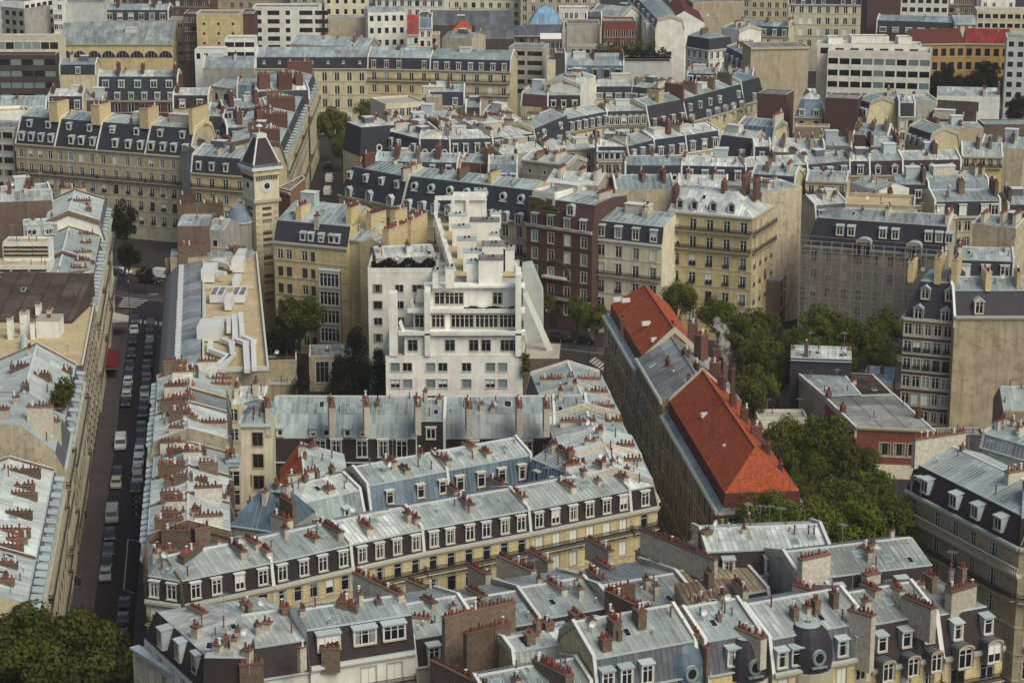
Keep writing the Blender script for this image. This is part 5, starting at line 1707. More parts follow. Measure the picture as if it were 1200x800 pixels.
# ------------------------------------------------------------------ clock tower
ct = thing('clock_tower', 'cream stone tower with round clock faces and steep dark pyramid roof', 'tower', (0, 0, 0))
cc = PY(305, 195, 443)
ct.location = (cc.x, cc.y, 0)
zc_ = PY(305, 197, 440).z
a5_, th = 4.9, R(32)
ct.rotation_euler[2] = th
hs = a5_ / 2
b = MB()
b.box(-hs, hs, -hs, hs, 0, zc_ - 20, 'stone_yellow')
b.box(-hs, hs, -hs, hs, zc_ - 20, zc_ - 6.4, 'stone_pale')
b.box(-hs - .25, hs + .25, -hs - .25, hs + .25, zc_ - 6.4, zc_ - 1.6, 'stone_pale')
b.build('wall', ct)
b = MB()
b.box(-hs - .55, hs + .55, -hs - .55, hs + .55, zc_ - 7.0, zc_ - 6.4, 'sill_stone', bottom=True)
b.box(-hs - .5, hs + .5, -hs - .5, hs + .5, zc_ - 1.6, zc_ - .5, 'stone_cream', bottom=True)
b.box(-hs - .9, hs + .9, -hs - .9, hs + .9, zc_ - .5, zc_ + .1, 'metal_pale', bottom=True)
b.box(-hs - .6, hs + .6, -hs - .6, hs + .6, zc_ + .1, zc_ + .7, 'zinc_blue')
b.build('cornice', ct)
b = MB()
for i in range(9):                                      # dark corbels and quoins
    x = -hs + .3 + (a5_ - .6) * i / 8
    b.box(x - .16, x + .16, -hs - .42, -hs - .26, zc_ - 2.5, zc_ - 1.65, 'stone_dark', bottom=True)
    b.box(-hs - .42, -hs - .26, x - .16, x + .16, zc_ - 2.5, zc_ - 1.65, 'stone_dark', bottom=True)
b.build('corbels', ct)['kind'] = 'stuff'
b = MB()
for i in range(16):
    z_ = zc_ - 8.2 - i * 1.3
    for x in (-hs + .45, hs - .45):
        b.box(x - .42, x + .42, -hs - .05, -hs + .1, z_, z_ + .62, 'stone_yellow')
b.build('quoins', ct)['kind'] = 'stuff'
b = MB()
zt_ = PY(303, 161, 443).z
lo, hi = hs + .35, 1.0
for i in range(4):
    r0, r1 = R(45 + 90 * i), R(135 + 90 * i)
    q2 = math.sqrt(2)
    p = [(lo * q2 * math.cos(r0), lo * q2 * math.sin(r0), zc_ + .7), (lo * q2 * math.cos(r1), lo * q2 * math.sin(r1), zc_ + .7), (hi * q2 * math.cos(r1), hi * q2 * math.sin(r1), zt_), (hi * q2 * math.cos(r0), hi * q2 * math.sin(r0), zt_)]
    b.quad(*p, 'slate_brown')
b.box(-hi - .1, hi + .1, -hi - .1, hi + .1, zt_, zt_ + .8, 'metal_pale')
b.tube((0, 0, zt_ + .8), (0, 0, zt_ + 2.2), .12, .08, 'metal_pale', 6)
b.tube((0, 0, zt_ + 2.2), (0, 0, zt_ + 2.6), .75, .3, 'metal_pale', 10)
b.build('roof', ct)
b = MB()
for i in range(4):
    r0 = R(45 + 90 * i)
    b.tube((lo * q2 * math.cos(r0), lo * q2 * math.sin(r0), zc_ + .7), (hi * q2 * math.cos(r0), hi * q2 * math.sin(r0), zt_), .22, .18, 'metal_pale', 6)
b.build('roof_ridge', ct)
for fx, fy_, rz_ in ((0, -hs - .26, 0), (-hs - .26, 0, R(-90))):
    b = MB()
    n = 20
    ring = lambda r, y: [(r * math.cos(2 * math.pi * i / n), y, r * math.sin(2 * math.pi * i / n)) for i in range(n)]
    b.poly(ring(1.4, -.10), 'sill_white')
    o_r, i_r = ring(1.4, -.10), ring(1.4, 0)
    for i in range(n):
        b.quad(o_r[i], o_r[(i + 1) % n], i_r[(i + 1) % n], i_r[i], 'sill_white')
    b.poly(ring(1.15, -.12), 'metal_pale')
    b.poly(ring(.62, -.14), 'iron')
    for i in range(12):
        r0 = 2 * math.pi * i / 12
        b.quad(*[(k * math.cos(r0 + d_), -.13, k * math.sin(r0 + d_)) for k, d_ in ((.85, -.05), (1.1, -.05), (1.1, .05), (.85, .05))], 'iron')
    place(b.mesh('clock_face'), 'clock_face', ct, (fx, fy_, zc_ - 3.7), rz_)
for k in range(16):                                     # banded stair windows down each face
    z_ = zc_ - 8.6 - k * 1.25
    if k in (3, 7, 10, 13):
        continue
    def mk():
        m = MB()
        m.box(-1.0, 1.0, -.06, .02, 0, .6, 'stack_brick')
        return m.mesh('window_band')
    place(cached('band', mk), 'window_band', ct, (0, -hs, z_))
    place(cached('band', mk), 'window_band', ct, (-hs, 0, z_), R(-90))
for k in (3, 7, 10, 13, 15):
    window(ct, 1.3, 1.7, 'w', (0, -hs - .02, zc_ - 8.9 - k * 1.25), 0)
bt = building('orange brick flank of the hall behind the clock tower', P(326, 222, 24), P(340, 226, 24), 14, 24, ref='e', kind='flat', wall='brick_orange', m2='felt_grey', BL=P(326, 222, 24) + Vector((4, 14)), BR=P(340, 226, 24) + Vector((2, 14)), cornice=2)

# ------------------------------------------------------------------ yellow stone house by the court garden
ysn = building('yellow stone house with blue grey mansard and tall window bay above the court garden', P(321, 283, 22), P(407, 291, 22), 16, 22, ref='e', hm=4, mi=1.6, hr=2.4, tr=9, m1='slate', m2='zinc_teal', wall='stone_yellow',
               f=dict(nb=4, nf=6, ww=1.4, wh=1.9, fh=3.4, top=1.4, xs=[1.3, 3.2, 6.6, 8.4], wws=[1.2, 1.2, 1.2, 1.0], st='brownshut', course=True), dorm=(5, 'box', .9, 1.2, dict(dz=.8, xs=[6.3, 8, 10.2, 12.4, 13.6], face='sill_white')), sk=3, ch=[(.28, 4, 4, 1.6, 'stack_yellow', 1.2), (.97, 4, 4, 2.0, 'stack_yellow', 1.2), (.55, 1.6, 1.2, 1.6, 'stack_plaster', 1.0)], party=(0, 0), vt=3)
bay = MB()
b0, b1 = P(373, 312, 19) - Vector(ysn.location[:2]), P(399, 314, 19) - Vector(ysn.location[:2])
facade(bay, ysn, (b0.x, b0.y - .8), (b1.x, b1.y - .8), 0, 18.5, dict(nb=1, nf=5, ww=4.0, wh=2.6, fh=3.6, top=.6, xs=[2.2], wws=[3.9], st='w', course=True), 'frame_grey', True, rg0)
bay.quad((b0.x, b0.y - .8, 18.5), (b1.x, b1.y - .8, 18.5), (b1.x, b1.y + .5, 18.6), (b0.x, b0.y + .5, 18.6), 'zinc_trim')
for (p, q_) in (((b1.x, b1.y - .8), (b1.x, b1.y + .6)), ((b0.x, b0.y + .6), (b0.x, b0.y - .8))):
    bay.quad((*p, 0), (*q_, 0), (*q_, 18.5), (*p, 18.5), 'shutter_dark')
bay.build('bay_window', ysn)
building('yellow bow fronted house with blue zinc roof right of the window bay', P(407, 280, 23.5), P(430, 283, 23.5), 10, 23.5, ref='e', kind='gable', hr=2.2, tr=6, m2='zinc_teal', wall='stone_yellow', party=(0, 0), ch=[], cornice=2)
yb = building('pale yellow party wall house with three tall chimney walls behind the terrace hedge', P(452, 300, 22), P(500, 284, 22), 6, 24, ref='e', kind='gable', hr=.8, m2='zinc', wall='stone_yellow', party=(0, 0), ch=[], cornice=False)
for x0, y0, x1, y1, z in ((432, 251, 449, 246, 28), (452, 269, 474, 261, 28), (478, 259, 497, 249, 28), (404, 242, 419, 238, 27.5), (460, 247, 474, 243, 27)):
    chpx(yb, x0, y0, x1, y1, z, 1.3, 'stack_yellow', h=5)
gl_ = building('single storey glass fronted studio with flat roof in the court garden', P(362, 419, 6.5), P(412, 418, 6.5), 8, 6.5, ref='e', kind='flat', m2='zinc_teal', wall='plaster_sand', par=.3, f=dict(nb=3, nf=1, ww=3, wh=4, top=.8, xs=[2.4, 5.4, 8], wws=[2.4, 2.6, 1.6], st='y', course=False), cornice=False)
building('low dark roofed annex with glass pyramid beside the garden studio', P(312, 425, 5), P(348, 424, 5), 9, 5, ref='e', kind='flat', m2='felt_brown', wall='stone_grey', par=.4, cornice=False)
building('long low tan garden wall building in front of the conifers', P(312, 452, 3.5), P(346, 452, 3.5), 4, 3.5, ref='e', kind='flat', m2='concrete', wall='plaster_sand', par=.3, cornice=False)

# ------------------------------------------------------------------ far side of the avenue, middle
G7 = 'apartment houses on the far side of the avenue'
fe = lambda nb, nf=6, **k: dict(nb=nb, nf=nf, ww=1.4, wh=2.3, fh=3.65, top=1.15, **k)
building('cream avenue house with tall two storey slate roof and pedimented dormers, nearest the side street', P(397, 228, 20), P(470, 243, 20), 13, 20, ref='e', hm=6.2, mi=2.2, hr=1.2, m1='slate_blue', m2='zinc_teal', wall='stone_cream', group=G7, f=fe(5, 5, bal=(0,)), dorm=(3, 'ped', 1.2, 1.9, dict(dz=-.3, face='sill_stone')), dorm2=(4, 'box', .8, 1.1, dict(seg=0, dz=3.8, out=.5, face='sill_white')), ch=[(.28, 4, 3, 2.2, 'stack_brick', .9), (.97, 3, 4, 1.2)], fl=dict(nb=4, nf=5), hl=True)
building('cream avenue house with six white bull\'s-eye dormers in blue slate', P(471, 243, 20), P(617, 261, 20), 13, 20, ref='e', hm=6.4, mi=2.6, hr=1.2, m1='slate_blue', m2='zinc_teal', wall='stone_cream', group=G7, f=fe(9, 5, bal=(1,)), dorm=(9, 'arch', 1.2, 1.9, dict(dz=-.4, out=.5, face='sill_stone')), dorm2=(7, 'oval', 1.5, 1.5, dict(seg=0, dz=3.6)), ch=[(.40, 5, 4, 1.6, 'stack_brown'), (.65, 5, 4, 1.6, 'stack_yellow'), (0.0, 5, 4, 1.2)], party=(1, 0))
lav = building('ornate dark brown facade with arched balconies and planted attic terrace', P(617, 262, 21), P(694, 273, 21), 14, 21.0, ref='e', hm=5.5, mi=1.0, hr=.5, m1='brick_brown', m2='zinc', wall='brick_brown', group=G7, f=dict(nb=4, nf=6, ww=1.4, wh=2.2, fh=3.6, top=1.2, bal=(3,), course=True, cmat='stone_dark'), party=(0, 0), ch=[(.9, 7, 5, 1.6, 'stack_plaster')], dorm=(4, 'box', 1.3, 1.9, dict(dz=.2, out=.4, side='shutter_dark')), dorm3=(1, 'arch', 1.3, 1.8, dict(dz=3.0, xs=[10.5], seg=0, out=.7, face='sill_white')))
ab = MB()                                                # stone arches and balcony brackets of the ornate front
L0, L1 = P(617, 262, 21) - Vector(lav.location[:2]), P(694, 273, 21) - Vector(lav.location[:2])
le = (L1 - L0).normalized()
lnm = Vector((-le.y, le.x))
def lpt(s, t, z_):
    q = L0 + le * s + lnm * t
    return (q.x, q.y, z_)
for c0_, r_, z_ in ((7.2, 3.0, 11.0), (6.8, 1.7, 3.4)):
    for i in range(12):
        a0, a1 = math.pi * i / 12, math.pi * (i + 1) / 12
        for (ra, rb, t) in ((r_, r_ + .5, -.25),):
            ab.quad(lpt(c0_ + ra * math.cos(a0), t, z_ + ra * math.sin(a0)), lpt(c0_ + rb * math.cos(a0), t, z_ + rb * math.sin(a0)), lpt(c0_ + rb * math.cos(a1), t, z_ + rb * math.sin(a1)), lpt(c0_ + ra * math.cos(a1), t, z_ + ra * math.sin(a1)), 'stone_dark')
            ab.quad(lpt(c0_ + rb * math.cos(a0), t, z_ + rb * math.sin(a0)), lpt(c0_ + rb * math.cos(a1), t, z_ + rb * math.sin(a1)), lpt(c0_ + rb * math.cos(a1), 0, z_ + rb * math.sin(a1)), lpt(c0_ + rb * math.cos(a0), 0, z_ + rb * math.sin(a0)), 'stone_dark')
q0, q1 = lpt(4.4, 0, 0), lpt(10, 0, 0)
ab.obox(q0[:2], q1[:2], -1.0, 0, 10.6, 11.0, 'sill_white')
ab.obox(lpt(.2, 0, 0)[:2], lpt(13.2, 0, 0)[:2], -.7, 0, 6.2, 6.9, 'sill_stone')
ab.obox(lpt(6.0, 0, 0)[:2], lpt(7.9, 0, 0)[:2], -.12, 0, 0, 4.2, 'shutter_dark')
ab.build('stone_ornament', lav)
building('white attic storey with striped base above the ornate brown facade', P(624, 236, 25.5), P(650, 240, 25.5), 7, 27.5, ref='e', kind='flat', wall='white_paint', m2='zinc', f=dict(nb=2, nf=1, ww=1.5, wh=1.6, top=1.0, course=False), cornice=False, root=lav)
building('cream avenue house with dark slate mansard and white arched windows, right of the brown facade', P(697, 257.5, 23), P(778, 266, 23), 13, 23, hm=3.6, mi=.8, hr=1.6, m1='slate', m2='zinc_teal', wall='stone_pale', group=G7, f=fe(4, 6, bal=(1,), ibal=(2, 3, 4), ), dorm=(4, 'box', 1.3, 2.0, dict(dz=.6, side='zinc_dark_trim')), ch=[(.62, 5, 2.5, 1.4), (0, 6, 4, 1.2)], party=(0, 0))
co = building('yellow corner apartment house with wrapped iron balconies under pale zinc roof', P(783, 247, 25), P(882, 255.5, 25), 15, 25, ref='e', prof=([(0, 25), (5.5, 28.6), (9.5, 28.6), (15, 25)], ['zinc_pale', 'zinc', 'zinc_pale']), wall='stone_yellow', group=G7, f=fe(5, 7, bal=(0, 1), ibal=(2, 3, 4)), fr=dict(nb=4, nf=7, ww=1.3, wh=2.1, fh=3.65, top=1.3, bal=(0, 1), ibal=(2, 3, 4)), hrt=True, party=(0, 0), dorm=(4, 'ped', 1.1, 1.5, dict(dz=.6, xs=[2.2, 5.2, 9.2, 13], out=.3, face='sill_white')), ch=[(.03, 3, 2.5, 1.8, 'stack_brick'), (.55, 6, 2, 2.2, 'stack_brick'), (.75, 9, 3.5, 3.2, 'stack_brick'), (.88, 9, 3, 2.2, 'stack_brick')])
building('low brown shop wing in the shade at the foot of the corner house', P(915, 330, 10), P(938, 300, 10), 9, 10, ref='e', kind='shed', hr=.5, wall='plaster_brown', m2='zinc_slope', f=dict(nb=3, nf=2), party=(0, 0), ch=[], cornice=False)
building('tall blank beige party wall house behind the corner house', P(893, 226, 28), P(940, 218, 28), 12, 28, ref='e', kind='gable', hr=.5, wall='plaster_beige', m2='zinc_pale', party=(0, 0), ch=[(.3, 4, 5, 1)], cornice=False)

# house wrapped in scaffolding
sc = building('stone avenue house wrapped in grey scaffolding with slate roof and two arched gables', P(945, 288, 19), P(1108, 300, 19), 13, 19, ref='e', hm=5.6, mi=1.6, hr=1.2, m1='slate', m2='zinc_slope', wall='stone_grey', group=G7, f=dict(nb=9, nf=5, ww=1.3, wh=2.1, fh=3.6, top=1.0), dorm=(7, 'box', 1.2, 1.6, dict(dz=2.6, xs=[6.5, 8.8, 15, 17.5, 24, 26, 28], out=.4)), dorm3=(2, 'arch', 2.6, 3.0, dict(dz=-1.2, xs=[11.5, 21.5], out=.8, seg=0, face='sill_stone')), hl=True, ch=[(.55, 5, 3, 1.2), (1.0, 5, 6, 1.6)], party=(0, 1), fl=dict(nb=3, nf=5), sk=2)
scf = thing('scaffolding', 'grey tube scaffolding with planks and netting across the stone avenue house', 'scaffolding', sc.location)
oo = Vector(sc.location[:2])
A0, B0 = P(940, 288, 19) - oo, P(1112, 301, 19) - oo
se = (B0 - A0).normalized()
sn = Vector((-se.y, se.x))
Ls = (B0 - A0).length
m = MB()
pm_ = MB()
for i in range(15):
    q_ = A0 + se * (Ls * i / 14) - sn * 1.5
    m.tube((q_.x, q_.y, 0), (q_.x, q_.y, 20.5), .07, .07, 'metal_mid', 4)
    q2_ = q_ + sn * .8
    m.tube((q2_.x, q2_.y, 0), (q2_.x, q2_.y, 20.5), .07, .07, 'metal_mid', 4)
for k in range(10):
    z_ = 2 + k * 2.05
    for dz in (.0, 1.0):
        a, c = A0 - sn * 1.5, B0 - sn * 1.5
        m.tube((a.x, a.y, z_ + dz), (c.x, c.y, z_ + dz), .05, .05, 'metal_mid', 4)
    pm_.obox(A0, B0, -1.45, -.75, z_ - .12, z_ - .04, 'plaster_brown')
for i in range(7):
    q_, q2_ = A0 + se * (Ls * i / 7) - sn * 1.55, A0 + se * (Ls * (i + 1) / 7) - sn * 1.55
    m.tube((q_.x, q_.y, 1), (q2_.x, q2_.y, 20), .045, .045, 'metal_mid', 4)
m.build('tubes', scf)
pm_.build('planks', scf)
nm = bpy.data.materials.new('debris_net')
nm.use_nodes = True
nt = nm.node_tree
bs_ = nt.nodes['Principled BSDF']
bs_.inputs['Base Color'].default_value = (.31, .29, .265, 1)
bs_.inputs['Roughness'].default_value = 1
bs_.inputs['Alpha'].default_value = .28
MATS['debris_net'] = nm
m = MB()
for i in range(7):
    q_, q2_ = A0 + se * (Ls * i / 7) - sn * 1.62, A0 + se * (Ls * (i + 1) / 7) - sn * 1.62
    for k in range(5):
        m.quad((q_.x, q_.y, .5 + k * 3.5), (q2_.x, q2_.y, .5 + k * 3.5), (q2_.x, q2_.y, 3.9 + k * 3.5), (q_.x, q_.y, 3.9 + k * 3.5), 'debris_net')
m.build('netting', scf)

# dark brick house with a blank beige wall beside it
db = building('dark brick house with slate mansard and tall yellow chimneys at the right edge', P(1059, 372, 20.5), P(1117, 377, 20.5), 13, 20.5, ref='e', hm=6.2, mi=2.2, hr=1.5, tr=7, m1='slate', m2='zinc_teal', wall='brick_brown', f=dict(nb=5, nf=7, ww=1.3, wh=2.0, fh=3.1, top=.9, course=True, cmat='sill_white', ibal=(1, 2)), dorm=(2, 'ped', 1.3, 2.0, dict(dz=-.2, face='frame_grey', xs=[2.6, 7])), dorm2=(2, 'ped', 1.2, 1.6, dict(seg=0, dz=3.4, xs=[3.4, 7.4], out=.4, face='frame_grey')), party=(0, 0), ch=[(.04, 4, 4, 2, 'stack_yellow', .9), (.6, 4, 4.5, 3, 'stack_yellow', 1.0), (1.0, 4, 4.5, 3, 'stack_yellow', 1.0)], hl=True, fl=dict(nb=3, nf=5))
building('tall blank beige plaster wall building beside the dark brick house', P(1119, 371, 22), P(1215, 371, 22), 12, 22, ref='e', kind='mansard', hm=4, mi=2.5, hr=1.5, tr=6, m1='slate', m2='zinc_teal', wall='plaster_grimy', party=(1, 0), pmat='sill_stone', ch=[(.42, 4, 4, 1.8, 'stack_yellow', 1.0), (.8, 4, 3, 1.8, 'stack_yellow')], dorm=(1, 'ped', 1.3, 2.0, dict(dz=.5, xs=[4.0])), cornice=2)
building('grey rubble stone gable at the right edge above the foreground mansard', P(1176, 482, 12), P(1225, 482, 12), 8, 12, ref='e', kind='gable', hr=3, m2='zinc', wall='rubble_stone', party=(0, 0), ch=[], cornice=False)
building('low grey plaster wall block between brick house and corner mansard', P(1098, 512, 3.8), P(1155, 512, 3.8), 4, 3.8, ref='e', kind='flat', m2='concrete', wall='plaster_grey', cornice=False)

# hall with blue and grey roofs
hallA, hallB = P(1003, 498, 9), P(1094, 502, 9)
hb, hc = P(966, 463, 9.5), P(1046, 460, 9.5)
ha = building('hall with grey felt roof, red gable band and four window bays behind the trees', hallA, hallB, 13, 9, ref='e', name='hall', cat='hall', kind='gable', BL=hb, BR=hc, prof=([(0, 8.8), (13, 9.4)], ['felt_grey']), wall='brick_red', f=dict(nb=4, nf=1, ww=1.7, wh=2.0, top=2.6, xs=[4.8, 7.1, 9.4, 11.6], st='dark', course=True, cmat='stone_pale'), party=(1, 1), ch=[(.0, 6, 1.2, 1.2, 'stack_brick'), (.02, 12, 1.2, 1.2, 'stack_brick'), (.98, 4, 1.2, 1.4, 'stack_brick')], cornice=2, seams=False)
pb = MB()
q0, q1 = hallA - Vector(ha.location[:2]), hallB - Vector(ha.location[:2])
pb.obox(q0 + Vector((-.4, 0)), q1, -.06, 0, 0.2, 2.6, 'stone_pale')
pb.build('plinth', ha)
hd, he = P(934, 437, 10), P(1022, 437, 10)
building('blue roofed part', hb, P(1007, 461, 9.5), 18, 9.6, root=ha, BL=hd, BR=P(985, 435, 10), prof=([(0, 9.5), (18, 10.2)], ['zinc_teal']), wall='plaster_grey', party=(1, 2), ch=[], cornice=False)
building('dark roofed part', P(1007, 461, 9.5), hc, 18, 9.6, root=ha, BL=P(985, 435, 10), BR=he, prof=([(0, 9.3), (18, 9.8)], ['felt_brown']), wall='plaster_grey', party=(0, 1), ch=[], cornice=False)
building('white zinc attic block at the far end of the blue roofed hall', P(926, 432, 11), P(998, 428, 12), 9, 12.5, ref='e', hm=.5, mi=.3, hr=.4, m1='slate', m2='zinc_pale', wall='slate', ch=[(.03, 1, 1, 1.6), (.25, 1, .8, 2.2), (.95, 2, .8, 1.2)], party=(0, 0), sk=3)
building('low pale green walled shed with blue roof between hall and brick house', P(1012, 446, 8), P(1047, 448, 8), 8, 8, ref='e', kind='shed', hr=.6, m2='zinc_teal', wall='stone_pale', party=(0, 0), ch=[], cornice=False)
building('pale entrance canopy block with white roof left of the hall', P(888, 492, 5), P(946, 492, 5), 5, 5, ref='e', kind='flat', m2='concrete', wall='plaster_white', cornice=False)

# corner apartment house at the lower right
hu0, hu1 = P(1062, 574, 20.5), P(1192, 641, 20.5)
hh = building('stone corner apartment house with balustraded balcony and black mansard at the lower right', hu0, hu1 + (hu1 - hu0) * .02, 13, 20.5, ref='e', hm=3.6, mi=1.3, hr=1.8, tr=6.5, m1='slate_brown', m2='zinc_teal', wall='stone_grey', f=dict(nb=5, nf=5, ww=1.35, wh=2.3, fh=3.5, top=.9, bal=(1,), ibal=(3,), xs=[2.0, 7.2, 11.2, 15, 19.2], wws=[1.3, 1.2, 1.2, 1.2, 1.9], st='clean'), dorm=(4, 'wide', 1.3, 1.5, dict(dz=1.0, xs=[4, 10.5, 15, 20], out=.5)), ch=[(.02, 4.5, 8, 2.4, 'stack_plaster', .8), (.62, 6, 3, 1.4, 'stack_plaster', .9)], party=(0, 0), sk=3)
building('stone corner flank', hu1 + (hu1 - hu0) * .02, hu1 + (hu1 - hu0) * .02 + Vector((22, -5)), 13, 20.5, root=hh, ref='e', hm=3.6, mi=1.3, hr=1.8, tr=6.5, m1='slate_brown', m2='zinc_teal', wall='stone_grey', f=dict(nb=6, nf=5, ww=1.35, wh=2.3, fh=3.5, top=.9, bal=(1,), ibal=(0, 2, 3)), dorm=(4, 'wide', 1.3, 1.5, dict(dz=1.0)), ch=[(.0, 6, 3, 1.2), (.4, 6, 3, 1.2)], party=(0, 0), hrt=True)
cb = MB()                                                # balustrade under the top storey
a, c = hu0 - Vector(hh.location[:2]), hu1 + (hu1 - hu0) * .055 - Vector(hh.location[:2])
cb.obox(a, c, -.8, 0, 16.9, 17.25, 'sill_stone')
cb.obox(a, c, -.8, -.6, 18.05, 18.2, 'sill_stone')
e_ = (c - a).normalized()
for i in range(int((c - a).length / .45)):
    p = a + e_ * (.2 + i * .45)
    cb.obox(p, p + e_ * .2, -.78, -.62, 17.25, 18.05, 'sill_stone')
cb.build('balustrade', hh)
dd_ = place(cached(('dor', 2.0, 1.9, 'arch', 1.2, 'zinc_trim', 'sill_stone'), lambda: dormer_mesh(2.0, 1.9, 'arch', 1.2, 'zinc_trim', 'sill_stone')), 'dormer', hh, ((a + e_ * 2.2).x, (a + e_ * 2.2).y, 20.6), math.atan2(e_.y, e_.x))
building('zinc roofed house behind the lower right mansard with white coping wall', P(1153, 512, 22), P(1215, 530, 22), 8, 22.5, hm=2, mi=.6, hr=1.0, m1='zinc_teal', m2='zinc_teal', wall='plaster_white', ch=[(.1, 3, 2, 1), (.5, 4, 4, 1.6)], party=(1, 0))

# ------------------------------------------------------------------ left side of the parked street
G8 = 'apartment houses on the left side of the parked street'
lk = dict(hm=2.9, mi=1.2, hr=2.0, tr=7, D=15, m1='zinc_dark', m2='zinc_pale', wall='stone_cream', pmat='stack_brown', f=dict(nb=9, nf=6, ww=1.15, wh=2.0, fh=3.1, bal=(0, 3), ibal=(1, 2, 4)))
def left(y0, y1, z, label, **k):
    d = dict(lk)
    d.update(k)
    sb_ = 0.0 if k.get('kind') == 'flat' else 1.2
    return building(label, (SL(y0) - sb_, y0), (SL(y1) - sb_, y1), d.pop('D'), z, group=G8, **d)
l1 = left(243, 258, 20.6, 'zinc roofed house with many brown chimney stacks above the big tree at lower left', ch=[], sk=4, dorm=(6, 'box', 1.2, 1.6, dict(face='sill_white')), party=(0, 1))
l2 = left(258, 292, 20.6, 'zinc roofed house with orange brown chimney stacks in front of the beige blank gables', ch=[], dorm=(10, 'box', 1.2, 1.6), party=(0, 1))
for i, (x0, y0, x1, y1, z) in ((1, (18, 567, 40, 567, 23.4)), (1, (12, 577, 43, 577, 23)), (1, (4, 599, 38, 599, 23)), (0, (-2, 619, 34, 619, 23.2)), (0, (8, 630, 32, 628, 23)), (0, (-2, 638, 27, 638, 23.2)), (0, (-4, 658, 20, 658, 23)), (0, (-4, 678, 16, 678, 23)), (1, (2, 549, 48, 549, 23.4))):
    chpx((l1, l2)[i], x0, y0, x1, y1, z, .9, 'stack_brown')
l3 = left(295, 311, 20.4, 'house with tall stained beige chimney gables on the left of the street', prof=([(0, 19.8), (1.2, 22.4), (5.5, 26.2), (14, 27), (15, 20)], ['zinc_dark', 'zinc', 'zinc', 'zinc']), sidewall='plaster_peeling', ch=[], party=(0, 0), D=15)
for x0, y0, x1, y1, z in ((-3, 478, 11, 478, 28), (32, 475, 61, 475, 28), (62, 492, 70, 492, 25)):
    chpx(l3, x0, y0, x1, y1, z, 1.0, 'stack_plaster', h=6)
l4 = left(311, 346, 20.4, 'light blue zinc roofed house with bushy roof terrace on the left of the street', m2='zinc_pale', hr=3.6, D=17, ch=[], party=(1, 1), dorm=(7, 'box', 1.2, 1.6))
for x0, y0, x1, y1, z in ((39, 438, 58, 438, 26), (26, 450, 32, 450, 25.5), (12, 428, 35, 427, 24.5), (72, 432, 85, 432, 23.5)):
    chpx(l4, x0, y0, x1, y1, z, 1.2, 'stack_brown')
l5 = left(346, 386, 20.0, 'modern flat building with tan roof and white plant boxes left of the street', kind='flat', ref='e', m2='sand_roof', wall='plaster_brown', f=dict(nb=10, nf=6, ww=2.4, wh=1.6, course=False), cornice=False, D=22)
bwn = building('large dark brown sheet clad roof slope behind the white plant boxes', P(-25, 374, 20.5), P(84, 376, 20.5), 16, 20.5, ref='e', kind='shed', hr=4.6, m2='felt_brown', wall='brown_clad', party=(0, 0), ch=[], cornice=False)
b5 = Vector(l5.location[:2])
def plant(px0, px1, py, h, dep, z=20.0):
    a, c = P(px0, py, z), P(px1, py, z)
    m = MB()
    w_ = (c - a).length
    m.box(-w_ / 2, w_ / 2, 0, dep, 0, h, 'white_paint', 'metal_pale')
    m.box(-w_ / 2 - .1, w_ / 2 + .1, -.1, dep + .1, h, h + .15, 'sill_stone', bottom=True)
    m.box(-.3, .3, dep * .3, dep * .3 + .5, h + .15, h + .7, 'stack_cap')
    q_ = (a + c) / 2 - b5
    m.build('roof_housing', l5, (q_.x, q_.y, z))
for a in ((43, 70, 396, 3.0, 4), (24, 33, 392, 3.6, 2), (42, 47, 376, 2.6, 2), (55, 60, 376, 1.6, 2), (36, 40, 398, 2.8, 1), (9, 14, 398, 3.4, 2)):
    plant(*a)
m = MB()
pts = [P(28, 395, 21), P(28, 410, 21), P(33, 417, 21), P(48, 417, 21), P(52, 424, 21)]
for a, c in zip(pts[:-1], pts[1:]):
    m.tube((a.x - b5.x, a.y - b5.y, 21), (c.x - b5.x, c.y - b5.y, 21), .5, .5, 'zinc_trim', 8)
m.build('duct', l5)
lv = building('white rooftop plant house with two tiers of dark louvre slots', P(-8, 328, 22), P(56, 328, 22), 6, 24.4, ref='e', kind='flat', wall='white_paint', m2='sand_roof', f=dict(nb=3, nf=4, ww=2.9, wh=.4, fh=.75, top=.5, st='k', course=False), cornice=False, par=.3)
building('white louvre upper', P(4, 302, 25), P(57, 302, 25), 5, 27.6, root=lv, ref='e', kind='flat', wall='white_paint', m2='sand_roof', f=dict(nb=3, nf=3, ww=2.6, wh=.4, fh=.75, top=.5, st='k', course=False), cornice=False, par=.3)
l7 = left(387, 412, 21.6, 'zinc house with closely set pot rows next to the white louvre house', m2='zinc', ch=[], dorm=(9, 'box', 1.1, 1.5), D=13)
l7b = left(412, 434, 22.0, 'zinc house with closely set pot rows second from the avenue corner', m2='zinc', ch=[], dorm=(7, 'box', 1.1, 1.5), D=13)
l7c = left(434, 456, 25.0, 'taller house with blank white and beige gable near the avenue corner', m2='zinc_pale', ch=[], dorm=(7, 'box', 1.1, 1.5), D=13, sidewall='plaster_white', hm=4)
for i, (x0, y0, x1, y1, z) in ((1, (92, 273, 110, 273, 24.5)), (1, (94, 283, 107, 283, 24.5)), (1, (85, 295, 108, 294, 24.5)), (0, (86, 304, 106, 304, 24)), (0, (82, 313, 102, 312, 24)), (0, (95, 321, 102, 321, 24)), (2, (80, 234, 106, 234, 28)), (2, (72, 220, 100, 219, 28.5))):
    chpx((l7, l7b, l7c)[i], x0, y0, x1, y1, z, .8, 'stack_plaster')
building('wide blank brown rendered wall building behind the louvre house', P(-15, 240, 27), P(61, 237, 27), 9, 27.4, ref='e', kind='gable', hr=1.4, m2='zinc', wall='plaster_brown', party=(0, 0), ch=[(.35, 4, 2, 1.8, 'stack_brick'), (.6, 4, 2, 1)], cornice=False)
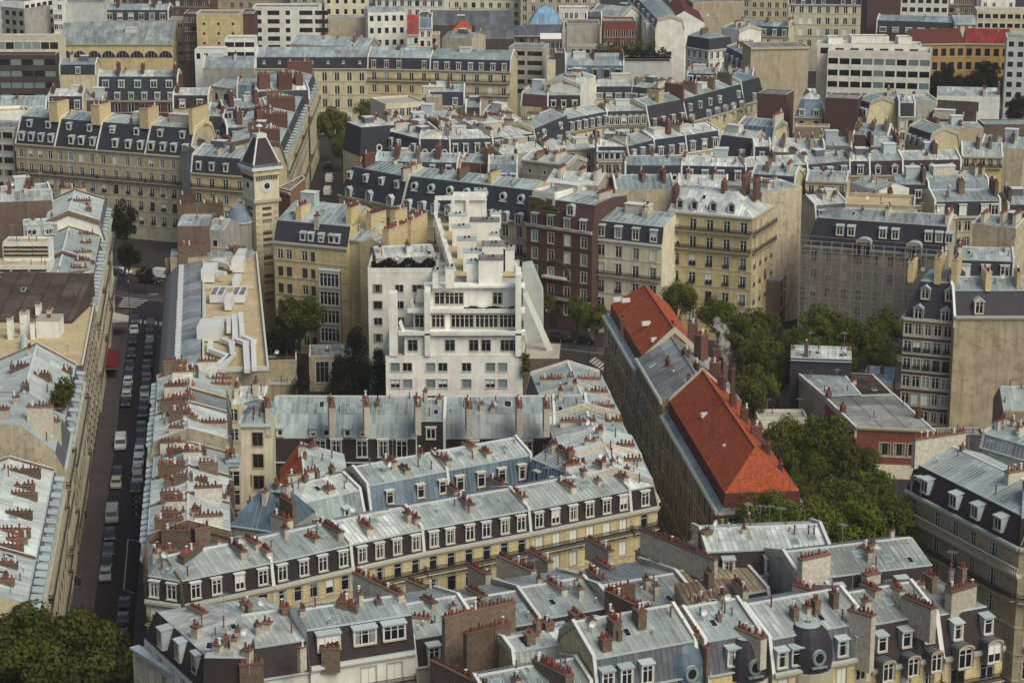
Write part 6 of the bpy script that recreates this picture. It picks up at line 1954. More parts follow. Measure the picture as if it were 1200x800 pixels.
building('small zinc attic with two arched windows below the brown blank wall', P(28, 283, 22), P(68, 281, 22), 7, 23, ref='e', kind='mansard', hm=2, mi=.6, hr=.6, m1='zinc', m2='zinc_pale', wall='plaster_grey', dorm=(2, 'arch', 1.6, 1.0, dict(dz=.2)), party=(0, 0), ch=[])
building('zinc roofs left of the white flue above the brown blank wall', P(-10, 231, 27), P(60, 226, 27), 9, 27, hm=2.5, m1='zinc_dark', m2='zinc', wall='plaster_brown', ch=[(.65, 3, 3, 1.4, 'stack_brick')], dorm=(5, 'box', 1, 1.4))
wt = building('white gabled lightwell walls between the brown roof and the parked street', P(68, 352, 21), P(84, 352, 21), 20, 22, ref='e', kind='gable', hr=1.5, m2='zinc_dark', wall='plaster_white', party=(0, 0), ch=[], cornice=False)

# ------------------------------------------------------------------ avenue, left: long stone row with yellow chimney walls
G9 = 'stone apartment houses on the avenue left of the clock tower'
fl_ = lambda nb: dict(nb=nb, nf=7, ww=1.2, wh=2.1, fh=3.5, top=1.2, bal=(1,), ibal=(2, 3, 4))
row(G9, 21, [(18, 168), (64, 171.5), (113, 175.5), (170, 180), (222, 184)], 14, [
    ('stone avenue house with zinc attic at the far left of the row', dict(f=fl_(4), ch=[(1, 4.5, 5, 3.2, 'stack_yellow', 2.4)], party=(1, 0))),
    ('stone avenue house between the first two yellow chimney walls', dict(f=fl_(4), ch=[(1, 4.5, 5, 3.2, 'stack_yellow', 2.4)])),
    ('stone avenue house between the second and third yellow chimney walls', dict(f=fl_(4), ch=[(1, 4.5, 5, 3.2, 'stack_yellow', 2.4)])),
    ('stone avenue house with three dormers beside the white sloping terrace', dict(f=fl_(4), ch=[(.98, 6, 8, 4.5, 'stack_yellow', 1.0)])),
], ref='e', hm=6.2, mi=3.2, hr=1.2, tr=8, m1='slate_blue', m2='zinc_teal', wall='stone_grey', dorm=(4, 'box', 1.1, 1.5, dict(dz=.9)), dorm2=(2, 'box', 1.0, 1.2, dict(seg=0, dz=4.0)), pmat='stack_yellow')
building('cream avenue house with small slate mansard just left of the clock tower', P(224, 202, 20), P(288, 207, 20), 13, 20, ref='e', hm=3.8, mi=1.0, hr=1.6, m1='slate', m2='zinc', wall='stone_yellow', group=G9, f=dict(nb=4, nf=6, ww=1.3, wh=2.1, fh=3.6, top=1.2, bal=(0,)), dorm=(4, 'box', .9, 1.4, dict(dz=.8)), ch=[(.62, 4, 1.5, 1.4, 'stack_brown')], party=(1, 0))
building('pale modern slab with balconies at the far left edge of the avenue', P(-25, 150, 24), P(15, 152, 24), 10, 24, ref='e', kind='flat', wall='panel_grey', m2='felt_grey', f=dict(nb=3, nf=6, ww=2.6, wh=1.5, st='dark', fh=3.1), cornice=False)
building('white concrete terrace roof with sloping flank behind the avenue row', P(183, 149, 26), P(222, 148, 26), 8, 26, ref='e', kind='flat', wall='white_paint', m2='concrete', cornice=False, par=.5)

# side street going back beside the clock tower: facades seen at a slant
G10 = 'tall cream houses along the slanting side street behind the clock tower'
ja, jb = P(336, 190, 20), P(373, 104, 20)
jp = [ja + (jb - ja) * k for k in (0, .2, .42, .68, 1.0)]
jl = ['cream side street house right behind the clock tower roof', 'cream side street house second from the clock tower, red brown chimney wall', 'cream side street house with tilted zinc attic windows', 'cream side street house at the far end by the leafy corner']
row(G10, 20, jp, 15, [(l_, dict(ch=[(0, 5, 7, 2.4, 'stack_brick', 1.0), (1, 5, 7, 2.4, 'stack_brick', 1.0), (.5, 8, 4, 2, 'stack_brown')])) for l_ in jl], world=True, ref='e', hm=4.2, mi=1.4, hr=1.4, m1='slate_blue', m2='zinc', wall='stone_cream', pmat='stack_brown', f=dict(nb=7, nf=6, ww=1.2, wh=2.1, fh=3.4, bal=(0, 3), ibal=(1, 2)), dorm=(6, 'box', 1.1, 1.5, dict(face='sill_white')))
building('dark blue slate panelled house with two small bright skylights behind the cream row', P(238, 146, 24), P(262, 146, 24), 9, 26, ref='b', hm=6, mi=1.2, hr=1, m1='slate_blue', m2='zinc_teal', wall='slate', ch=[(1, 4, 4, 1, 'stack_brown')], dorm=(2, 'box', .7, .7, dict(dz=1.6, face='sill_white')))
building('zinc roofed house with brick stacks between slate panels and the side street', P(266, 150, 25), P(318, 148, 25), 11, 25, hm=3, m1='slate', m2='zinc', wall='brick_brown', ch=[(.3, 4, 4, 2.4, 'stack_brick', 1.4), (.75, 4, 6, 3, 'stack_brick', 1.4)], dorm=(3, 'box', 1, 1.4))
building('low zinc roofs with white box chimneys behind the clock tower', P(236, 182, 23), P(282, 176, 23), 10, 23, hm=2, m1='zinc_dark', m2='zinc_pale', wall='plaster_grey', ch=[(.2, 4, 3, 1.6), (.6, 3, 3, 1.6), (.9, 5, 3, 2, 'stack_brick')])
building('red brick gabled house with big square stacks at the top of the side street', P(302, 112, 25), P(362, 110, 25), 14, 26, hm=2.5, m1='slate', m2='zinc_pale', wall='brick_brown', ch=[(.15, 4, 4, 3.2, 'stack_brick', 3.0), (.55, 3, 4, 3.6, 'stack_brick', 3.6), (.85, 6, 4, 2.4, 'stack_brick', 2)])
building('zinc roofs with dark brown walls left of the square brick stacks', P(262, 128, 25), P(312, 126, 25), 12, 25, hm=2.8, m1='slate', m2='zinc', wall='brick_brown', ch=[(.2, 4, 5, 2.2, 'stack_brick', 1.2), (.8, 5, 5, 2.4, 'stack_brick', 1.2)], dorm=(4, 'box', 1, 1.4))

# ------------------------------------------------------------------ long cream row closing the side street
G11 = 'long cream row closing the side street'
row(G11, 20, [(300, 80.5), (431, 80.5), (504, 82), (598, 84.5)], 12, [
    ('long cream house with plain dark slate band, left end of the far row', dict(f=dict(nb=9, nf=5, ww=1.5, wh=2.5, fh=4.0, top=1.2), dorm=(7, 'oval', .8, .8, dict(dz=1.4)), ch=[])),
    ('yellower house with window boxes in the middle of the far cream row', dict(f=dict(nb=5, nf=5, ww=1.4, wh=2.3, fh=3.8, top=1.0, bal=(0,)), dorm=(5, 'flush', 1.3, 2.0), wall='stone_yellow', ch=[(.45, 6, 3, 1.6, 'stack_brick')])),
    ('cream house with white dormers and flowered balcony, right end of the far row', dict(f=dict(nb=6, nf=4, ww=1.4, wh=2.3, fh=3.8, top=1.0, bal=(0, 1)), dorm=(7, 'box', 1.2, 1.7), ch=[(0, 6, 3, 1.6, 'stack_brick')])),
], ref='e', hm=3.3, mi=.7, hr=2.4, m1='slate_blue', m2='zinc_teal', wall='stone_cream')

# ------------------------------------------------------------------ roofscape between the far row and the avenue (middle)
def B(label, x0, y0, x1, y1, z, D=11, **k):
    k.setdefault('group', 'buildings of the distant roofscape')
    return building(label, P(x0, y0, z), P(x1, y1, z), D, z, **k)
mans = dict(hm=3.2, mi=.8, hr=1.4, m1='slate', m2='zinc_pale', wall='stone_cream')
ms = lambda **k: dict(mans, **k)
fl3 = dict(nf=2, ww=1.2, wh=2.0, fh=3.3, top=1.0)
F_ = lambda nb, **k: dict(fl3, nb=nb, **k)
B('white terraced roof block with a cluttered deck beside the leafy side street', 452, 124, 498, 121, 24, 12, kind='flat', wall='stone_pale', m2='concrete', f=F_(6), cornice=False)
B('sand coloured blank wall house right of the white terraces', 499, 114, 518, 114, 24, 9, ref='e', kind='gable', hr=.8, wall='plaster_sand', party=(0, 0), ch=[])
B('zinc and dark blue slate house above a white rendered base', 503, 108, 544, 108, 25, 10, **ms(hm=3.6, m1='slate_blue', m2='zinc_teal', wall='plaster_white', f=F_(3), dorm=(2, 'box', 1.2, 1.4), ch=[(.55, 4, 3, 2.4, 'stack_brick')]))
B('small zinc house with dark square opening under the flowered balcony', 546, 126, 563, 126, 22, 8, **ms(m1='slate', m2='zinc_teal', ch=[(1, 4, 3, 1.4)]))
B('dark slate lean-to house with two skylights below the flowered balcony', 568, 131, 588, 134, 22, 8, **ms(hm=4, mi=2, m2='zinc', ch=[], dorm=(2, 'box', .8, .8)))
B('long plain zinc roof with a blue grey skirt in the middle distance', 482, 139, 527, 141, 22, 9, **ms(hm=1.5, m1='zinc_blue', m2='zinc_teal', ch=[(1, 4, 4, 1.4), (.1, 5, 3, 1, 'stack_brick')]))
B('pale hipped roof house by the leafy corner of the side street', 440, 148, 474, 146, 22, 10, **ms(m2='zinc_pale', hl=True, f=F_(4), ch=[(.5, 4, 4, 1.4), (.9, 5, 3, 1.4)]))
B('pale roof house with a pair of white windows under a brown wall', 490, 149, 505, 148, 22, 8, ref='e', kind='gable', hr=1.2, m2='zinc_pale', wall='plaster_white', f=F_(2, top=.6), ch=[(.2, 3, 3, 1.2), (.9, 4, 3, 1.2, 'stack_brick')])
B('brown brick walled house with broad chimney behind the slate pavilion', 454, 152, 486, 158, 21, 8, kind='gable', ref='e', hr=1, m2='zinc', wall='brick_brown', ch=[(.3, 3, 5, 1.6, 'stack_brown'), (.85, 3, 5, 1.6, 'stack_brown')])
B('pale zinc house with rows of orange pots before the far cream row', 512, 153, 560, 147, 22, 10, **ms(m2='zinc_pale', ch=[(.1, 4, 5, 1.2), (.4, 5, 5, 1.2, None), (.7, 4, 5, 1.2), (1, 4, 5, 1.2)], pots='pot_orange'))
B('pale zinc house with a yellow stone party wall and twin stacks', 560, 152, 612, 142, 22, 10, **ms(m2='zinc_pale', wall='plaster_sand', ch=[(.25, 4, 5, 1.4), (.6, 4, 5, 1.2), (.9, 5, 5, 1.6)]))
G12 = 'slate and zinc houses along the curving middle street'
zz_ = 24
r1 = [(420, 157), (457, 154), (492, 163), (527, 163.5), (577, 162), (625, 156.5), (664, 140), (711, 131), (757, 129.5), (800, 121), (868, 103), (892, 97)]
sp_l = [
    ('tall dark slate corner pavilion with one round window at the start of the middle street', dict(hm=7, mi=.8, hr=.8, z=25.5, hl=True, m1='slate_blue', dorm=(1, 'oval', 1.6, 1.6, dict(dz=.8, xs=[5])), ch=[])),
    ('slate house with white posts and a bull\'s-eye window next to the dark pavilion', dict(dorm=(4, 'box', .9, 1.8), hm=3.8)),
    ('slate house with a bulging roof pavilion and two round windows', dict(hm=4.4, dorm=(3, 'oval', 1.5, 1.5), ch=[(1, 4, 4, 1.4)])),
    ('slate house with tall white dormers under a creamy zinc roof', dict(dorm=(4, 'box', 1.0, 1.9), hm=3.6)),
    ('dark slate house with five pairs of white framed windows', dict(dorm=(6, 'flush', 1.3, 2.1), hm=3.2)),
    ('grey slate house with scalloped stone dormers and round windows', dict(hm=5, mi=1.4, m1='slate_blue', dorm=(4, 'arch', 1.3, 1.6, dict(dz=-.5, face='sill_white')), dorm2=(2, 'oval', 1.4, 1.4, dict(seg=0, dz=2.6)), m2='zinc', z=25)),
    ('cream roofed house with five white shed dormers in a row', dict(dorm=(6, 'box', 1.2, 1.7, dict(face='sill_white', side='zinc_dark_trim')))),
    ('house with a scalloped row of pointed white dormers', dict(dorm=(6, 'ped', 1.2, 1.8, dict(face='sill_white', out=.6)), hm=3.6)),
    ('dark slate house with orange panelled party wall and tall windows', dict(hm=6, mi=1.5, m1='slate', m2='zinc_teal', z=25, dorm=(4, 'flush', 1.3, 2.2), ch=[(.45, 4, 4, 2, 'stack_yellow', 2.2), (1, 4, 6, 3, 'stack_brick')])),
    ('slate house with brown stacks above a row of yellow stone dormers', dict(hm=6, mi=1.6, m1='slate_blue', m2='zinc_teal', z=25, dorm=(7, 'ped', 1.3, 1.9, dict(dz=-.6, face='sill_stone')), dorm2=(6, 'box', 1.1, 1.4, dict(seg=0, dz=2.8)), ch=[(.25, 4, 4, 2, 'stack_brown', 1.2), (.55, 4, 4, 2, 'stack_brown', 1.2), (.85, 4, 4, 2, 'stack_brown', 1.2)])),
    ('rounded slate corner pavilion closing the yellow dormer row', dict(hm=6, mi=1.2, m1='slate_blue', m2='zinc_blue', z=25.6, hrt=True, dorm=(1, 'box', 1.2, 1.6), ch=[])),
]
row(G12, zz_, r1, 11, sp_l, **dict(mans, f=dict(nb=4, nf=2, ww=1.2, wh=2.0, fh=3.4)))
G13 = 'pale roofed houses in front of the curving middle street'
row(G13, 22, [(590, 182), (640, 176), (700, 173)], 10, [
    ('pale low roofs before a long stained grey garden wall', dict(wall='plaster_grey', kind='gable', ref='e')),
    ('grey plaster gable house with one tiny dark window', dict(wall='plaster_grey', kind='gable', ref='e', f=F_(3)))], m2='zinc_pale', wall='plaster_grey')
row(G13, 24, [(700, 172), (735, 172), (766, 164), (803, 159), (842, 153)], 10, [
    ('pale house with low dormers and orange pots left of the dark mansards', dict(dorm=(5, 'box', 1.1, 1.5))),
    ('zinc house with brick chimney and white dormers, second in the pale row', dict(dorm=(3, 'box', 1.2, 1.6), m2='zinc')),
    ('dark grey slate house with a big brick stack', dict(hm=4.2, dorm=(3, 'box', 1.2, 1.8), ch=[(.6, 4, 4, 2.4, 'stack_brick', 1.2), (1, 4, 4, 1.5)])),
    ('white roofed house with three tall white dormers on grey slate', dict(hm=4, dorm=(3, 'box', 1.3, 1.9), ch=[(.5, 6, 4, 1.6, 'stack_brick')]))], **ms(m1='slate_blue', wall='stone_pale', f=F_(4)))
B('white gabled house with steep slate flank and a single dormer', 845, 158, 885, 163, 23, 9, **ms(hm=5, mi=2, wall='stone_pale', dorm=(2, 'box', 1, 1.6), f=F_(4), ch=[]))
B('blue zinc sided roof on the right of the white gable', 866, 146, 908, 150, 22, 10, **ms(m1='zinc_blue', m2='zinc_teal', hm=4, mi=1.4, ch=[(1, 4, 5, 2.4)]))
B('small dark box dormer house with white roof behind the pale row', 884, 172, 903, 172, 22, 6, **ms(hm=3.6, mi=.2, m1='slate', m2='zinc_pale', ch=[], dorm=(1, 'flush', 1.0, 1.8)))
B('pale zinc roofs jumbled beside the blue zinc sided roof', 905, 178, 962, 180, 21, 14, kind='gable', ref='e', hr=2.2, m2='zinc_pale', wall='plaster_brown', ch=[(.2, 4, 4, 1.4), (.5, 7, 5, 1.4), (.8, 4, 5, 1.4), (.95, 10, 4, 1.4)])
B('zinc attic with three white arched dormers', 966, 171, 998, 171, 23, 9, **ms(hm=3, m1='zinc_dark', m2='zinc', dorm=(4, 'arch', 1.2, 1.3, dict(face='frame_white')), ch=[(1, 4, 5, 2.4, 'stack_brown')]))
B('zinc attic storey on brown walls with three windows', 1020, 171, 1054, 171, 24, 8, ref='e', kind='shed', hr=1, m2='zinc_pale', wall='plaster_brown', f=F_(3, top=.5), ch=[(1, 3, 6, 1.4, 'stack_brick'), (0, 3, 6, 1.6, 'stack_brown')], party=(0, 0))
G14 = 'zinc roofed houses behind the yellow corner house'
row(G14, 22, [(733, 194), (799, 194), (874, 196), (946, 193), (996, 189), (1019, 189), (1058, 188), (1126, 187)], 11, [
    ('teal zinc roof house with four bull\'s-eye windows in blue slate', dict(m2='zinc_teal', m1='slate_blue', dorm=(4, 'oval', 1.5, 1.5), hm=4)),
    ('white zinc roof house with four tall white dormers behind the corner house', dict(dorm=(4, 'box', 1.2, 1.7), m1='slate_blue')),
    ('white zinc roof house with wide white dormers left of the stone pediments', dict(dorm=(4, 'box', 1.7, 1.6), m1='slate')),
    ('zinc roof house with stone pediments under its slate mansard', dict(dorm=(3, 'box', 1.2, 1.7), dorm2=(2, 'ped', 2.2, 1.4, dict(seg=0, dz=-1.5, face='sill_stone')), wall='stone_yellow', m2='zinc')),
    ('narrow slate fronted house with one white window', dict(dorm=(1, 'box', 1.2, 1.7))),
    ('house with pedimented dormers and orange awning on brown slate', dict(dorm=(2, 'ped', 1.1, 1.6), m1='slate_brown', m2='zinc')),
    ('house with three pedimented dormers on brown slate', dict(dorm=(3, 'ped', 1.1, 1.6), m1='slate_brown', ch=[(.6, 5, 3, 2, 'stack_brick', 1.2)]))], **ms(f=F_(4)))
B('yellow house with a dark attic balcony under a ribbed grey roof', 1128, 183, 1175, 184, 21, 10, ref='e', kind='gable', hr=2.4, m2='zinc', wall='stone_yellow', f=F_(5, nf=1, top=.5, bal=(0,)), ch=[(.4, 4, 3, 1.4, 'stack_brown'), (.7, 4, 3, 1.4, 'stack_brown')])
B('teal roofed house with skylights behind the six dormer mansard', 1088, 214, 1158, 211, 22, 10, **ms(hm=2, m1='zinc_blue', m2='zinc_teal', ch=[(.85, 4, 3, 1.4), (.97, 4, 3, 1.4)]))
B('slate house with two bright windows between the blank walls', 1050, 216.5, 1085, 216.5, 22, 9, **ms(hm=4.4, m1='slate_blue', m2='zinc_teal', dorm=(2, 'flush', 1.3, 1.5, dict(dz=1.6)), wall='stone_pale', f=F_(3), ch=[(1, 4, 6, 2.4, 'stack_brown')], party=(0, 0)))
B('zinc roofed house with six white mansard windows at the right', 1096, 236, 1172, 235, 23, 12, **ms(hm=3.2, m1='slate', m2='zinc_teal', dorm=(6, 'flush', 1.5, 2.0, dict(wst='shut')), wall='stone_cream', f=F_(7), ch=[(.46, 5, 2.5, 2.2, 'stack_brown', 1.2), (1, 5, 5, 2.4, 'stack_brown')]))
B('teal roof corner at the right edge beside the six window mansard', 1182, 240, 1215, 240, 22, 12, **ms(m2='zinc_teal', ch=[(0, 4, 5, 1.6, 'stack_brown')]))
B('white parapet terrace house with tan flat roof behind the scaffolding', 990, 243, 1072, 246, 22, 12, ref='e', kind='flat', wall='plaster_sand', m2='sand_roof', f=F_(6, st='shut'), par=.8)
B('zinc roofed house with dark mansard and three pale windows above the blank wall', 1122, 304, 1188, 306, 22, 11, **ms(hm=4.2, m1='slate', m2='zinc', dorm=(3, 'flush', 1.5, 2.0, dict(dz=1.2, wst='shut')), wall='stone_yellow', f=F_(6), ch=[(0, 4, 6, 1.6)]))
B('beige blank walled house with white cowled chimneys at the right', 1140, 262, 1190, 268, 23, 10, ref='e', kind='gable', hr=1, wall='plaster_beige', m2='zinc', ch=[(.2, 2, 3, 1.6), (.6, 3, 3, 1.8), (.9, 3, 3, 1.8)])
B('low zinc roofs with a white vent pipe behind the yellow corner house', 722, 222, 790, 221, 21, 12, kind='gable', ref='e', hr=2.0, m2='zinc_teal', wall='plaster_beige', ch=[(.1, 6, 3, 1.6), (.5, 5, 5, 1.2), (.85, 4, 4, 1.4, 'stack_brick')])
B('white zinc roofs with sheds just behind the yellow corner house', 795, 220, 852, 221, 22, 11, kind='gable', ref='e', hr=1.8, m2='zinc_pale', wall='plaster_beige', ch=[(.2, 5, 4, 1.4), (.75, 5, 4, 1.4)])
B('tan flat roofed house with planted railing behind the corner house', 882, 204, 932, 207, 22, 10, **ms(m2='zinc_teal', ch=[(.3, 4, 4, 1.4, 'stack_brown'), (.8, 4, 4, 1.4)]))
B('yellow dormered house with dark balcony right of the tall beige party wall', 945, 212, 992, 214, 20, 9, ref='e', kind='gable', hr=1.6, wall='stone_yellow', m2='zinc', f=F_(4, bal=(0,)), ch=[])
B('white sloping party wall house in front of the stone pediments', 996, 214, 1030, 224, 22, 8, ref='e', kind='gable', hr=1.2, wall='plaster_white', m2='zinc', party=(0, 0), ch=[])
B('zinc roofs with white framed hatches left of the yellow corner house', 640, 214, 700, 218, 22, 12, kind='gable', ref='e', hr=1.6, m2='zinc_pale', wall='plaster_beige', ch=[(.2, 4, 4, 1.4), (.55, 6, 4, 1.6), (.9, 4, 4, 1.6)])
B('tall grey stained wall house with pots behind the bull\'s-eye dormers', 612, 187, 664, 193, 22, 9, ref='e', kind='gable', hr=1.2, m2='zinc', wall='plaster_grey', f=F_(3, nf=1, top=2, ww=.8, wh=1), ch=[(.3, 3, 6, 1), (.7, 3, 5, 1.2)])
B('blue zinc dormer house behind the bull\'s-eye row', 573, 193, 606, 193, 23, 8, **ms(m1='zinc_blue', m2='zinc_teal', hm=4, mi=.8, dorm=(3, 'box', 1.1, 1.4), ch=[(1, 4, 4, 2)]))
B('brown walled zinc roof behind the bull\'s-eye row', 540, 190, 572, 192, 22, 8, **ms(m1='brick_brown', m2='zinc_teal', hm=3, ch=[(.9, 3, 4, 2.4, 'stack_brick', 1)]))
B('zinc roofs with red brick stacks behind the pedimented dormer house', 440, 189, 536, 191, 23, 10, **ms(m1='slate_blue', m2='zinc_teal', hm=2.4, dorm=(5, 'box', .9, 1.2), ch=[(.25, 4, 4, 2.2, 'stack_brick', 1), (.5, 4, 4, 1.4), (.75, 4, 4, 2.4, 'stack_brick', 1)]))
B('tan roof with white awnings behind the scaffolded house', 1003, 236, 1046, 237, 21, 8, ref='e', kind='gable', hr=1, m2='sand_roof', wall='brick_brown', f=F_(3, st='b', top=.3), ch=[(1, 3, 5, 1.6, 'stack_brown')])
B('ribbed white porch roofs left of the scaffolded house', 955, 241, 992, 238, 19, 10, **ms(m1='zinc_dark', m2='zinc_pale', hm=3, dorm=(3, 'box', 1.4, 1.4), ch=[(.4, 4, 3, 1), (.8, 5, 4, 1)]))

# ------------------------------------------------------------------ far right
B('long modern white building with bands of wide windows and loggias', 970, 63, 1091, 66, 24, 14, ref='e', kind='flat', wall='plaster_white', m2='concrete', f=dict(nb=9, nf=5, ww=2.9, wh=1.8, fh=3.5, top=1.3, st='office', course=False), fl=dict(nb=3, nf=5, ww=1.4, wh=1.6, fh=3.5, st='dark', course=False), cornice=False, par=.9)
B('set back white attic storey on top of the long modern building', 958, 53, 1080, 55, 25.4, 9, ref='e', kind='flat', wall='plaster_white', m2='concrete', f=dict(nb=7, nf=1, ww=2.6, wh=1.8, top=.8, st='dark', course=False), cornice=False, par=.4)
for i, (x0, x1, y, l_) in enumerate([(971, 988, 45, 'white lift housing at the left end of the modern roof'), (998, 1042, 44, 'long white plant housing on the modern roof'), (1053, 1069, 45, 'white lift housing at the right end of the modern roof')]):
    B(l_, x0, y, x1, y, 27.2, 6, ref='e', kind='flat', wall='white_paint', m2='concrete', cornice=False, par=.2)
B('blank sand coloured party wall block left of the modern white building', 880, 57, 948, 56, 26, 12, ref='e', kind='flat', wall='plaster_sand', m2='felt_grey', cornice=2, par=.3)
B('ochre institute building with dark tiled roof half', 1072, 52, 1131, 51, 21, 14, ref='e', kind='gable', hr=4, m2='tile_dark', wall='ochre', f=dict(nb=6, nf=4, ww=1.7, wh=2.4, fh=4.4, top=1.6, st='dark'), party=(0, 0), ch=[])
B('ochre institute building half under a bright red sheet roof', 1131, 51, 1184, 52, 21, 14, ref='e', kind='gable', hr=4, m2='sheet_red', wall='ochre', f=dict(nb=5, nf=4, ww=1.7, wh=2.4, fh=4.4, top=1.6, st='dark'), party=(0, 0), ch=[], rib='sheet_red')
B('long dark slate attic building with pale blue roof in front of the brown slab', 1028, 24, 1118, 27, 24, 12, **ms(hm=4, m1='slate_blue', m2='zinc_teal', dorm=(6, 'box', 2.0, 1.2, dict(face='sill_white')), ch=[], wall='brick_brown'))
B('cream end house under the same pale blue roof line', 1119, 28, 1146, 28, 24, 12, ref='e', kind='gable', hr=2.2, m2='zinc_teal', wall='stone_pale', f=F_(3, top=.6), ch=[], party=(0, 0))
B('grand cream building with slate mansard behind the spire', 924, 5, 1017, 6, 24, 14, ref='e', hm=5, mi=1, hr=1, m1='slate_blue', m2='zinc_teal', wall='stone_pale', f=dict(nb=9, nf=4, ww=1.5, wh=2.3, fh=4.0), dorm=(8, 'box', 1.2, 1.6), ch=[])
B('plain dark brown brick slab at the top right', 1017, -2, 1055, -2, 30, 14, ref='e', kind='flat', wall='brick_brown', m2='felt_grey', cornice=False)
B('white modern flats with dark windows at the top right', 1056, -4, 1112, -3, 27, 12, ref='e', kind='flat', wall='plaster_white', m2='concrete', f=dict(nb=6, nf=5, ww=1.8, wh=1.6, fh=3.1, st='dark', course=False), cornice=False)
B('brown flats right of the white modern flats', 1112, -3, 1142, -3, 26, 12, ref='e', kind='flat', wall='plaster_brown', m2='felt_grey', f=dict(nb=4, nf=4, ww=1.4, wh=1.6), cornice=False)
B('cream flats with set back attic at the upper right edge', 1145, 14, 1215, 15, 25, 12, ref='e', kind='flat', wall='stone_pale', m2='concrete', f=dict(nb=8, nf=4, ww=1.8, wh=1.5, fh=3.2, st='dark'), cornice=False)
B('white attic house at the top right corner', 1150, 0, 1190, 0, 27, 8, ref='e', kind='flat', wall='white_paint', m2='concrete', f=F_(4), cornice=False)
B('pale modern tower block with dark balconies at the right edge', 1180, 46, 1225, 47, 27, 12, ref='e', kind='flat', wall='panel_grey', m2='felt_grey', f=dict(nb=4, nf=7, ww=1.6, wh=1.6, fh=3.1, st='dark', course=False), fl=dict(nb=3, nf=7, ww=1.6, wh=1.6, fh=3.1, st='dark', course=False), cornice=False)
B('white house with recessed brown bay below the ochre institute', 1098, 112, 1172, 114, 23, 9, ref='e', kind='shed', hr=1.2, wall='white_paint', m2='zinc_pale', f=dict(nb=2, nf=1, ww=2.2, wh=2.4, top=1.6, xs=[7, 10], st='brownshut', course=False), ch=[(.75, 3, 5, 1.5), (.98, 3, 2, 2.5, 'stack_brown')], party=(0, 0), cornice=False)
B('black sloping roof building in front of the white house', 1086, 147, 1137, 150, 18, 9, ref='e', kind='shed', hr=5.5, wall='brown_clad', m2='felt_brown', party=(0, 0), ch=[], cornice=False)
B('sand coloured blank wall with row of slate dormers to its left', 1095, 151, 1153, 150, 22, 10, ref='e', kind='gable', hr=.6, wall='plaster_sand', m2='zinc', party=(0, 0), ch=[(.1, 4, 5, 1.4, 'stack_brown'), (.6, 5, 4, 1.2, 'stack_brown')], cornice=False)
B('slate mansard house with four white dormers beside the sand wall', 1066, 148, 1092, 157, 22, 9, **ms(hm=4, mi=1, m1='slate', m2='zinc', dorm=(4, 'box', 1.2, 1.6), ch=[]))
B('brown boundary wall block at the right of the sand wall', 1153, 147, 1215, 147, 20, 8, ref='e', kind='flat', wall='plaster_brown', m2='zinc_teal', cornice=False, par=.3)
B('grey zinc roofs below the brown boundary wall', 1150, 172, 1200, 175, 20, 10, ref='e', kind='gable', hr=2, m2='zinc', wall='plaster_beige', ch=[(.3, 4, 4, 1.4, 'stack_brown'), (.7, 4, 4, 1.4, 'stack_brown')])
B('dark brown brick blank wall left of the zinc dome', 888, 110, 921, 112, 24, 8, ref='e', kind='flat', wall='brick_brown', m2='felt_grey', cornice=False, par=.2)
B('dark brown brick blank wall right of the zinc dome', 967, 115, 1005, 117, 25, 8, ref='e', kind='flat', wall='brick_brown', m2='felt_grey', cornice=False, par=.2)
B('bulging blue grey zinc dome house between two brick walls', 932, 116, 966, 117, 24, 10, hm=4.5, mi=1.5, hr=2.4, m1='zinc_blue', m2='zinc_pale', wall='stone_grey', dorm=(2, 'box', 1.2, 1.3), hl=True, hrt=True, party=(0, 0), ch=[], f=F_(2, st='k'))
B('beige gable house with dark slate side below the modern building', 1020, 116, 1054, 117, 24, 10, ref='e', kind='gable', hr=1.0, wall='plaster_beige', m2='zinc', party=(0, 0), ch=[(.6, 4, 4, 1.4)], cornice=False)
B('slate fronted house with three glass panels left of the beige gable', 1007, 117, 1020, 121, 24, 9, **ms(hm=4, mi=1, m1='slate', m2='zinc', ch=[], dorm=(3, 'box', 1.1, 1.7)))
B('dark slate attic on a cream wall right of the beige gable', 1054, 121, 1072, 121, 24, 8, **ms(hm=3.4, m1='slate_blue', ch=[], wall='stone_pale', f=F_(2)))
B('grey plaster house with faint arch right of the slate attic', 1073, 119, 1098, 117, 24, 9, ref='e', kind='gable', hr=.8, wall='plaster_grey', m2='zinc', ch=[], cornice=False)
B('zinc roofs with brown stacks in front of the beige gable', 1000, 158, 1040, 160, 22, 11, kind='gable', ref='e', hr=2, m2='zinc', wall='brick_brown', ch=[(.1, 4, 5, 1.5, 'stack_brown'), (.5, 5, 5, 1.4, 'stack_brown'), (.9, 4, 4, 1.4, 'stack_brown')])
B('small stone terrace wall below the zinc dome', 932, 150, 972, 151, 18, 5, ref='e', kind='flat', wall='rubble_stone', m2='concrete', cornice=False, par=.4)
spire = thing('church_spire', 'slim dark slate church spire at the top right before the grand cream building', 'spire', tuple(PY(981, 30, 900).xy) + (0,))
b = MB()
q_ = PY(981, 33, 900).z
b.box(-2.2, 2.2, -2.2, 2.2, 0, q_, 'stone_grey')
b.build('wall', spire)
b = MB()
b.tube((0, 0, q_), (0, 0, PY(981, -6, 900).z), 2.5, .05, 'slate', 8)
b.build('spire_roof', spire)

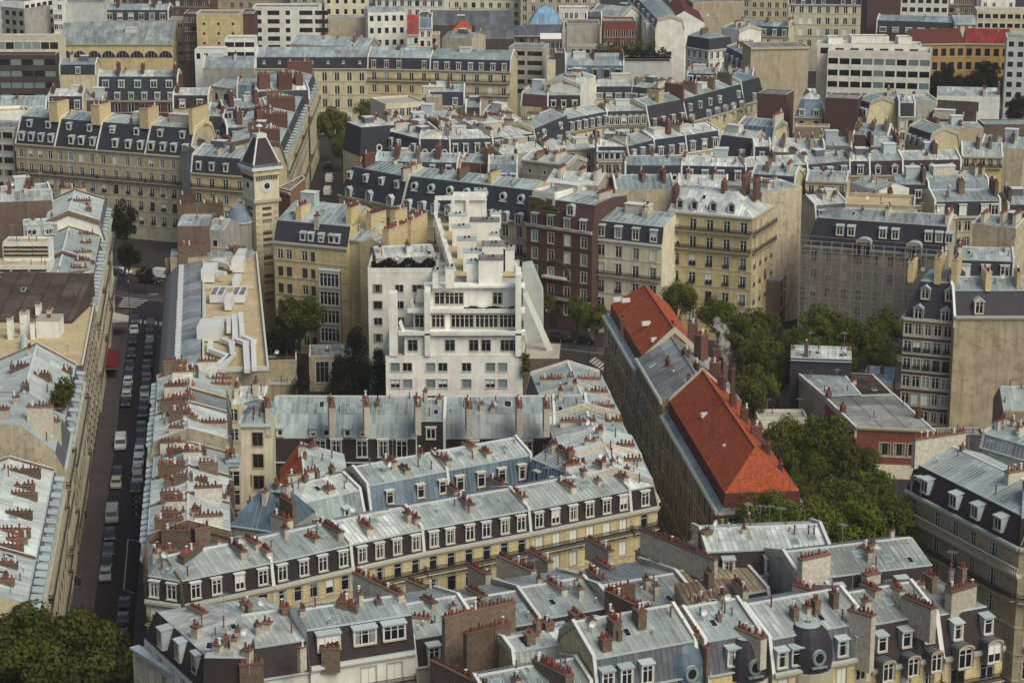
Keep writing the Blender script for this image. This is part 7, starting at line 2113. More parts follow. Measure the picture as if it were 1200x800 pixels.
# ------------------------------------------------------------------ far middle
B('blue zinc fronted house with five brown windows in the upper middle', 663, 77, 731, 77, 24, 11, hm=4.2, mi=.4, hr=3, m1='zinc_blue', m2='zinc_teal', wall='stone_yellow', f=F_(4), dorm=(5, 'flush', 1.7, 2.4, dict(dz=.6, face='zinc_trim', wst='dark')), ch=[(.48, 5, 5, 2, 'stack_brick', .6), (1, 5, 6, 2, 'stack_brick', .6)])
B('concrete flats with long balcony bands left of the blue zinc house', 596, 57, 637, 58, 24, 11, ref='e', kind='flat', wall='concrete', m2='felt_grey', f=dict(nb=2, nf=5, ww=4.6, wh=1.4, fh=2.9, st='dark', course=False), cornice=False)
B('narrow cream slab and brown wall beside the balcony flats', 641, 72, 651, 72, 22, 9, ref='e', kind='flat', wall='stone_pale', m2='felt_grey', cornice=False)
B('narrow dark brown party wall house with two pipes', 651, 64, 663, 64, 24, 10, ref='e', kind='flat', wall='brown_clad', m2='felt_grey', cornice=False)
row('slate houses in front of the blue zinc house', 24, [(612, 110), (642, 112), (680, 112), (698, 101.5), (741, 101.5), (770, 105)], 10, [
    ('pale zinc house with brick side below the balcony flats', dict(m1='brick_brown', m2='zinc_teal')),
    ('zinc house with two small dormers on brown slate', dict(m1='slate_brown', m2='zinc_teal', dorm=(3, 'box', 1.1, 1.3))),
    ('white gable walled narrow house with tall pale chimney', dict(kind='gable', ref='e', wall='plaster_white', z=27)),
    ('dark slate house with three bright skylight windows', dict(dorm=(4, 'flush', 1.6, 1.3, dict(wst='office')), hm=3.6)),
    ('slate house with row of tilted skylights by the orange wall', dict(dorm=(3, 'box', 1.3, 1.0), hm=3.4, m2='zinc_teal'))], **ms())
gt = B('grey walled garden terrace building with dark hedge on top', 731, 74, 787, 74, 22, 14, ref='e', kind='flat', wall='panel_grey', m2='soil_dark', cornice=False, par=.4)
B('low white louvred roof terrace left of the hedge terrace', 668, 56, 718, 56, 22, 6, ref='e', kind='flat', wall='concrete', m2='concrete', f=F_(6, st='dark', nf=1, wh=1.2, top=.6), cornice=False)
B('bright red brick building with pale attic slot', 707, 27, 745, 27, 23, 12, ref='e', kind='flat', wall='brick_red', m2='felt_grey', f=dict(nb=4, nf=2, ww=1.6, wh=2.2, fh=3.6, top=2.4), cornice=False, par=.6)
B('flat roofed grey block left of the red brick building', 664, 29, 703, 29, 22, 12, ref='e', kind='flat', wall='concrete', m2='felt_grey', cornice=False, par=.3)
B('building under a bright blue sheeted roof with red gable', 620, 29, 659, 29, 21, 12, ref='e', hm=5, mi=3.2, hr=1, m1='sheet_blue', m2='sheet_blue', wall='brick_red', hl=True, hrt=True, party=(0, 0), ch=[], rib='sheet_blue')
B('long grey rounded roof in front of the blue sheeted roof', 590, 42, 658, 42, 18, 10, ref='e', kind='gable', hr=3, m2='zinc_dark', wall='brown_clad', party=(0, 0), ch=[], f=F_(8, nf=1))
B('white pavilion roof on thin posts before the long grey roof', 633, 46, 658, 46, 19, 6, ref='e', kind='gable', hr=1.6, m2='metal_pale', wall='plaster_brown', party=(0, 0), ch=[], f=F_(5, nf=1, ww=1.6), cornice=False, seams=False)
B('white house with dark red tiled gable roof', 772, 10, 778, 27, 21, 14, ref='e', kind='gable', hr=4, m2='tile_dark', wall='white_paint', party=(0, 0), ch=[], f=F_(3))
B('beige blank wall building behind the red gabled white house', 812, 4, 872, 3, 24, 12, ref='e', kind='flat', wall='plaster_sand', m2='felt_grey', f=F_(5, nf=1, ww=.7, wh=.7, top=4), cornice=False)
B('white corner house with slate mansard and dark windows, upper right of middle', 806, 42, 833, 46, 22, 11, hm=3.6, mi=.8, hr=1.2, m1='slate_blue', m2='zinc_teal', wall='plaster_white', f=dict(nb=4, nf=4, ww=1.3, wh=2.2, fh=3.6), fr=dict(nb=4, nf=4, ww=1.4, wh=2.2, fh=3.6), hrt=True, ch=[(.4, 4, 3, 1.2)], party=(0, 0))
B('white side wall house right of the white corner house', 846, 33, 866, 36, 23, 10, ref='e', kind='gable', hr=1.2, wall='white_paint', m2='zinc', ch=[(.5, 4, 4, 1.5)], cornice=False)
B('slate row with five white dormers and brown stacks before the sand block', 852, 55, 882, 70, 22, 11, **ms(hm=4, m1='slate', m2='zinc', dorm=(5, 'box', 1.2, 1.6), wall='plaster_sand', ch=[(.2, 5, 5, 1.6, 'stack_brick'), (.5, 5, 5, 1.6, 'stack_brick'), (.8, 5, 5, 1.6, 'stack_brick')]))
B('grey mansard houses between white side wall and modern roofs', 868, 30, 925, 32, 22, 12, **ms(m1='slate_blue', m2='zinc', f=F_(6), dorm=(5, 'box', 1.2, 1.6)))
B('white flat topped wall house left of the white corner house', 757, 29, 786, 29, 20, 9, ref='e', kind='flat', wall='white_paint', m2='concrete', cornice=False)
B('zinc roof with a white skylight strip below the white corner house', 806, 86, 840, 87, 22, 10, **ms(hm=2.6, m2='zinc_teal', dorm=(4, 'box', 1.0, 1.3)))
B('zinc roofs with sheds right of the hedge terrace', 842, 88, 882, 89, 22, 10, **ms(hm=2.2, m1='zinc_dark', m2='zinc', ch=[(.3, 4, 3, 1.4), (.8, 4, 4, 1.6)]))
B('pale house row facing the steep street at the top', 735, -2, 768, 34, 20, 10, ref='e', hm=3, mi=.8, m1='slate_blue', m2='zinc_teal', wall='plaster_white', f=dict(nb=8, nf=4, ww=1.4, wh=2.0, fh=3.4), dorm=(6, 'box', 1.2, 1.6), ch=[])
B('zinc and white roofs with skylight strips above the red brick building', 690, 17, 728, 20, 20, 14, ref='e', kind='gable', hr=3, m2='zinc', wall='plaster_white', ch=[], f=F_(5, nf=1))
B('dark slate house with a round clock like white vent', 688, 20, 705, 20, 21, 8, **ms(hm=3, m2='zinc_dark', ch=[]))
B('white and brown house row behind the flat grey block', 655, 12, 690, 12, 22, 10, ref='e', kind='flat', wall='plaster_white', m2='zinc_teal', f=F_(6), cornice=False)
B('dark long workshop roof in the upper middle', 505, 30, 600, 30, 17, 14, ref='e', kind='gable', hr=4.5, m2='zinc_dark', wall='brown_clad', party=(0, 0), ch=[], rib='zinc_dark_trim')
B('cream gabled house before the dark workshop roof', 518, 44, 553, 46, 20, 11, ref='e', kind='gable', hr=1.5, m2='zinc', wall='plaster_beige', party=(0, 0), ch=[])
B('little red hipped roof on the cream gabled house', 531, 35, 552, 35, 22, 9, ref='e', kind='mansard', hm=2.6, mi=2.4, hr=.6, m1='tile_red', m2='tile_red', wall='plaster_beige', hl=True, hrt=True, party=(0, 0), ch=[])
B('blue black hall roof right of the cream gable', 557, 46, 602, 46, 18, 10, ref='e', kind='gable', hr=4, m2='zinc_dark', wall='brown_clad', party=(0, 0), ch=[], rib='zinc_dark_trim')
B('white houses with small scattered windows in the upper middle', 431, 15, 475, 14, 24, 11, ref='e', kind='gable', hr=1.5, m2='zinc', wall='plaster_white', f=dict(nb=5, nf=3, ww=1.3, wh=1.9, fh=4.2, top=1.2, st='dark', course=False), ch=[], party=(0, 0), cornice=False)
B('white house with a bright red roof patch', 477, 23, 491, 23, 23, 9, hm=5, mi=2, m1='sheet_red', m2='sheet_red', wall='plaster_white', ch=[], party=(0, 0), f=F_(2), rib='sheet_red')
B('white house with blue grey roof right of the red patch', 491, 22, 506, 22, 23, 9, **ms(m1='zinc_blue', m2='zinc_teal', wall='plaster_white', f=F_(2), ch=[]))
B('low pale grey workshop wall under the white houses', 432, 37, 476, 37, 16, 7, ref='e', kind='flat', wall='panel_grey', m2='concrete', cornice=False)
B('small pale sheds with dark openings before the far cream row', 478, 42, 515, 42, 17, 8, ref='e', kind='flat', wall='plaster_beige', m2='concrete', f=F_(3, nf=1, st='k'), cornice=False)
B('cream tenement with small dark windows above a sand wall', 380, -4, 430, -4, 27, 10, ref='e', kind='flat', wall='stone_pale', m2='zinc', f=dict(nb=5, nf=3, ww=1.2, wh=1.8, fh=3.8, st='dark', course=False), cornice=False)
B('sand coloured stone wall block with one narrow slot', 382, 22, 430, 22, 21, 9, ref='e', kind='flat', wall='plaster_sand', m2='zinc', cornice=False, par=.2)
B('white flats with stacked dark balconies in the upper left of middle', 296, 10, 374, 10, 25, 11, ref='e', kind='flat', wall='plaster_white', m2='felt_grey', f=dict(nb=5, nf=5, ww=4.2, wh=1.6, fh=3.0, top=.8, xs=[2, 7.2, 12.2, 18.5, 24], wws=[2, 4.2, 1.6, 4.6, 4.6], st='dark', course=False), cornice=False)
B('low zinc and glass roofs before the white balcony flats', 340, 52, 430, 56, 16, 12, ref='e', kind='gable', hr=2.5, m2='zinc_teal', wall='plaster_grey', ch=[(.4, 5, 3, 1), (.8, 4, 3, 1)])
B('tree shaded dark roofed house right of the white balcony flats', 374, 8, 382, 8, 22, 10, ref='e', kind='gable', hr=1, m2='zinc_dark', wall='plaster_brown', ch=[], party=(0, 0))

# ------------------------------------------------------------------ far left
B('pale grey blank metal clad block at the upper left', 72, 4, 122, 4, 27, 12, ref='e', kind='flat', wall='panel_grey', m2='felt_grey', cornice=False, par=.3)
B('white balcony flats at the upper left corner', 28, 4, 62, -2, 28, 12, ref='e', kind='flat', wall='white_paint', m2='felt_grey', f=dict(nb=5, nf=7, ww=2.4, wh=1.6, fh=3.1, st='dark', course=False), cornice=False)
B('narrow white slab with one yellow blind beside the balcony flats', 62, 3, 72, 3, 28, 10, ref='e', kind='flat', wall='white_paint', m2='felt_grey', f=dict(nb=2, nf=5, ww=1.4, wh=1.8, fh=3.4), cornice=False)
B('grey flats with dark loggias at the upper left edge', -12, 8, 28, 12, 26, 12, ref='e', kind='flat', wall='plaster_grey', m2='felt_grey', f=dict(nb=5, nf=5, ww=2.0, wh=1.6, fh=3.1, st='dark', course=False), cornice=False)
B('brown brick house with bright blue slate mansard and pale dormers', 122, 12, 197, 12, 24, 12, hm=3.6, mi=.8, hr=1.6, m1='slate_blue', m2='zinc_teal', wall='brick_brown', f=dict(nb=8, nf=3, ww=1.4, wh=2.0, fh=3.6), dorm=(6, 'flush', 1.8, 2.0), ch=[(.2, 4, 3, 2, 'stack_brick'), (.77, 4, 3, 2, 'stack_brick')])
ah = B('long yellow hall with a row of arched windows under a grey metal roof', 68, 52, 202, 52, 18, 16, ref='e', kind='gable', hr=6, tr=12, m2='zinc', wall='stone_yellow', party=(0, 0), ch=[], cornice=2, seams=False)
A0, B0 = P(68, 52, 18) - Vector(ah.location[:2]), P(202, 52, 18) - Vector(ah.location[:2])
me = None
for i in range(8):
    p = A0 + (B0 - A0) * ((i + .5) / 8)
    def mk():
        m = MB()
        n = 10
        o_r = [(2.2 * math.cos(math.pi * k / n), 2.2 * math.sin(math.pi * k / n)) for k in range(n + 1)]
        m.poly([(x, -.12, z) for x, z in o_r], 'glass_dark')
        for k in range(n):
            (xa, za), (xb, zb2) = o_r[k], o_r[k + 1]
            m.quad((xa, -.25, za), (xb, -.25, zb2), (xb * 1.16, -.25, zb2 * 1.16), (xa * 1.16, -.25, za * 1.16), 'sill_stone')
            m.quad((xa * 1.16, -.25, za * 1.16), (xb * 1.16, -.25, zb2 * 1.16), (xb * 1.16, 0, zb2 * 1.16), (xa * 1.16, 0, za * 1.16), 'sill_stone')
        for x in (-1.1, 0, 1.1):
            m.box(x - .06, x + .06, -.2, -.1, 0, math.sqrt(4.84 - x * x), 'frame_grey')
        return m.mesh('arched_window')
    place(cached('archwin', mk), 'arched_window', ah, (p.x, p.y, 13.6))
B('white topped flats with roof garden at the left edge', -15, 47, 68, 47, 24, 12, ref='e', kind='flat', wall='stone_pale', m2='concrete', f=dict(nb=8, nf=2, ww=2.6, wh=2.2, fh=3.4, st='office', course=False), cornice=False)
B('dark brown clad flats below the roof garden at the left edge', -15, 67, 65, 67, 20, 6, ref='e', kind='flat', wall='brown_clad', m2='concrete', f=dict(nb=6, nf=4, ww=3.2, wh=1.8, fh=3.6, st='office', course=False), cornice=False, par=.8)
B('pale yellow blank gable block with three tiny windows', 230, 18, 281, 18, 28, 12, ref='e', kind='flat', wall='stone_yellow', m2='felt_grey', cornice=False, f=dict(nb=3, nf=3, ww=.8, wh=.8, fh=3.2, top=2.5, st='k', course=False))
B('dark red brick wall right of the yellow blank gable', 282, 18, 297, 18, 27, 12, ref='e', kind='flat', wall='brick_brown', m2='felt_grey', cornice=False)
B('dark brick flats left of the yellow blank gable', 215, 18, 230, 18, 27, 12, ref='e', kind='flat', wall='brick_brown', m2='felt_grey', f=dict(nb=2, nf=5, ww=1.4, wh=1.4), cornice=False)
B('grey slab with dark balconies left of the dark brick flats', 197, 25, 215, 25, 24, 10, ref='e', kind='flat', wall='concrete', m2='felt_grey', f=dict(nb=2, nf=5, ww=1.6, wh=1.4), cornice=False)
B('white cube house with dark window bands under the yellow gable', 263, 47, 298, 47, 22, 9, ref='e', kind='flat', wall='white_paint', m2='concrete', f=dict(nb=3, nf=3, ww=3, wh=1.6, fh=3.2, st='dark', course=False), cornice=False)
B('low white house left of the white cube house', 228, 60, 263, 60, 20, 8, ref='e', kind='flat', wall='white_paint', m2='concrete', f=dict(nb=4, nf=1, ww=1.2, wh=1.8, st='dark', course=False), cornice=False)
B('zinc roofed hall below the white cube house', 238, 80, 298, 80, 17, 12, ref='e', kind='gable', hr=3, m2='zinc_teal', wall='plaster_grey', ch=[(.6, 5, 3, 1.2)])
B('slate house with two tiers of white dormers in front of the arched hall', 115, 90, 208, 90, 23, 12, hm=6.5, mi=2.4, hr=1.4, m1='slate_blue', m2='zinc_pale', wall='brick_brown', f=dict(nb=6, nf=2, ww=1.8, wh=2.4, fh=3.6), dorm=(6, 'box', 1.3, 1.5, dict(dz=.4)), dorm2=(5, 'box', 1.6, 1.6, dict(seg=0, dz=3.6)), ch=[(.25, 4, 3, 2.4, 'stack_brick'), (.55, 5, 3, 2, 'stack_brick'), (.97, 4, 5, 2, 'stack_brick')])
B('zinc terraces before the left end of the arched hall', 70, 76, 112, 76, 20, 9, **ms(m1='slate_blue', m2='zinc_teal', hm=3, dorm=(1, 'box', 1.2, 1.6), ch=[(.3, 4, 3, 2)]))
B('zinc roofed house with three white dormers and many stub stacks', 57, 113, 97, 113, 22, 10, **ms(m1='slate_brown', m2='zinc_pale', dorm=(3, 'box', 1.3, 1.9), hm=3.6, ch=[(.1, 4, 4, 1.4, 'stack_brick'), (.9, 5, 5, 1.6, 'stack_brick')]))
B('zinc roofed house with two white dormers left of the cream gable', 203, 112, 244, 112, 22, 10, **ms(m1='slate_brown', m2='zinc_pale', dorm=(2, 'box', 1.4, 1.9), hm=3.6, ch=[(.1, 4, 4, 1.4, 'stack_brick')]))
B('cream gabled house with two dark windows', 248, 100, 279, 104, 22, 9, ref='e', kind='gable', hr=1.4, m2='zinc', wall='stone_pale', f=F_(3, st='dark', top=2), ch=[], party=(0, 0))
B('teal zinc mansard right of the cream gabled house', 278, 100, 302, 100, 24, 9, **ms(m1='zinc_blue', m2='zinc_teal', hm=4, dorm=(1, 'box', 1.2, 1.4), ch=[]))
B('blue zinc vault with skylights at the left edge', -10, 118, 54, 118, 21, 9, hm=3.2, mi=1.8, hr=.8, m1='zinc_teal', m2='zinc_teal', wall='plaster_grey', dorm=(4, 'box', 1.6, 1.0), ch=[])
B('tan flat roof with white wall angles below the blue zinc vault', -10, 134, 30, 132, 22, 8, ref='e', kind='flat', wall='white_paint', m2='sand_roof', cornice=False, par=.7)
B('zinc roofs over a dark red court wall in the left distance', 98, 118, 120, 118, 20, 8, **ms(m1='brick_brown', m2='zinc', ch=[(.5, 4, 4, 1.4, 'stack_brick')]))
B('brown court house with arched doorway and pot plants', 122, 119, 200, 119, 14, 8, ref='e', kind='flat', wall='brick_red', m2='concrete', f=F_(7, nf=1), cornice=False)
B('teal roof right of the white sloping terrace', 245, 130, 300, 130, 23, 9, **ms(m1='slate_blue', m2='zinc_teal', hm=3, ch=[(.5, 4, 4, 1.6, 'stack_brick')]))
# rows that close the view at the top
top = [(-30, 60, 'plaster_white', 'white flats along the very top left'), (60, 150, 'stone_pale', 'cream flats along the top left behind the grey block'), (150, 245, 'brick_brown', 'brown flats along the top behind the blue slate mansard'), (245, 340, 'stone_grey', 'grey flats along the top behind the yellow gable'),
       (340, 440, 'concrete', 'concrete flats along the top behind the cream tenement'), (440, 520, 'plaster_white', 'white houses along the top behind the red roof patch'), (520, 610, 'stone_pale', 'white railing building along the top behind the dark workshop'), (610, 700, 'plaster_beige', 'beige houses along the top behind the blue sheeted roof'),
       (785, 880, 'concrete', 'grey houses along the top right of the steep street'), (880, 960, 'stone_cream', 'cream houses along the top left of the spire')]
for i, (x0, x1, w_, l_) in enumerate(top):
    B(l_, x0, -10 + (i % 3) * 4, x1, -9 + (i % 3) * 4, 24, 14, ref='e', hm=3, m1=('slate_blue', 'slate', 'zinc_dark')[i % 3], m2=('zinc', 'zinc_teal')[i % 2], wall=w_, f=dict(nb=9, nf=5, ww=1.5, wh=2.0, fh=3.3), dorm=(6, 'box', 1.2, 1.6), ch=[(.3, 5, 4, 2), (.7, 5, 4, 2)])

# ------------------------------------------------------------------ trees and planting
def mat_leaf(name, c1, c2):
    m = bpy.data.materials.new(name)
    nt, N, Lk, bs = nodes_of(m)
    setr(bs, 0.7, 0.15)
    tc = N.new('ShaderNodeTexCoord')
    f = ramp(nt, noise(nt, tc.outputs['Object'], 2.6, 3), [(0.3, 0.0), (0.7, 1.0)])
    c = mixcol(nt, c1, c2, f)
    c = mixcol(nt, c, rnd(nt, .8, 1.2), 1.0, 'MULTIPLY')
    Lk.new(c, bs.inputs['Base Color'])
    tr = N.new('ShaderNodeBsdfTranslucent')
    Lk.new(c, tr.inputs['Color'])
    mx = N.new('ShaderNodeMixShader')
    mx.inputs[0].default_value = .3
    out = [n for n in N if n.type == 'OUTPUT_MATERIAL'][0]
    Lk.new(bs.outputs[0], mx.inputs[1]); Lk.new(tr.outputs[0], mx.inputs[2]); Lk.new(mx.outputs[0], out.inputs['Surface'])
    MATS[name] = m
mat_leaf('leaf_green', (.038, .058, .009), (.160, .182, .026))
mat_leaf('leaf_olive', (.036, .046, .008), (.110, .116, .018))
mat_leaf('leaf_dark', (.010, .014, .008), (.026, .030, .014))
mat_plain('bark', (.07, .055, .042), .9, grain=.3)
mat_plain('flower_pale', (.55, .50, .22), .8)

def crown_mesh(seed, mat, n=5200, leaf=.42, squash=.85, cone=False):
    rg = random.Random(seed)
    m = MB()
    cl = []
    for i in range(36):
        if cone:
            h = rg.random() ** .8
            r_ = (1 - h) * .75 + .05
            a = rg.uniform(0, 6.28)
            cl.append((Vector((r_ * math.cos(a) * .7, r_ * math.sin(a) * .7, -1 + 2.3 * h)), .22 + .2 * (1 - h)))
        else:
            while True:
                p = Vector((rg.uniform(-1, 1), rg.uniform(-1, 1), rg.uniform(-1, 1)))
                if .25 < p.length < .95:
                    break
            p.z *= squash
            cl.append((p * .84, rg.uniform(.17, .36)))
    v, f = [], []
    for _ in range(n):
        c, r_ = rg.choice(cl)
        d = Vector((rg.gauss(0, 1), rg.gauss(0, 1), rg.gauss(0, 1) + .25)).normalized()
        p = c + d * r_ * rg.uniform(.72, 1.06)
        nn = (d + Vector((rg.uniform(-.8, .8), rg.uniform(-.8, .8), rg.uniform(-.5, .9)))).normalized()
        a = nn.orthogonal().normalized()
        b = nn.cross(a)
        t = rg.uniform(0, 6.28)
        a, b = a * math.cos(t) + b * math.sin(t), b * math.cos(t) - a * math.sin(t)
        s = leaf / 8 * rg.uniform(.6, 1.25)
        i = len(v)
        v += [p - a * s, p - b * s * .6, p + a * s, p + b * s * .6]
        f.append((i, i + 1, i + 2, i + 3))
    me = bpy.data.meshes.new('crown')
    me.from_pydata([tuple(q) for q in v], [], f)
    me.materials.append(MATS[mat])
    return me

def tree(px, py, z, r, label, mat='leaf_green', group='street and garden trees', kind='round', tall=1.0, name='plane_tree'):
    c = P(px, py, z)
    root = thing(name, label, 'tree', (c.x, c.y, 0), random.uniform(0, 6.28), group)
    v = random.randrange(3)
    me = cached(('crown', mat, kind, v), lambda: crown_mesh(v * 7 + len(mat), mat, 9000 if kind == 'round' else 4500, .36, cone=kind == 'cone'))
    o = place(me, 'crown', root, (0, 0, z))
    o.scale = (r, r, r * tall)
    def mk():
        m = MB()
        rg = random.Random(v)
        m.tube((0, 0, 0), (0, 0, .62), .055, .035, 'bark', 7)
        for i in range(7):
            a = rg.uniform(0, 6.28)
            q = Vector((math.cos(a) * rg.uniform(.2, .5), math.sin(a) * rg.uniform(.2, .5), rg.uniform(.75, 1.15)))
            m.tube((0, 0, rg.uniform(.4, .6)), q, .022, .008, 'bark', 5)
            m.tube(q * .75 + Vector((0, 0, .12)), q * 1.3, .01, .004, 'bark', 4)
        return m.mesh('trunk')
    t = place(cached(('trunk', v), mk), 'trunk', root)
    t.scale = (r * 1.1, r * 1.1, z)
    return root

tree(66, 772, 14, 7.6, 'big olive green plane tree filling the lower left corner', 'leaf_olive')
tree(106, 776, 11.5, 6.0, 'olive plane tree on the street side of the lower left corner clump', 'leaf_olive')
tree(12, 768, 15, 7.4, 'olive plane tree cut by the left edge of the picture', 'leaf_olive')
tree(128, 800, 6, 3.6, 'small olive tree at the bottom edge before the corner house with shed dormers', 'leaf_olive')
tree(144, 258, 13, 3.6, 'tall dark tree standing before the stone avenue row', 'leaf_dark', tall=1.5)
tree(150, 300, 7, 3.0, 'lower dark tree at the mouth of the parked street', 'leaf_dark')
tree(170, 322, 4.5, 2.2, 'small dark tree on the sandy strip beside the white van', 'leaf_dark')
for i, a in enumerate([(922, 518, 9.5, 4.6, 'leafy green tree in front of the hall, left part of the big clump'), (966, 512, 10.5, 5.0, 'tallest bright green tree in front of the hall'), (1002, 545, 8.5, 4.4, 'green tree touching the red gable band of the hall'), (948, 556, 7, 4.2, 'dark lower green tree between hall and tiled roof'),
                       (902, 618, 18.5, 5.4, 'light green tree at the near hipped end of the tiled roof'), (948, 624, 18.5, 5.2, 'light green tree above the white roofs of the foreground cluster'), (996, 622, 18, 5.4, 'green tree behind the tall white vent of the foreground cluster'), (1040, 614, 17, 4.6, 'green tree left of the stone corner apartment house'), (1062, 640, 6, 3.6, 'shaded green tree at the foot of the stone corner apartment house'),
                       (842, 368, 10, 4.2, 'green tree beside the first red roof and the corner house'), (866, 392, 10, 4.6, 'green tree behind the steaming chimney'), (893, 420, 10, 5.0, 'broad green tree right of the steaming chimney'), (884, 455, 9, 4.8, 'green tree beside the brick stacks of the long red roof'), (912, 440, 8, 4.4, 'green tree left of the white attic block'),
                       (965, 385, 9.5, 5.2, 'round green tree in front of the scaffolding'), (1003, 398, 8.5, 5.0, 'green tree between scaffolding and hall'), (1036, 385, 8, 4.6, 'dark green tree left of the dark brick house'), (930, 405, 8, 4.0, 'small green tree at the left end of the scaffolding'), (1030, 420, 7, 4.0, 'shaded tree behind the white attic block'), (1020, 575, 7, 4.4, 'dark green tree before the pale plinth of the hall'), (982, 586, 11, 4.4, 'green tree in the gap between the hall clump and the foreground roofs'), (932, 584, 11, 4.0, 'green tree just right of the hipped tile end'), (908, 540, 8.5, 4.2, 'green tree filling the space beside the long red roof'), (985, 425, 7, 4.4, 'green tree right behind the white attic block'), (955, 415, 8, 4.4, 'green tree left of the white attic block top'), (890, 385, 9, 4.4, 'green tree below the tall beige party wall')]):
    tree(*a)
for a in [(676, 362, 7.5, 3.0, 'slim street tree before the ornate brown facade'), (698, 372, 7, 3.2, 'street tree where brown facade meets cream facade'), (640, 356, 6, 2.4, 'thin street tree left of the brown facade door'), (795, 350, 10, 4.0, 'green street tree before the yellow corner house'), (762, 345, 8, 3.2, 'street tree behind the first red roof ridge')]:
    tree(*a)
tree(350, 372, 11, 5.2, 'tall green tree in the court before the yellow stone house', 'leaf_green')
tree(332, 396, 8, 4.0, 'darker tree in the court beside the clock tower foot', 'leaf_dark')
for a in [(418, 428, 7, 5.0, 'broad dark conifer in the court beside the off-white building'), (442, 445, 6, 4.0, 'dark conifer against the left side of the white stepped block'), (398, 448, 5, 3.6, 'low dark conifer behind the zinc court range'), (353, 446, 5, 2.6, 'small dark conifer by the garden studio')]:
    tree(*a, mat='leaf_dark', kind='cone', name='conifer')
for a in [(390, 146, 11, 5.6, 'tall green tree at the end of the slanting side street'), (401, 172, 7, 4.2, 'lower green tree at the end of the slanting side street'), (430, 133, 9, 4.4, 'round dark tree before the far cream row')]:
    tree(*a)
for a in [(1110, 97, 9, 7, 'dark tree before the ochre institute, left one'), (1142, 90, 10, 9, 'biggest dark tree before the ochre institute'), (1165, 100, 8, 7, 'dark tree before the ochre institute, nearest the pale tower block'), (555, 42, 10, 4, 'small dark tree beside the blue black hall roof'), (1195, 128, 8, 5, 'green tree under the pale tower block')]:
    tree(*a, mat='leaf_dark')

def hedge(label, A, B, z, h, d, mat='leaf_dark', n=1800, cat='hedge', flowers=False):
    A, B = Vector(A[:2]), Vector(B[:2])
    L = (B - A).length
    rg = random.Random(label)
    v, f = [], []
    for _ in range(n):
        x, y, zq = rg.uniform(-L / 2, L / 2), rg.uniform(-d / 2, d / 2), h * rg.random() ** .7
        zq *= .75 + .25 * math.sin(x * 1.7 + rg.uniform(-.5, .5))
        p = Vector((x, y, max(0.05, zq)))
        nn = Vector((rg.gauss(0, 1), rg.gauss(0, 1), rg.gauss(.3, 1))).normalized()
        a = nn.orthogonal().normalized(); b = nn.cross(a)
        s = rg.uniform(.14, .32)
        i = len(v)
        v += [p - a * s, p - b * s * .6, p + a * s, p + b * s * .6]
        f.append((i, i + 1, i + 2, i + 3))
    me = bpy.data.meshes.new('foliage')
    me.from_pydata([tuple(q) for q in v], [], f)
    me.materials.append(MATS[mat])
    c = (A + B) / 2
    root = thing('hedge', label, cat, (c.x, c.y, z), math.atan2((B - A).y, (B - A).x))
    place(me, 'foliage', root)
    m = MB()
    m.box(-L / 2, L / 2, -d / 2, d / 2, 0, .35, 'plaster_brown', 'soil_dark')
    m.build('planter', root)
    return root
hedge('dark hedge along the roof terrace of the off-white building', P(435, 317, 24.3) + Vector((0, 1.2)), P(510, 317, 24.3) + Vector((0, 1.2)), 24.05, 2.2, 1.6, n=2600)
hedge('bushy green roof terrace planting on the light blue zinc house', P(67, 476, 22), P(79, 455, 22), 21.5, 2.4, 2.4, 'leaf_olive', 1800)
hedge('green plants spilling over the attic ledge of the ornate brown facade', P(622, 243, 24.6) + Vector((0, -1)), P(655, 247, 24.6) + Vector((0, -1)), 24.4, 1.3, 1.0, 'leaf_green', 1500)
hedge('clipped dark hedge on the grey walled garden terrace', P(731, 71, 22) + Vector((0, 3)), P(787, 71, 22) + Vector((0, 3)), 22.05, 3.6, 4, 'leaf_dark', 2600)
hedge('second hedge row with lighter shrubs on the far garden terrace', P(700, 62, 22) + Vector((0, 8)), P(770, 62, 22) + Vector((0, 8)), 21, 4.5, 5, 'leaf_green', 2400)
hedge('low potted plants on the upper terrace of the white stepped block', P(543, 366, zc), P(602, 366, zc), zc + .35, .7, .7, 'leaf_dark', 700)
hedge('balcony plants of the narrow yellow end house', P(741, 612, 17), P(760, 608, 17), 16.2, 1.2, .8, 'leaf_green', 500)
hedge('plants on the right terrace edge of the white stepped block', P(611, 418, 13), P(617, 425, 13), 11, 3.5, 1.5, 'leaf_green', 700)

# ------------------------------------------------------------------ cars
def mat_paint(name, c, metal=0.0):
    m = bpy.data.materials.new(name)
    nt, N, Lk, bs = nodes_of(m)
    bs.inputs['Base Color'].default_value = (*c, 1)
    setr(bs, .3, .5, metal)
    bs.inputs['Coat Weight'].default_value = .5
    MATS[name] = m
PAINT = {'black': (.012, .012, .014), 'white': (.72, .72, .70), 'silver': (.34, .35, .35), 'grey': (.06, .062, .065), 'dark blue': (.02, .03, .07), 'red': (.30, .03, .025), 'beige': (.45, .40, .30), 'dark green': (.02, .045, .03)}
for k_, v_ in PAINT.items():
    mat_paint('paint_' + k_.replace(' ', '_'), v_)
mat_plain('car_glass', (.035, .04, .043), .25, .4)
mat_plain('tyre', (.015, .015, .016), .9)
mat_plain('rim', (.35, .36, .37), .35, .5)
mat_plain('lamp_glass', (.55, .55, .5), .2, .5)
mat_plain('tail_red', (.25, .01, .01), .3, .5)
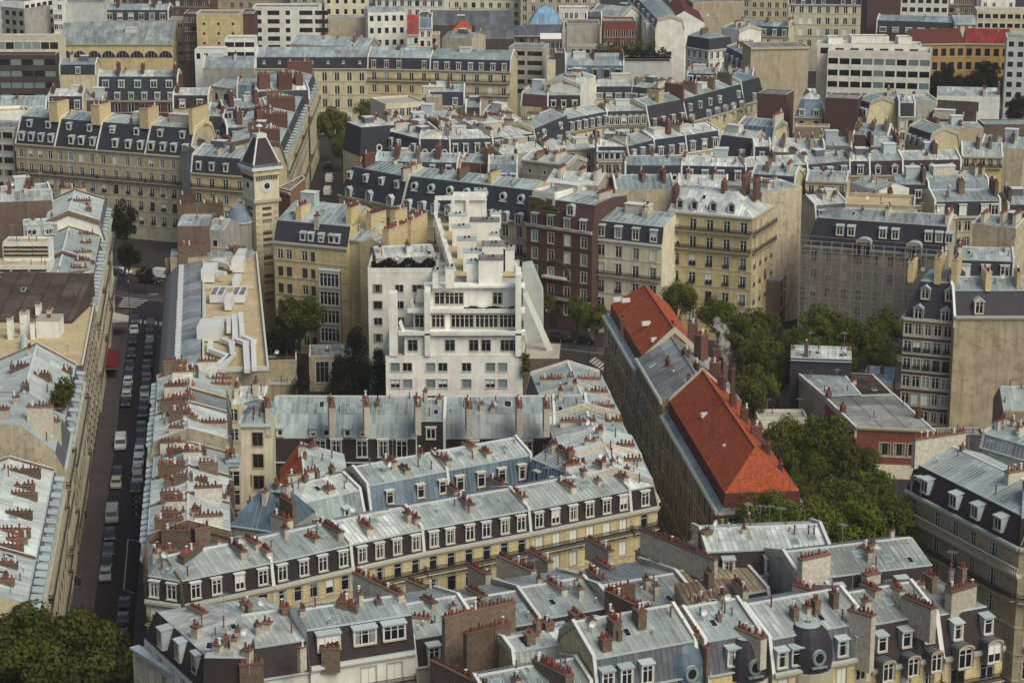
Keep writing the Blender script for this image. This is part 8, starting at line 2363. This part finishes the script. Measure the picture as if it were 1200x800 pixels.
def car_meshes(col, kind):
    pm_ = 'paint_' + col.replace(' ', '_')
    w = .86
    if kind == 'van':
        L, prof = 2.4, [(-2.4, .35), (-2.4, 1.0), (-2.35, 2.05), (-2.15, 2.2), (1.0, 2.2), (1.5, 1.95), (1.95, 1.15), (2.35, 1.0), (2.45, .7), (2.4, .35)]
        gl = [(1.02, 2.12), (1.48, 1.9), (1.88, 1.22), (1.0, 1.22)]
        w = .98
    elif kind == 'hatch':
        L, prof = 2.0, [(-1.95, .35), (-2.0, .85), (-1.75, 1.0), (-1.45, 1.42), (-1.1, 1.5), (.25, 1.5), (.55, 1.42), (1.15, 1.0), (1.85, .85), (2.0, .65), (1.98, .35)]
        gl = [(-1.62, 1.02), (-1.35, 1.38), (-1.0, 1.44), (.2, 1.44), (.5, 1.36), (1.0, 1.02)]
    else:
        L, prof = 2.2, [(-2.2, .35), (-2.22, .85), (-1.9, .98), (-1.55, 1.02), (-1.0, 1.38), (-.6, 1.44), (.3, 1.44), (.6, 1.36), (1.2, .98), (2.0, .82), (2.2, .62), (2.18, .35)]
        gl = [(-1.45, 1.03), (-.95, 1.33), (-.6, 1.39), (.25, 1.39), (.55, 1.31), (1.1, 1.0)]
    m = MB()
    def ww(z):
        return w if z < 1.02 else w - (z - 1.02) * (.32 if kind != 'van' else .1)
    n = len(prof)
    for s in (-1, 1):
        pts = [(s * ww(z), y, z) for y, z in prof]
        m.poly(pts if s > 0 else pts[::-1], pm_)
    for i in range(n - 1):
        (ya, za), (yb, zb2) = prof[i], prof[i + 1]
        m.quad((-ww(za), ya, za), (ww(za), ya, za), (ww(zb2), yb, zb2), (-ww(zb2), yb, zb2), pm_)
    m.box(-w * .95, w * .95, -L, L, .2, .36, 'tyre', bottom=True)
    body = m.mesh('body')
    g = MB()
    for s in (-1, 1):
        pts = [(s * (ww(z) + .012), y, z) for y, z in gl]
        g.poly(pts, 'car_glass')
    # windscreen and rear window lie just proud of the sloping panels
    def strip(a, b):
        (ya, za), (yb, zb2) = a, b
        dy, dz = yb - ya, zb2 - za
        l_ = math.hypot(dy, dz)
        ny, nz = -dz / l_ * -.015, dy / l_ * -.015
        if nz < 0:
            ny, nz = -ny, -nz
        a0 = .12
        p, q = (ya + dy * a0, za + dz * a0), (ya + dy * .92, za + dz * .92)
        g.quad((-ww(p[1]) * .9, p[0] + ny, p[1] + nz), (ww(p[1]) * .9, p[0] + ny, p[1] + nz), (ww(q[1]) * .9, q[0] + ny, q[1] + nz), (-ww(q[1]) * .9, q[0] + ny, q[1] + nz), 'car_glass')
    if kind == 'van':
        strip(prof[5], prof[6])
    elif kind == 'hatch':
        strip(prof[6], prof[7]); strip(prof[2], prof[3])
    else:
        strip(prof[7], prof[8]); strip(prof[3], prof[4])
    glass = g.mesh('windows')
    wmb = MB()
    wmb.tube((-.1, 0, 0), (.1, 0, 0), .32, .32, 'tyre', 10)
    wmb.tube((-.11, 0, 0), (.11, 0, 0), .19, .19, 'rim', 8)
    lm = MB()
    lm.box(-.17, .17, -.05, .05, -.07, .07, 'lamp_glass', bottom=True)
    tl = MB()
    tl.box(-.14, .14, -.05, .05, -.1, .1, 'tail_red', bottom=True)
    return body, glass, cached('wheel', lambda: wmb.mesh('wheel')), cached('hl', lambda: lm.mesh('headlight')), cached('tl', lambda: tl.mesh('tail_light')), L, w
def car(x, y, rz, col, kind, label, group=None, scale=1.0):
    bm_, gm, wh, hl_, tl_, L, w = cached(('car', col, kind), lambda: car_meshes(col, kind))
    root = thing('parked_van' if kind == 'van' else 'parked_car', label, 'van' if kind == 'van' else 'car', (x, y, .012), rz, group)
    root.scale = (scale,) * 3
    place(bm_, 'body', root)
    place(gm, 'windows', root)
    for sx_ in (-1, 1):
        for sy in (-.62, .62):
            place(wh, 'wheel', root, (sx_ * (w - .08), sy * L, .32))
        place(hl_, 'headlight', root, (sx_ * w * .7, L * .985, .72))
        place(tl_, 'tail_light', root, (sx_ * w * .75, -L * .985, .8))
    return root
ordn = ['first', 'second', 'third', 'fourth', 'fifth', 'sixth', 'seventh', 'eighth', 'ninth', 'tenth', 'eleventh', 'twelfth', 'thirteenth', 'fourteenth', 'fifteenth', 'sixteenth', 'seventeenth', 'eighteenth', 'nineteenth', 'twentieth', 'twenty-first', 'twenty-second', 'twenty-third', 'twenty-fourth']
sa = math.atan2(0.1315, 1)
seq = ['grey', 'black', 'black', 'silver', 'black', 'black', 'white', 'dark blue', 'black', 'red', 'black', 'silver', 'white', 'black', 'black', 'silver', 'grey', 'black', 'black', 'white', 'white', 'beige', 'silver', 'black']
kinds = ['hatch', 'saloon', 'hatch', 'hatch', 'saloon', 'hatch', 'hatch', 'saloon']
for i, c_ in enumerate(seq):
    y = 449 - i * 4.55 + random.uniform(-.3, .3)
    if i in (6, 15):
        continue
    car(SX(y) - 4.0 + random.uniform(-.12, .12), y, sa + (math.pi if i % 3 else 0), c_, kinds[i % 8], f'{c_} car parked {ordn[i]} from the crossing along the right kerb', 'cars parked along the right kerb')
for y_, c_, l_ in ((294, 'black', 'black car with pale windscreen parked by the white line marks below the corner house'), (288.5, 'grey', 'grey car parked between the two dark cars below the corner house'), (282.5, 'black', 'nearly black car parked nearest the bottom edge below the corner house')):
    car(SX(y_) - 4.2, y_, sa, c_, 'saloon', l_, 'cars parked along the right kerb')
lf = [(378, 'grey', 'hatch', 'grey car just before the crossing on the left kerb'), (390, 'white', 'hatch', 'white topped car second from the crossing on the left kerb'), (402, 'black', 'saloon', 'black car below the red awning on the left kerb'), (418, 'black', 'hatch', 'black car with shiny roof beside the red awning'), (431, 'black', 'saloon', 'black saloon midway along the left kerb'),
      (442, 'dark blue', 'hatch', 'dark blue car ahead of the silver group on the left kerb'), (451, 'white', 'hatch', 'white car leading the pale group on the left kerb'), (459, 'silver', 'hatch', 'silver car in the middle of the pale group on the left kerb'), (467, 'white', 'saloon', 'white saloon in the pale group on the left kerb'), (475, 'black', 'hatch', 'black car ending the pale group on the left kerb'),
      (524, 'white', 'van', 'white delivery van standing alone in the left lane'), (558, 'black', 'hatch', 'black car with bright rear window behind the delivery van'), (570, 'beige', 'hatch', 'beige car behind the black car on the left kerb'), (609, 'silver', 'van', 'silver box van nearest the walkers on the left kerb'), (631, 'black', 'hatch', 'black car just below the silver box van on the left kerb'),
      (648, 'grey', 'saloon', 'grey car second below the silver box van on the left kerb'), (662, 'black', 'saloon', 'black car third below the silver box van on the left kerb'), (677, 'silver', 'saloon', 'silver car with bright windscreen nearest the big tree')]
for py, c_, k_, l_ in lf:
    q = P(130, py, 0)
    car(SL(q.y) + 4.35, q.y, sa + math.pi, c_, k_, l_, 'vehicles along the left kerb', 1.0)
av = math.atan2(AE.y, AE.x) - math.pi / 2
for px, py, c_, k_, l_ in ((191, 326, 'white', 'van', 'white van parked on the avenue at the end of the street'), (143, 321, 'white', 'saloon', 'white car on the avenue beside the dark tree'), (136, 322, 'dark green', 'hatch', 'greenish car half hidden by the dark tree on the avenue'), (178, 332, 'black', 'saloon', 'black car on the avenue left of the white van'),
                           (652, 399, 'black', 'saloon', 'black car on the avenue before the brown facade'), (684, 402, 'black', 'van', 'dark van on the avenue beside the first red roof')):
    q = P(px, py, 0)
    car(q.x, q.y, av, c_, k_, l_, 'vehicles on the avenue')
for px, py, c_, k_, l_ in ((386, 213, 'white', 'van', 'white van at the foot of the cream pedimented house'), (384, 228, 'white', 'van', 'white van nearer the clock tower in the slanting side street'), (379, 243, 'silver', 'hatch', 'silver car in the slanting side street'), (385, 196, 'black', 'saloon', 'black car under the trees of the slanting side street')):
    q = P(px, py, 0)
    car(q.x, q.y, 0, c_, k_, l_, 'vehicles in the slanting side street')
# motorbikes in the bay
def bike_mesh():
    m = MB()
    for y in (-.65, .65):
        m.tube((-.06, y, .3), (.06, y, .3), .3, .3, 'tyre', 10)
    m.tube((0, -.6, .45), (0, .45, .72), .13, .17, 'paint_black', 8)
    m.tube((0, -.55, .75), (0, .1, .8), .14, .12, 'iron', 6)
    m.tube((0, .65, .3), (0, .45, .98), .04, .04, 'rim', 5)
    m.tube((-.35, .42, 1.0), (.35, .42, 1.0), .025, .025, 'iron', 5)
    return m.mesh('motorbike')
for i in range(9):
    q = P(161 + (i % 2) * 3.0, 576 + i * 3.4, 0)
    o = place(cached('bike', bike_mesh), 'motorbike', None, (q.x, q.y, .012), R(80) + random.uniform(-.2, .2))
    tag(o, 'dark motorbike in the dense two wheeler bay below the row of parked cars', 'motorbike', 'motorbikes in the two wheeler bay')

# ------------------------------------------------------------------ awnings, lamps, walkers
mat_plain('canvas_red', (.15, .012, .016), .8)
mat_plain('canvas_white', (.62, .60, .52), .8)
def awning(label, px, py, L, dep, m_, z=3.2):
    q = P(px, py, z)
    root = thing('shop_awning', label, 'awning', (SL(q.y) + .1, q.y, 0), sa)
    b = MB()
    b.quad((0, -L / 2, z), (0, L / 2, z), (dep, L / 2, z - .9), (dep, -L / 2, z - .9), m_)
    b.quad((dep, -L / 2, z - .9), (dep, L / 2, z - .9), (dep, L / 2, z - 1.2), (dep, -L / 2, z - 1.2), m_)
    for s in (-1, 1):
        b.poly([(0, s * L / 2, z), (dep, s * L / 2, z - .9), (0, s * L / 2, z - .9)], m_)
    b.build('canvas', root)
    f_ = MB()
    for s in (-1, 1):
        f_.tube((0, s * L / 2, z - .9), (dep, s * L / 2, z - .9), .04, .04, 'metal_mid', 5)
    f_.build('frame', root)
awning('dark red shop awning over the left pavement', 124, 417, 12, 2.4, 'canvas_red')
awning('cream canvas awning at the avenue end of the left pavement', 134, 369, 5, 3.2, 'canvas_white', 4.2)
def lamp(px, py, label, h=7.5):
    q = P(px, py, 0)
    root = thing('street_lamp', label, 'lamp', (q.x, q.y, .012), 0, 'street lamps')
    m = MB()
    m.tube((0, 0, 0), (0, 0, .8), .13, .1, 'iron', 8)
    m.tube((0, 0, .8), (0, 0, h), .07, .05, 'iron', 8)
    m.build('post', root)
    m = MB()
    m.tube((0, 0, h), (0, 0, h + .45), .12, .24, 'lamp_glass', 8)
    m.tube((0, 0, h + .45), (0, 0, h + .7), .28, .05, 'iron', 8)
    m.build('lantern', root)
lamp(690, 432, 'street lamp on the corner beside the first red roof')
lamp(152, 372, 'street lamp at the crossing end of the parked street')
lamp(640, 408, 'street lamp on the avenue right of the white stepped block')
mat_plain('skin', (.42, .26, .18), .6)
mat_plain('cloth_dark', (.03, .03, .04), .9)
mat_plain('cloth_blue', (.04, .05, .09), .9)
mat_plain('cloth_red', (.12, .03, .03), .9)
mat_plain('hair_dark', (.03, .02, .015), .8)
def skin_obj(name, parent, verts, edges, radii, mat):
    me = bpy.data.meshes.new(name)
    me.from_pydata(verts, edges, [])
    me.materials.append(MATS[mat])
    o = place(me, name, parent)
    md = o.modifiers.new('skin', 'SKIN')
    md.use_smooth_shade = True
    for i, r_ in enumerate(radii):
        me.skin_vertices[0].data[i].radius = (r_, r_)
    me.skin_vertices[0].data[0].use_root = True
    sb_ = o.modifiers.new('subdivision', 'SUBSURF')
    sb_.levels = sb_.render_levels = 1
    return o
def person(x, y, rz, stride, coat, legs, label):
    root = thing('person', label, 'person', (x, y, .132), rz, 'walkers on the left pavement')
    s = stride
    V = [(0, 0, .95), (0, 0, 1.2), (0, 0, 1.42), (0, 0, 1.52), (0, .02, 1.64), (0, .02, 1.74),
         (-.1, 0, .9), (-.1, s * .5, .5), (-.1, s * .55, .08), (-.1, s * .55 + .14, .04),
         (.1, 0, .9), (.1, -s * .2, .5), (.1, -s * .7, .1), (.1, -s * .7 + .14, .04),
         (-.19, 0, 1.4), (-.24, -s * .3, 1.12), (-.23, -s * .2 + .1, .86), (-.23, -s * .2 + .14, .76),
         (.19, 0, 1.4), (.24, s * .3, 1.12), (.23, s * .3 + .12, .88), (.23, s * .3 + .16, .78)]
    E_ = [(0, 1), (1, 2), (2, 3), (3, 4), (4, 5), (0, 6), (6, 7), (7, 8), (8, 9), (0, 10), (10, 11), (11, 12), (12, 13), (2, 14), (14, 15), (15, 16), (16, 17), (2, 18), (18, 19), (19, 20), (20, 21)]
    Rr = [.13, .13, .13, .055, .095, .07, .09, .065, .045, .035, .09, .065, .045, .035, .055, .045, .035, .03, .055, .045, .035, .03]
    skin_obj('body', root, V, E_, Rr, 'skin')
    skin_obj('coat', root, [V[0], V[1], V[2], V[14], V[15], V[16], V[18], V[19], V[20]], [(0, 1), (1, 2), (2, 3), (3, 4), (4, 5), (2, 6), (6, 7), (7, 8)], [.17, .165, .16, .075, .065, .055, .075, .065, .055], coat)
    skin_obj('trousers', root, [V[0], V[6], V[7], V[8], V[10], V[11], V[12]], [(0, 1), (1, 2), (2, 3), (0, 4), (4, 5), (5, 6)], [.15, .11, .085, .065, .11, .085, .065], legs)
    m = MB()
    n = 8
    for i in range(n):
        for k in range(3):
            a0, a1 = 2 * math.pi * i / n, 2 * math.pi * (i + 1) / n
            b0, b1 = math.pi / 2 * k / 3 - .2, math.pi / 2 * (k + 1) / 3 - .2
            f_ = lambda a, b_: (.115 * math.cos(a) * math.cos(b_), .0 + .125 * math.sin(a) * math.cos(b_), 1.69 + .115 * math.sin(b_))
            m.quad(f_(a0, b0), f_(a1, b0), f_(a1, b1), f_(a0, b1), 'hair_dark')
    m.build('hair', root)
for px, py, coat, legs, st, lab in ((101, 608, 'cloth_dark', 'cloth_dark', .3, 'lone walker in black clothes beside the silver box van'), (91, 657, 'cloth_dark', 'cloth_blue', .35, 'walker in dark coat alone halfway to the big tree'), (84, 686, 'cloth_dark', 'cloth_dark', .3, 'leftmost of three walkers in dark clothes near the big tree'),
                                    (89, 684, 'cloth_blue', 'cloth_dark', .32, 'middle one of three walkers near the big tree, in a blue coat'), (94, 686, 'cloth_red', 'cloth_dark', .28, 'rightmost of three walkers near the big tree, in a dark red coat'), (128, 392, 'cloth_dark', 'cloth_blue', .3, 'walker on the left pavement between the two awnings')):
    q = P(px, py, .13)
    person(q.x, q.y, sa + (math.pi if px > 95 else 0), st, coat, legs, lab)

# ------------------------------------------------------------------ drop small repeated parts that lie wholly outside the picture or behind other things
bpy.context.view_layer.update()
from mathutils.bvhtree import BVHTree
soft = set(CULL)
vv, ff = [], []
for o in C.objects:
    if o.type != 'MESH' or o in soft or (o.parent and o.parent in soft) or o.name.startswith(('ground', 'road', 'pavement', 'crown', 'foliage', 'roof_seams', 'netting', 'steam')):
        continue
    mw, k0 = o.matrix_world, len(vv)
    vv += [mw @ v.co for v in o.data.vertices]
    ff += [[k0 + i for i in p.vertices] for p in o.data.polygons]
bvh = BVHTree.FromPolygons(vv, ff)
eyes = [Vector((0, 0, CAM_H)), Vector((-9, 0, CAM_H)), Vector((9, 0, CAM_H))]
def inframe(p):
    v = p - eyes[0]
    d = v.y * cp - v.z * sp_
    u = v.y * sp_ + v.z * cp
    x, y = 600 + FPX * v.x / d, 400 - FPX * u / d
    return -60 < x < 1260 and -50 < y < 850
def seen(o):
    ms_ = o.matrix_world
    bb = [ms_ @ Vector(c) for c in o.bound_box]
    ctr = sum(bb, Vector()) / 8
    pts = [ctr] + [ctr + (b - ctr) * .8 for b in bb]
    if not any(inframe(p) for p in pts):
        return False
    size = max((b - ctr).length for b in bb)
    for e_ in eyes:
        for p in pts:
            d = p - e_
            L_ = d.length
            if bvh.ray_cast(e_, d / L_, max(1.0, L_ - size * .45 - .25))[0] is None:
                return True
    return False
dead = [o for o in CULL if not seen(o)]
kill = []
for o in dead:
    kill += list(o.children) + [o]
bpy.data.batch_remove(kill)

hz = bpy.data.materials.new('haze')
hz.use_nodes = True
nt = hz.node_tree
nt.nodes.remove(nt.nodes['Principled BSDF'])
pv_ = nt.nodes.new('ShaderNodeVolumePrincipled')
pv_.inputs['Color'].default_value = (.90, .92, .97, 1)
pv_.inputs['Density'].default_value = .00007
nt.links.new(pv_.outputs[0], nt.nodes['Material Output'].inputs['Volume'])
MATS['haze'] = hz
b = MB()
b.box(-1210, 1210, -110, 2210, -1, 126, 'haze', bottom=True)
o = b.build('haze')
o['kind'] = 'stuff'
o['label'] = 'thin pale haze lying over the whole city'
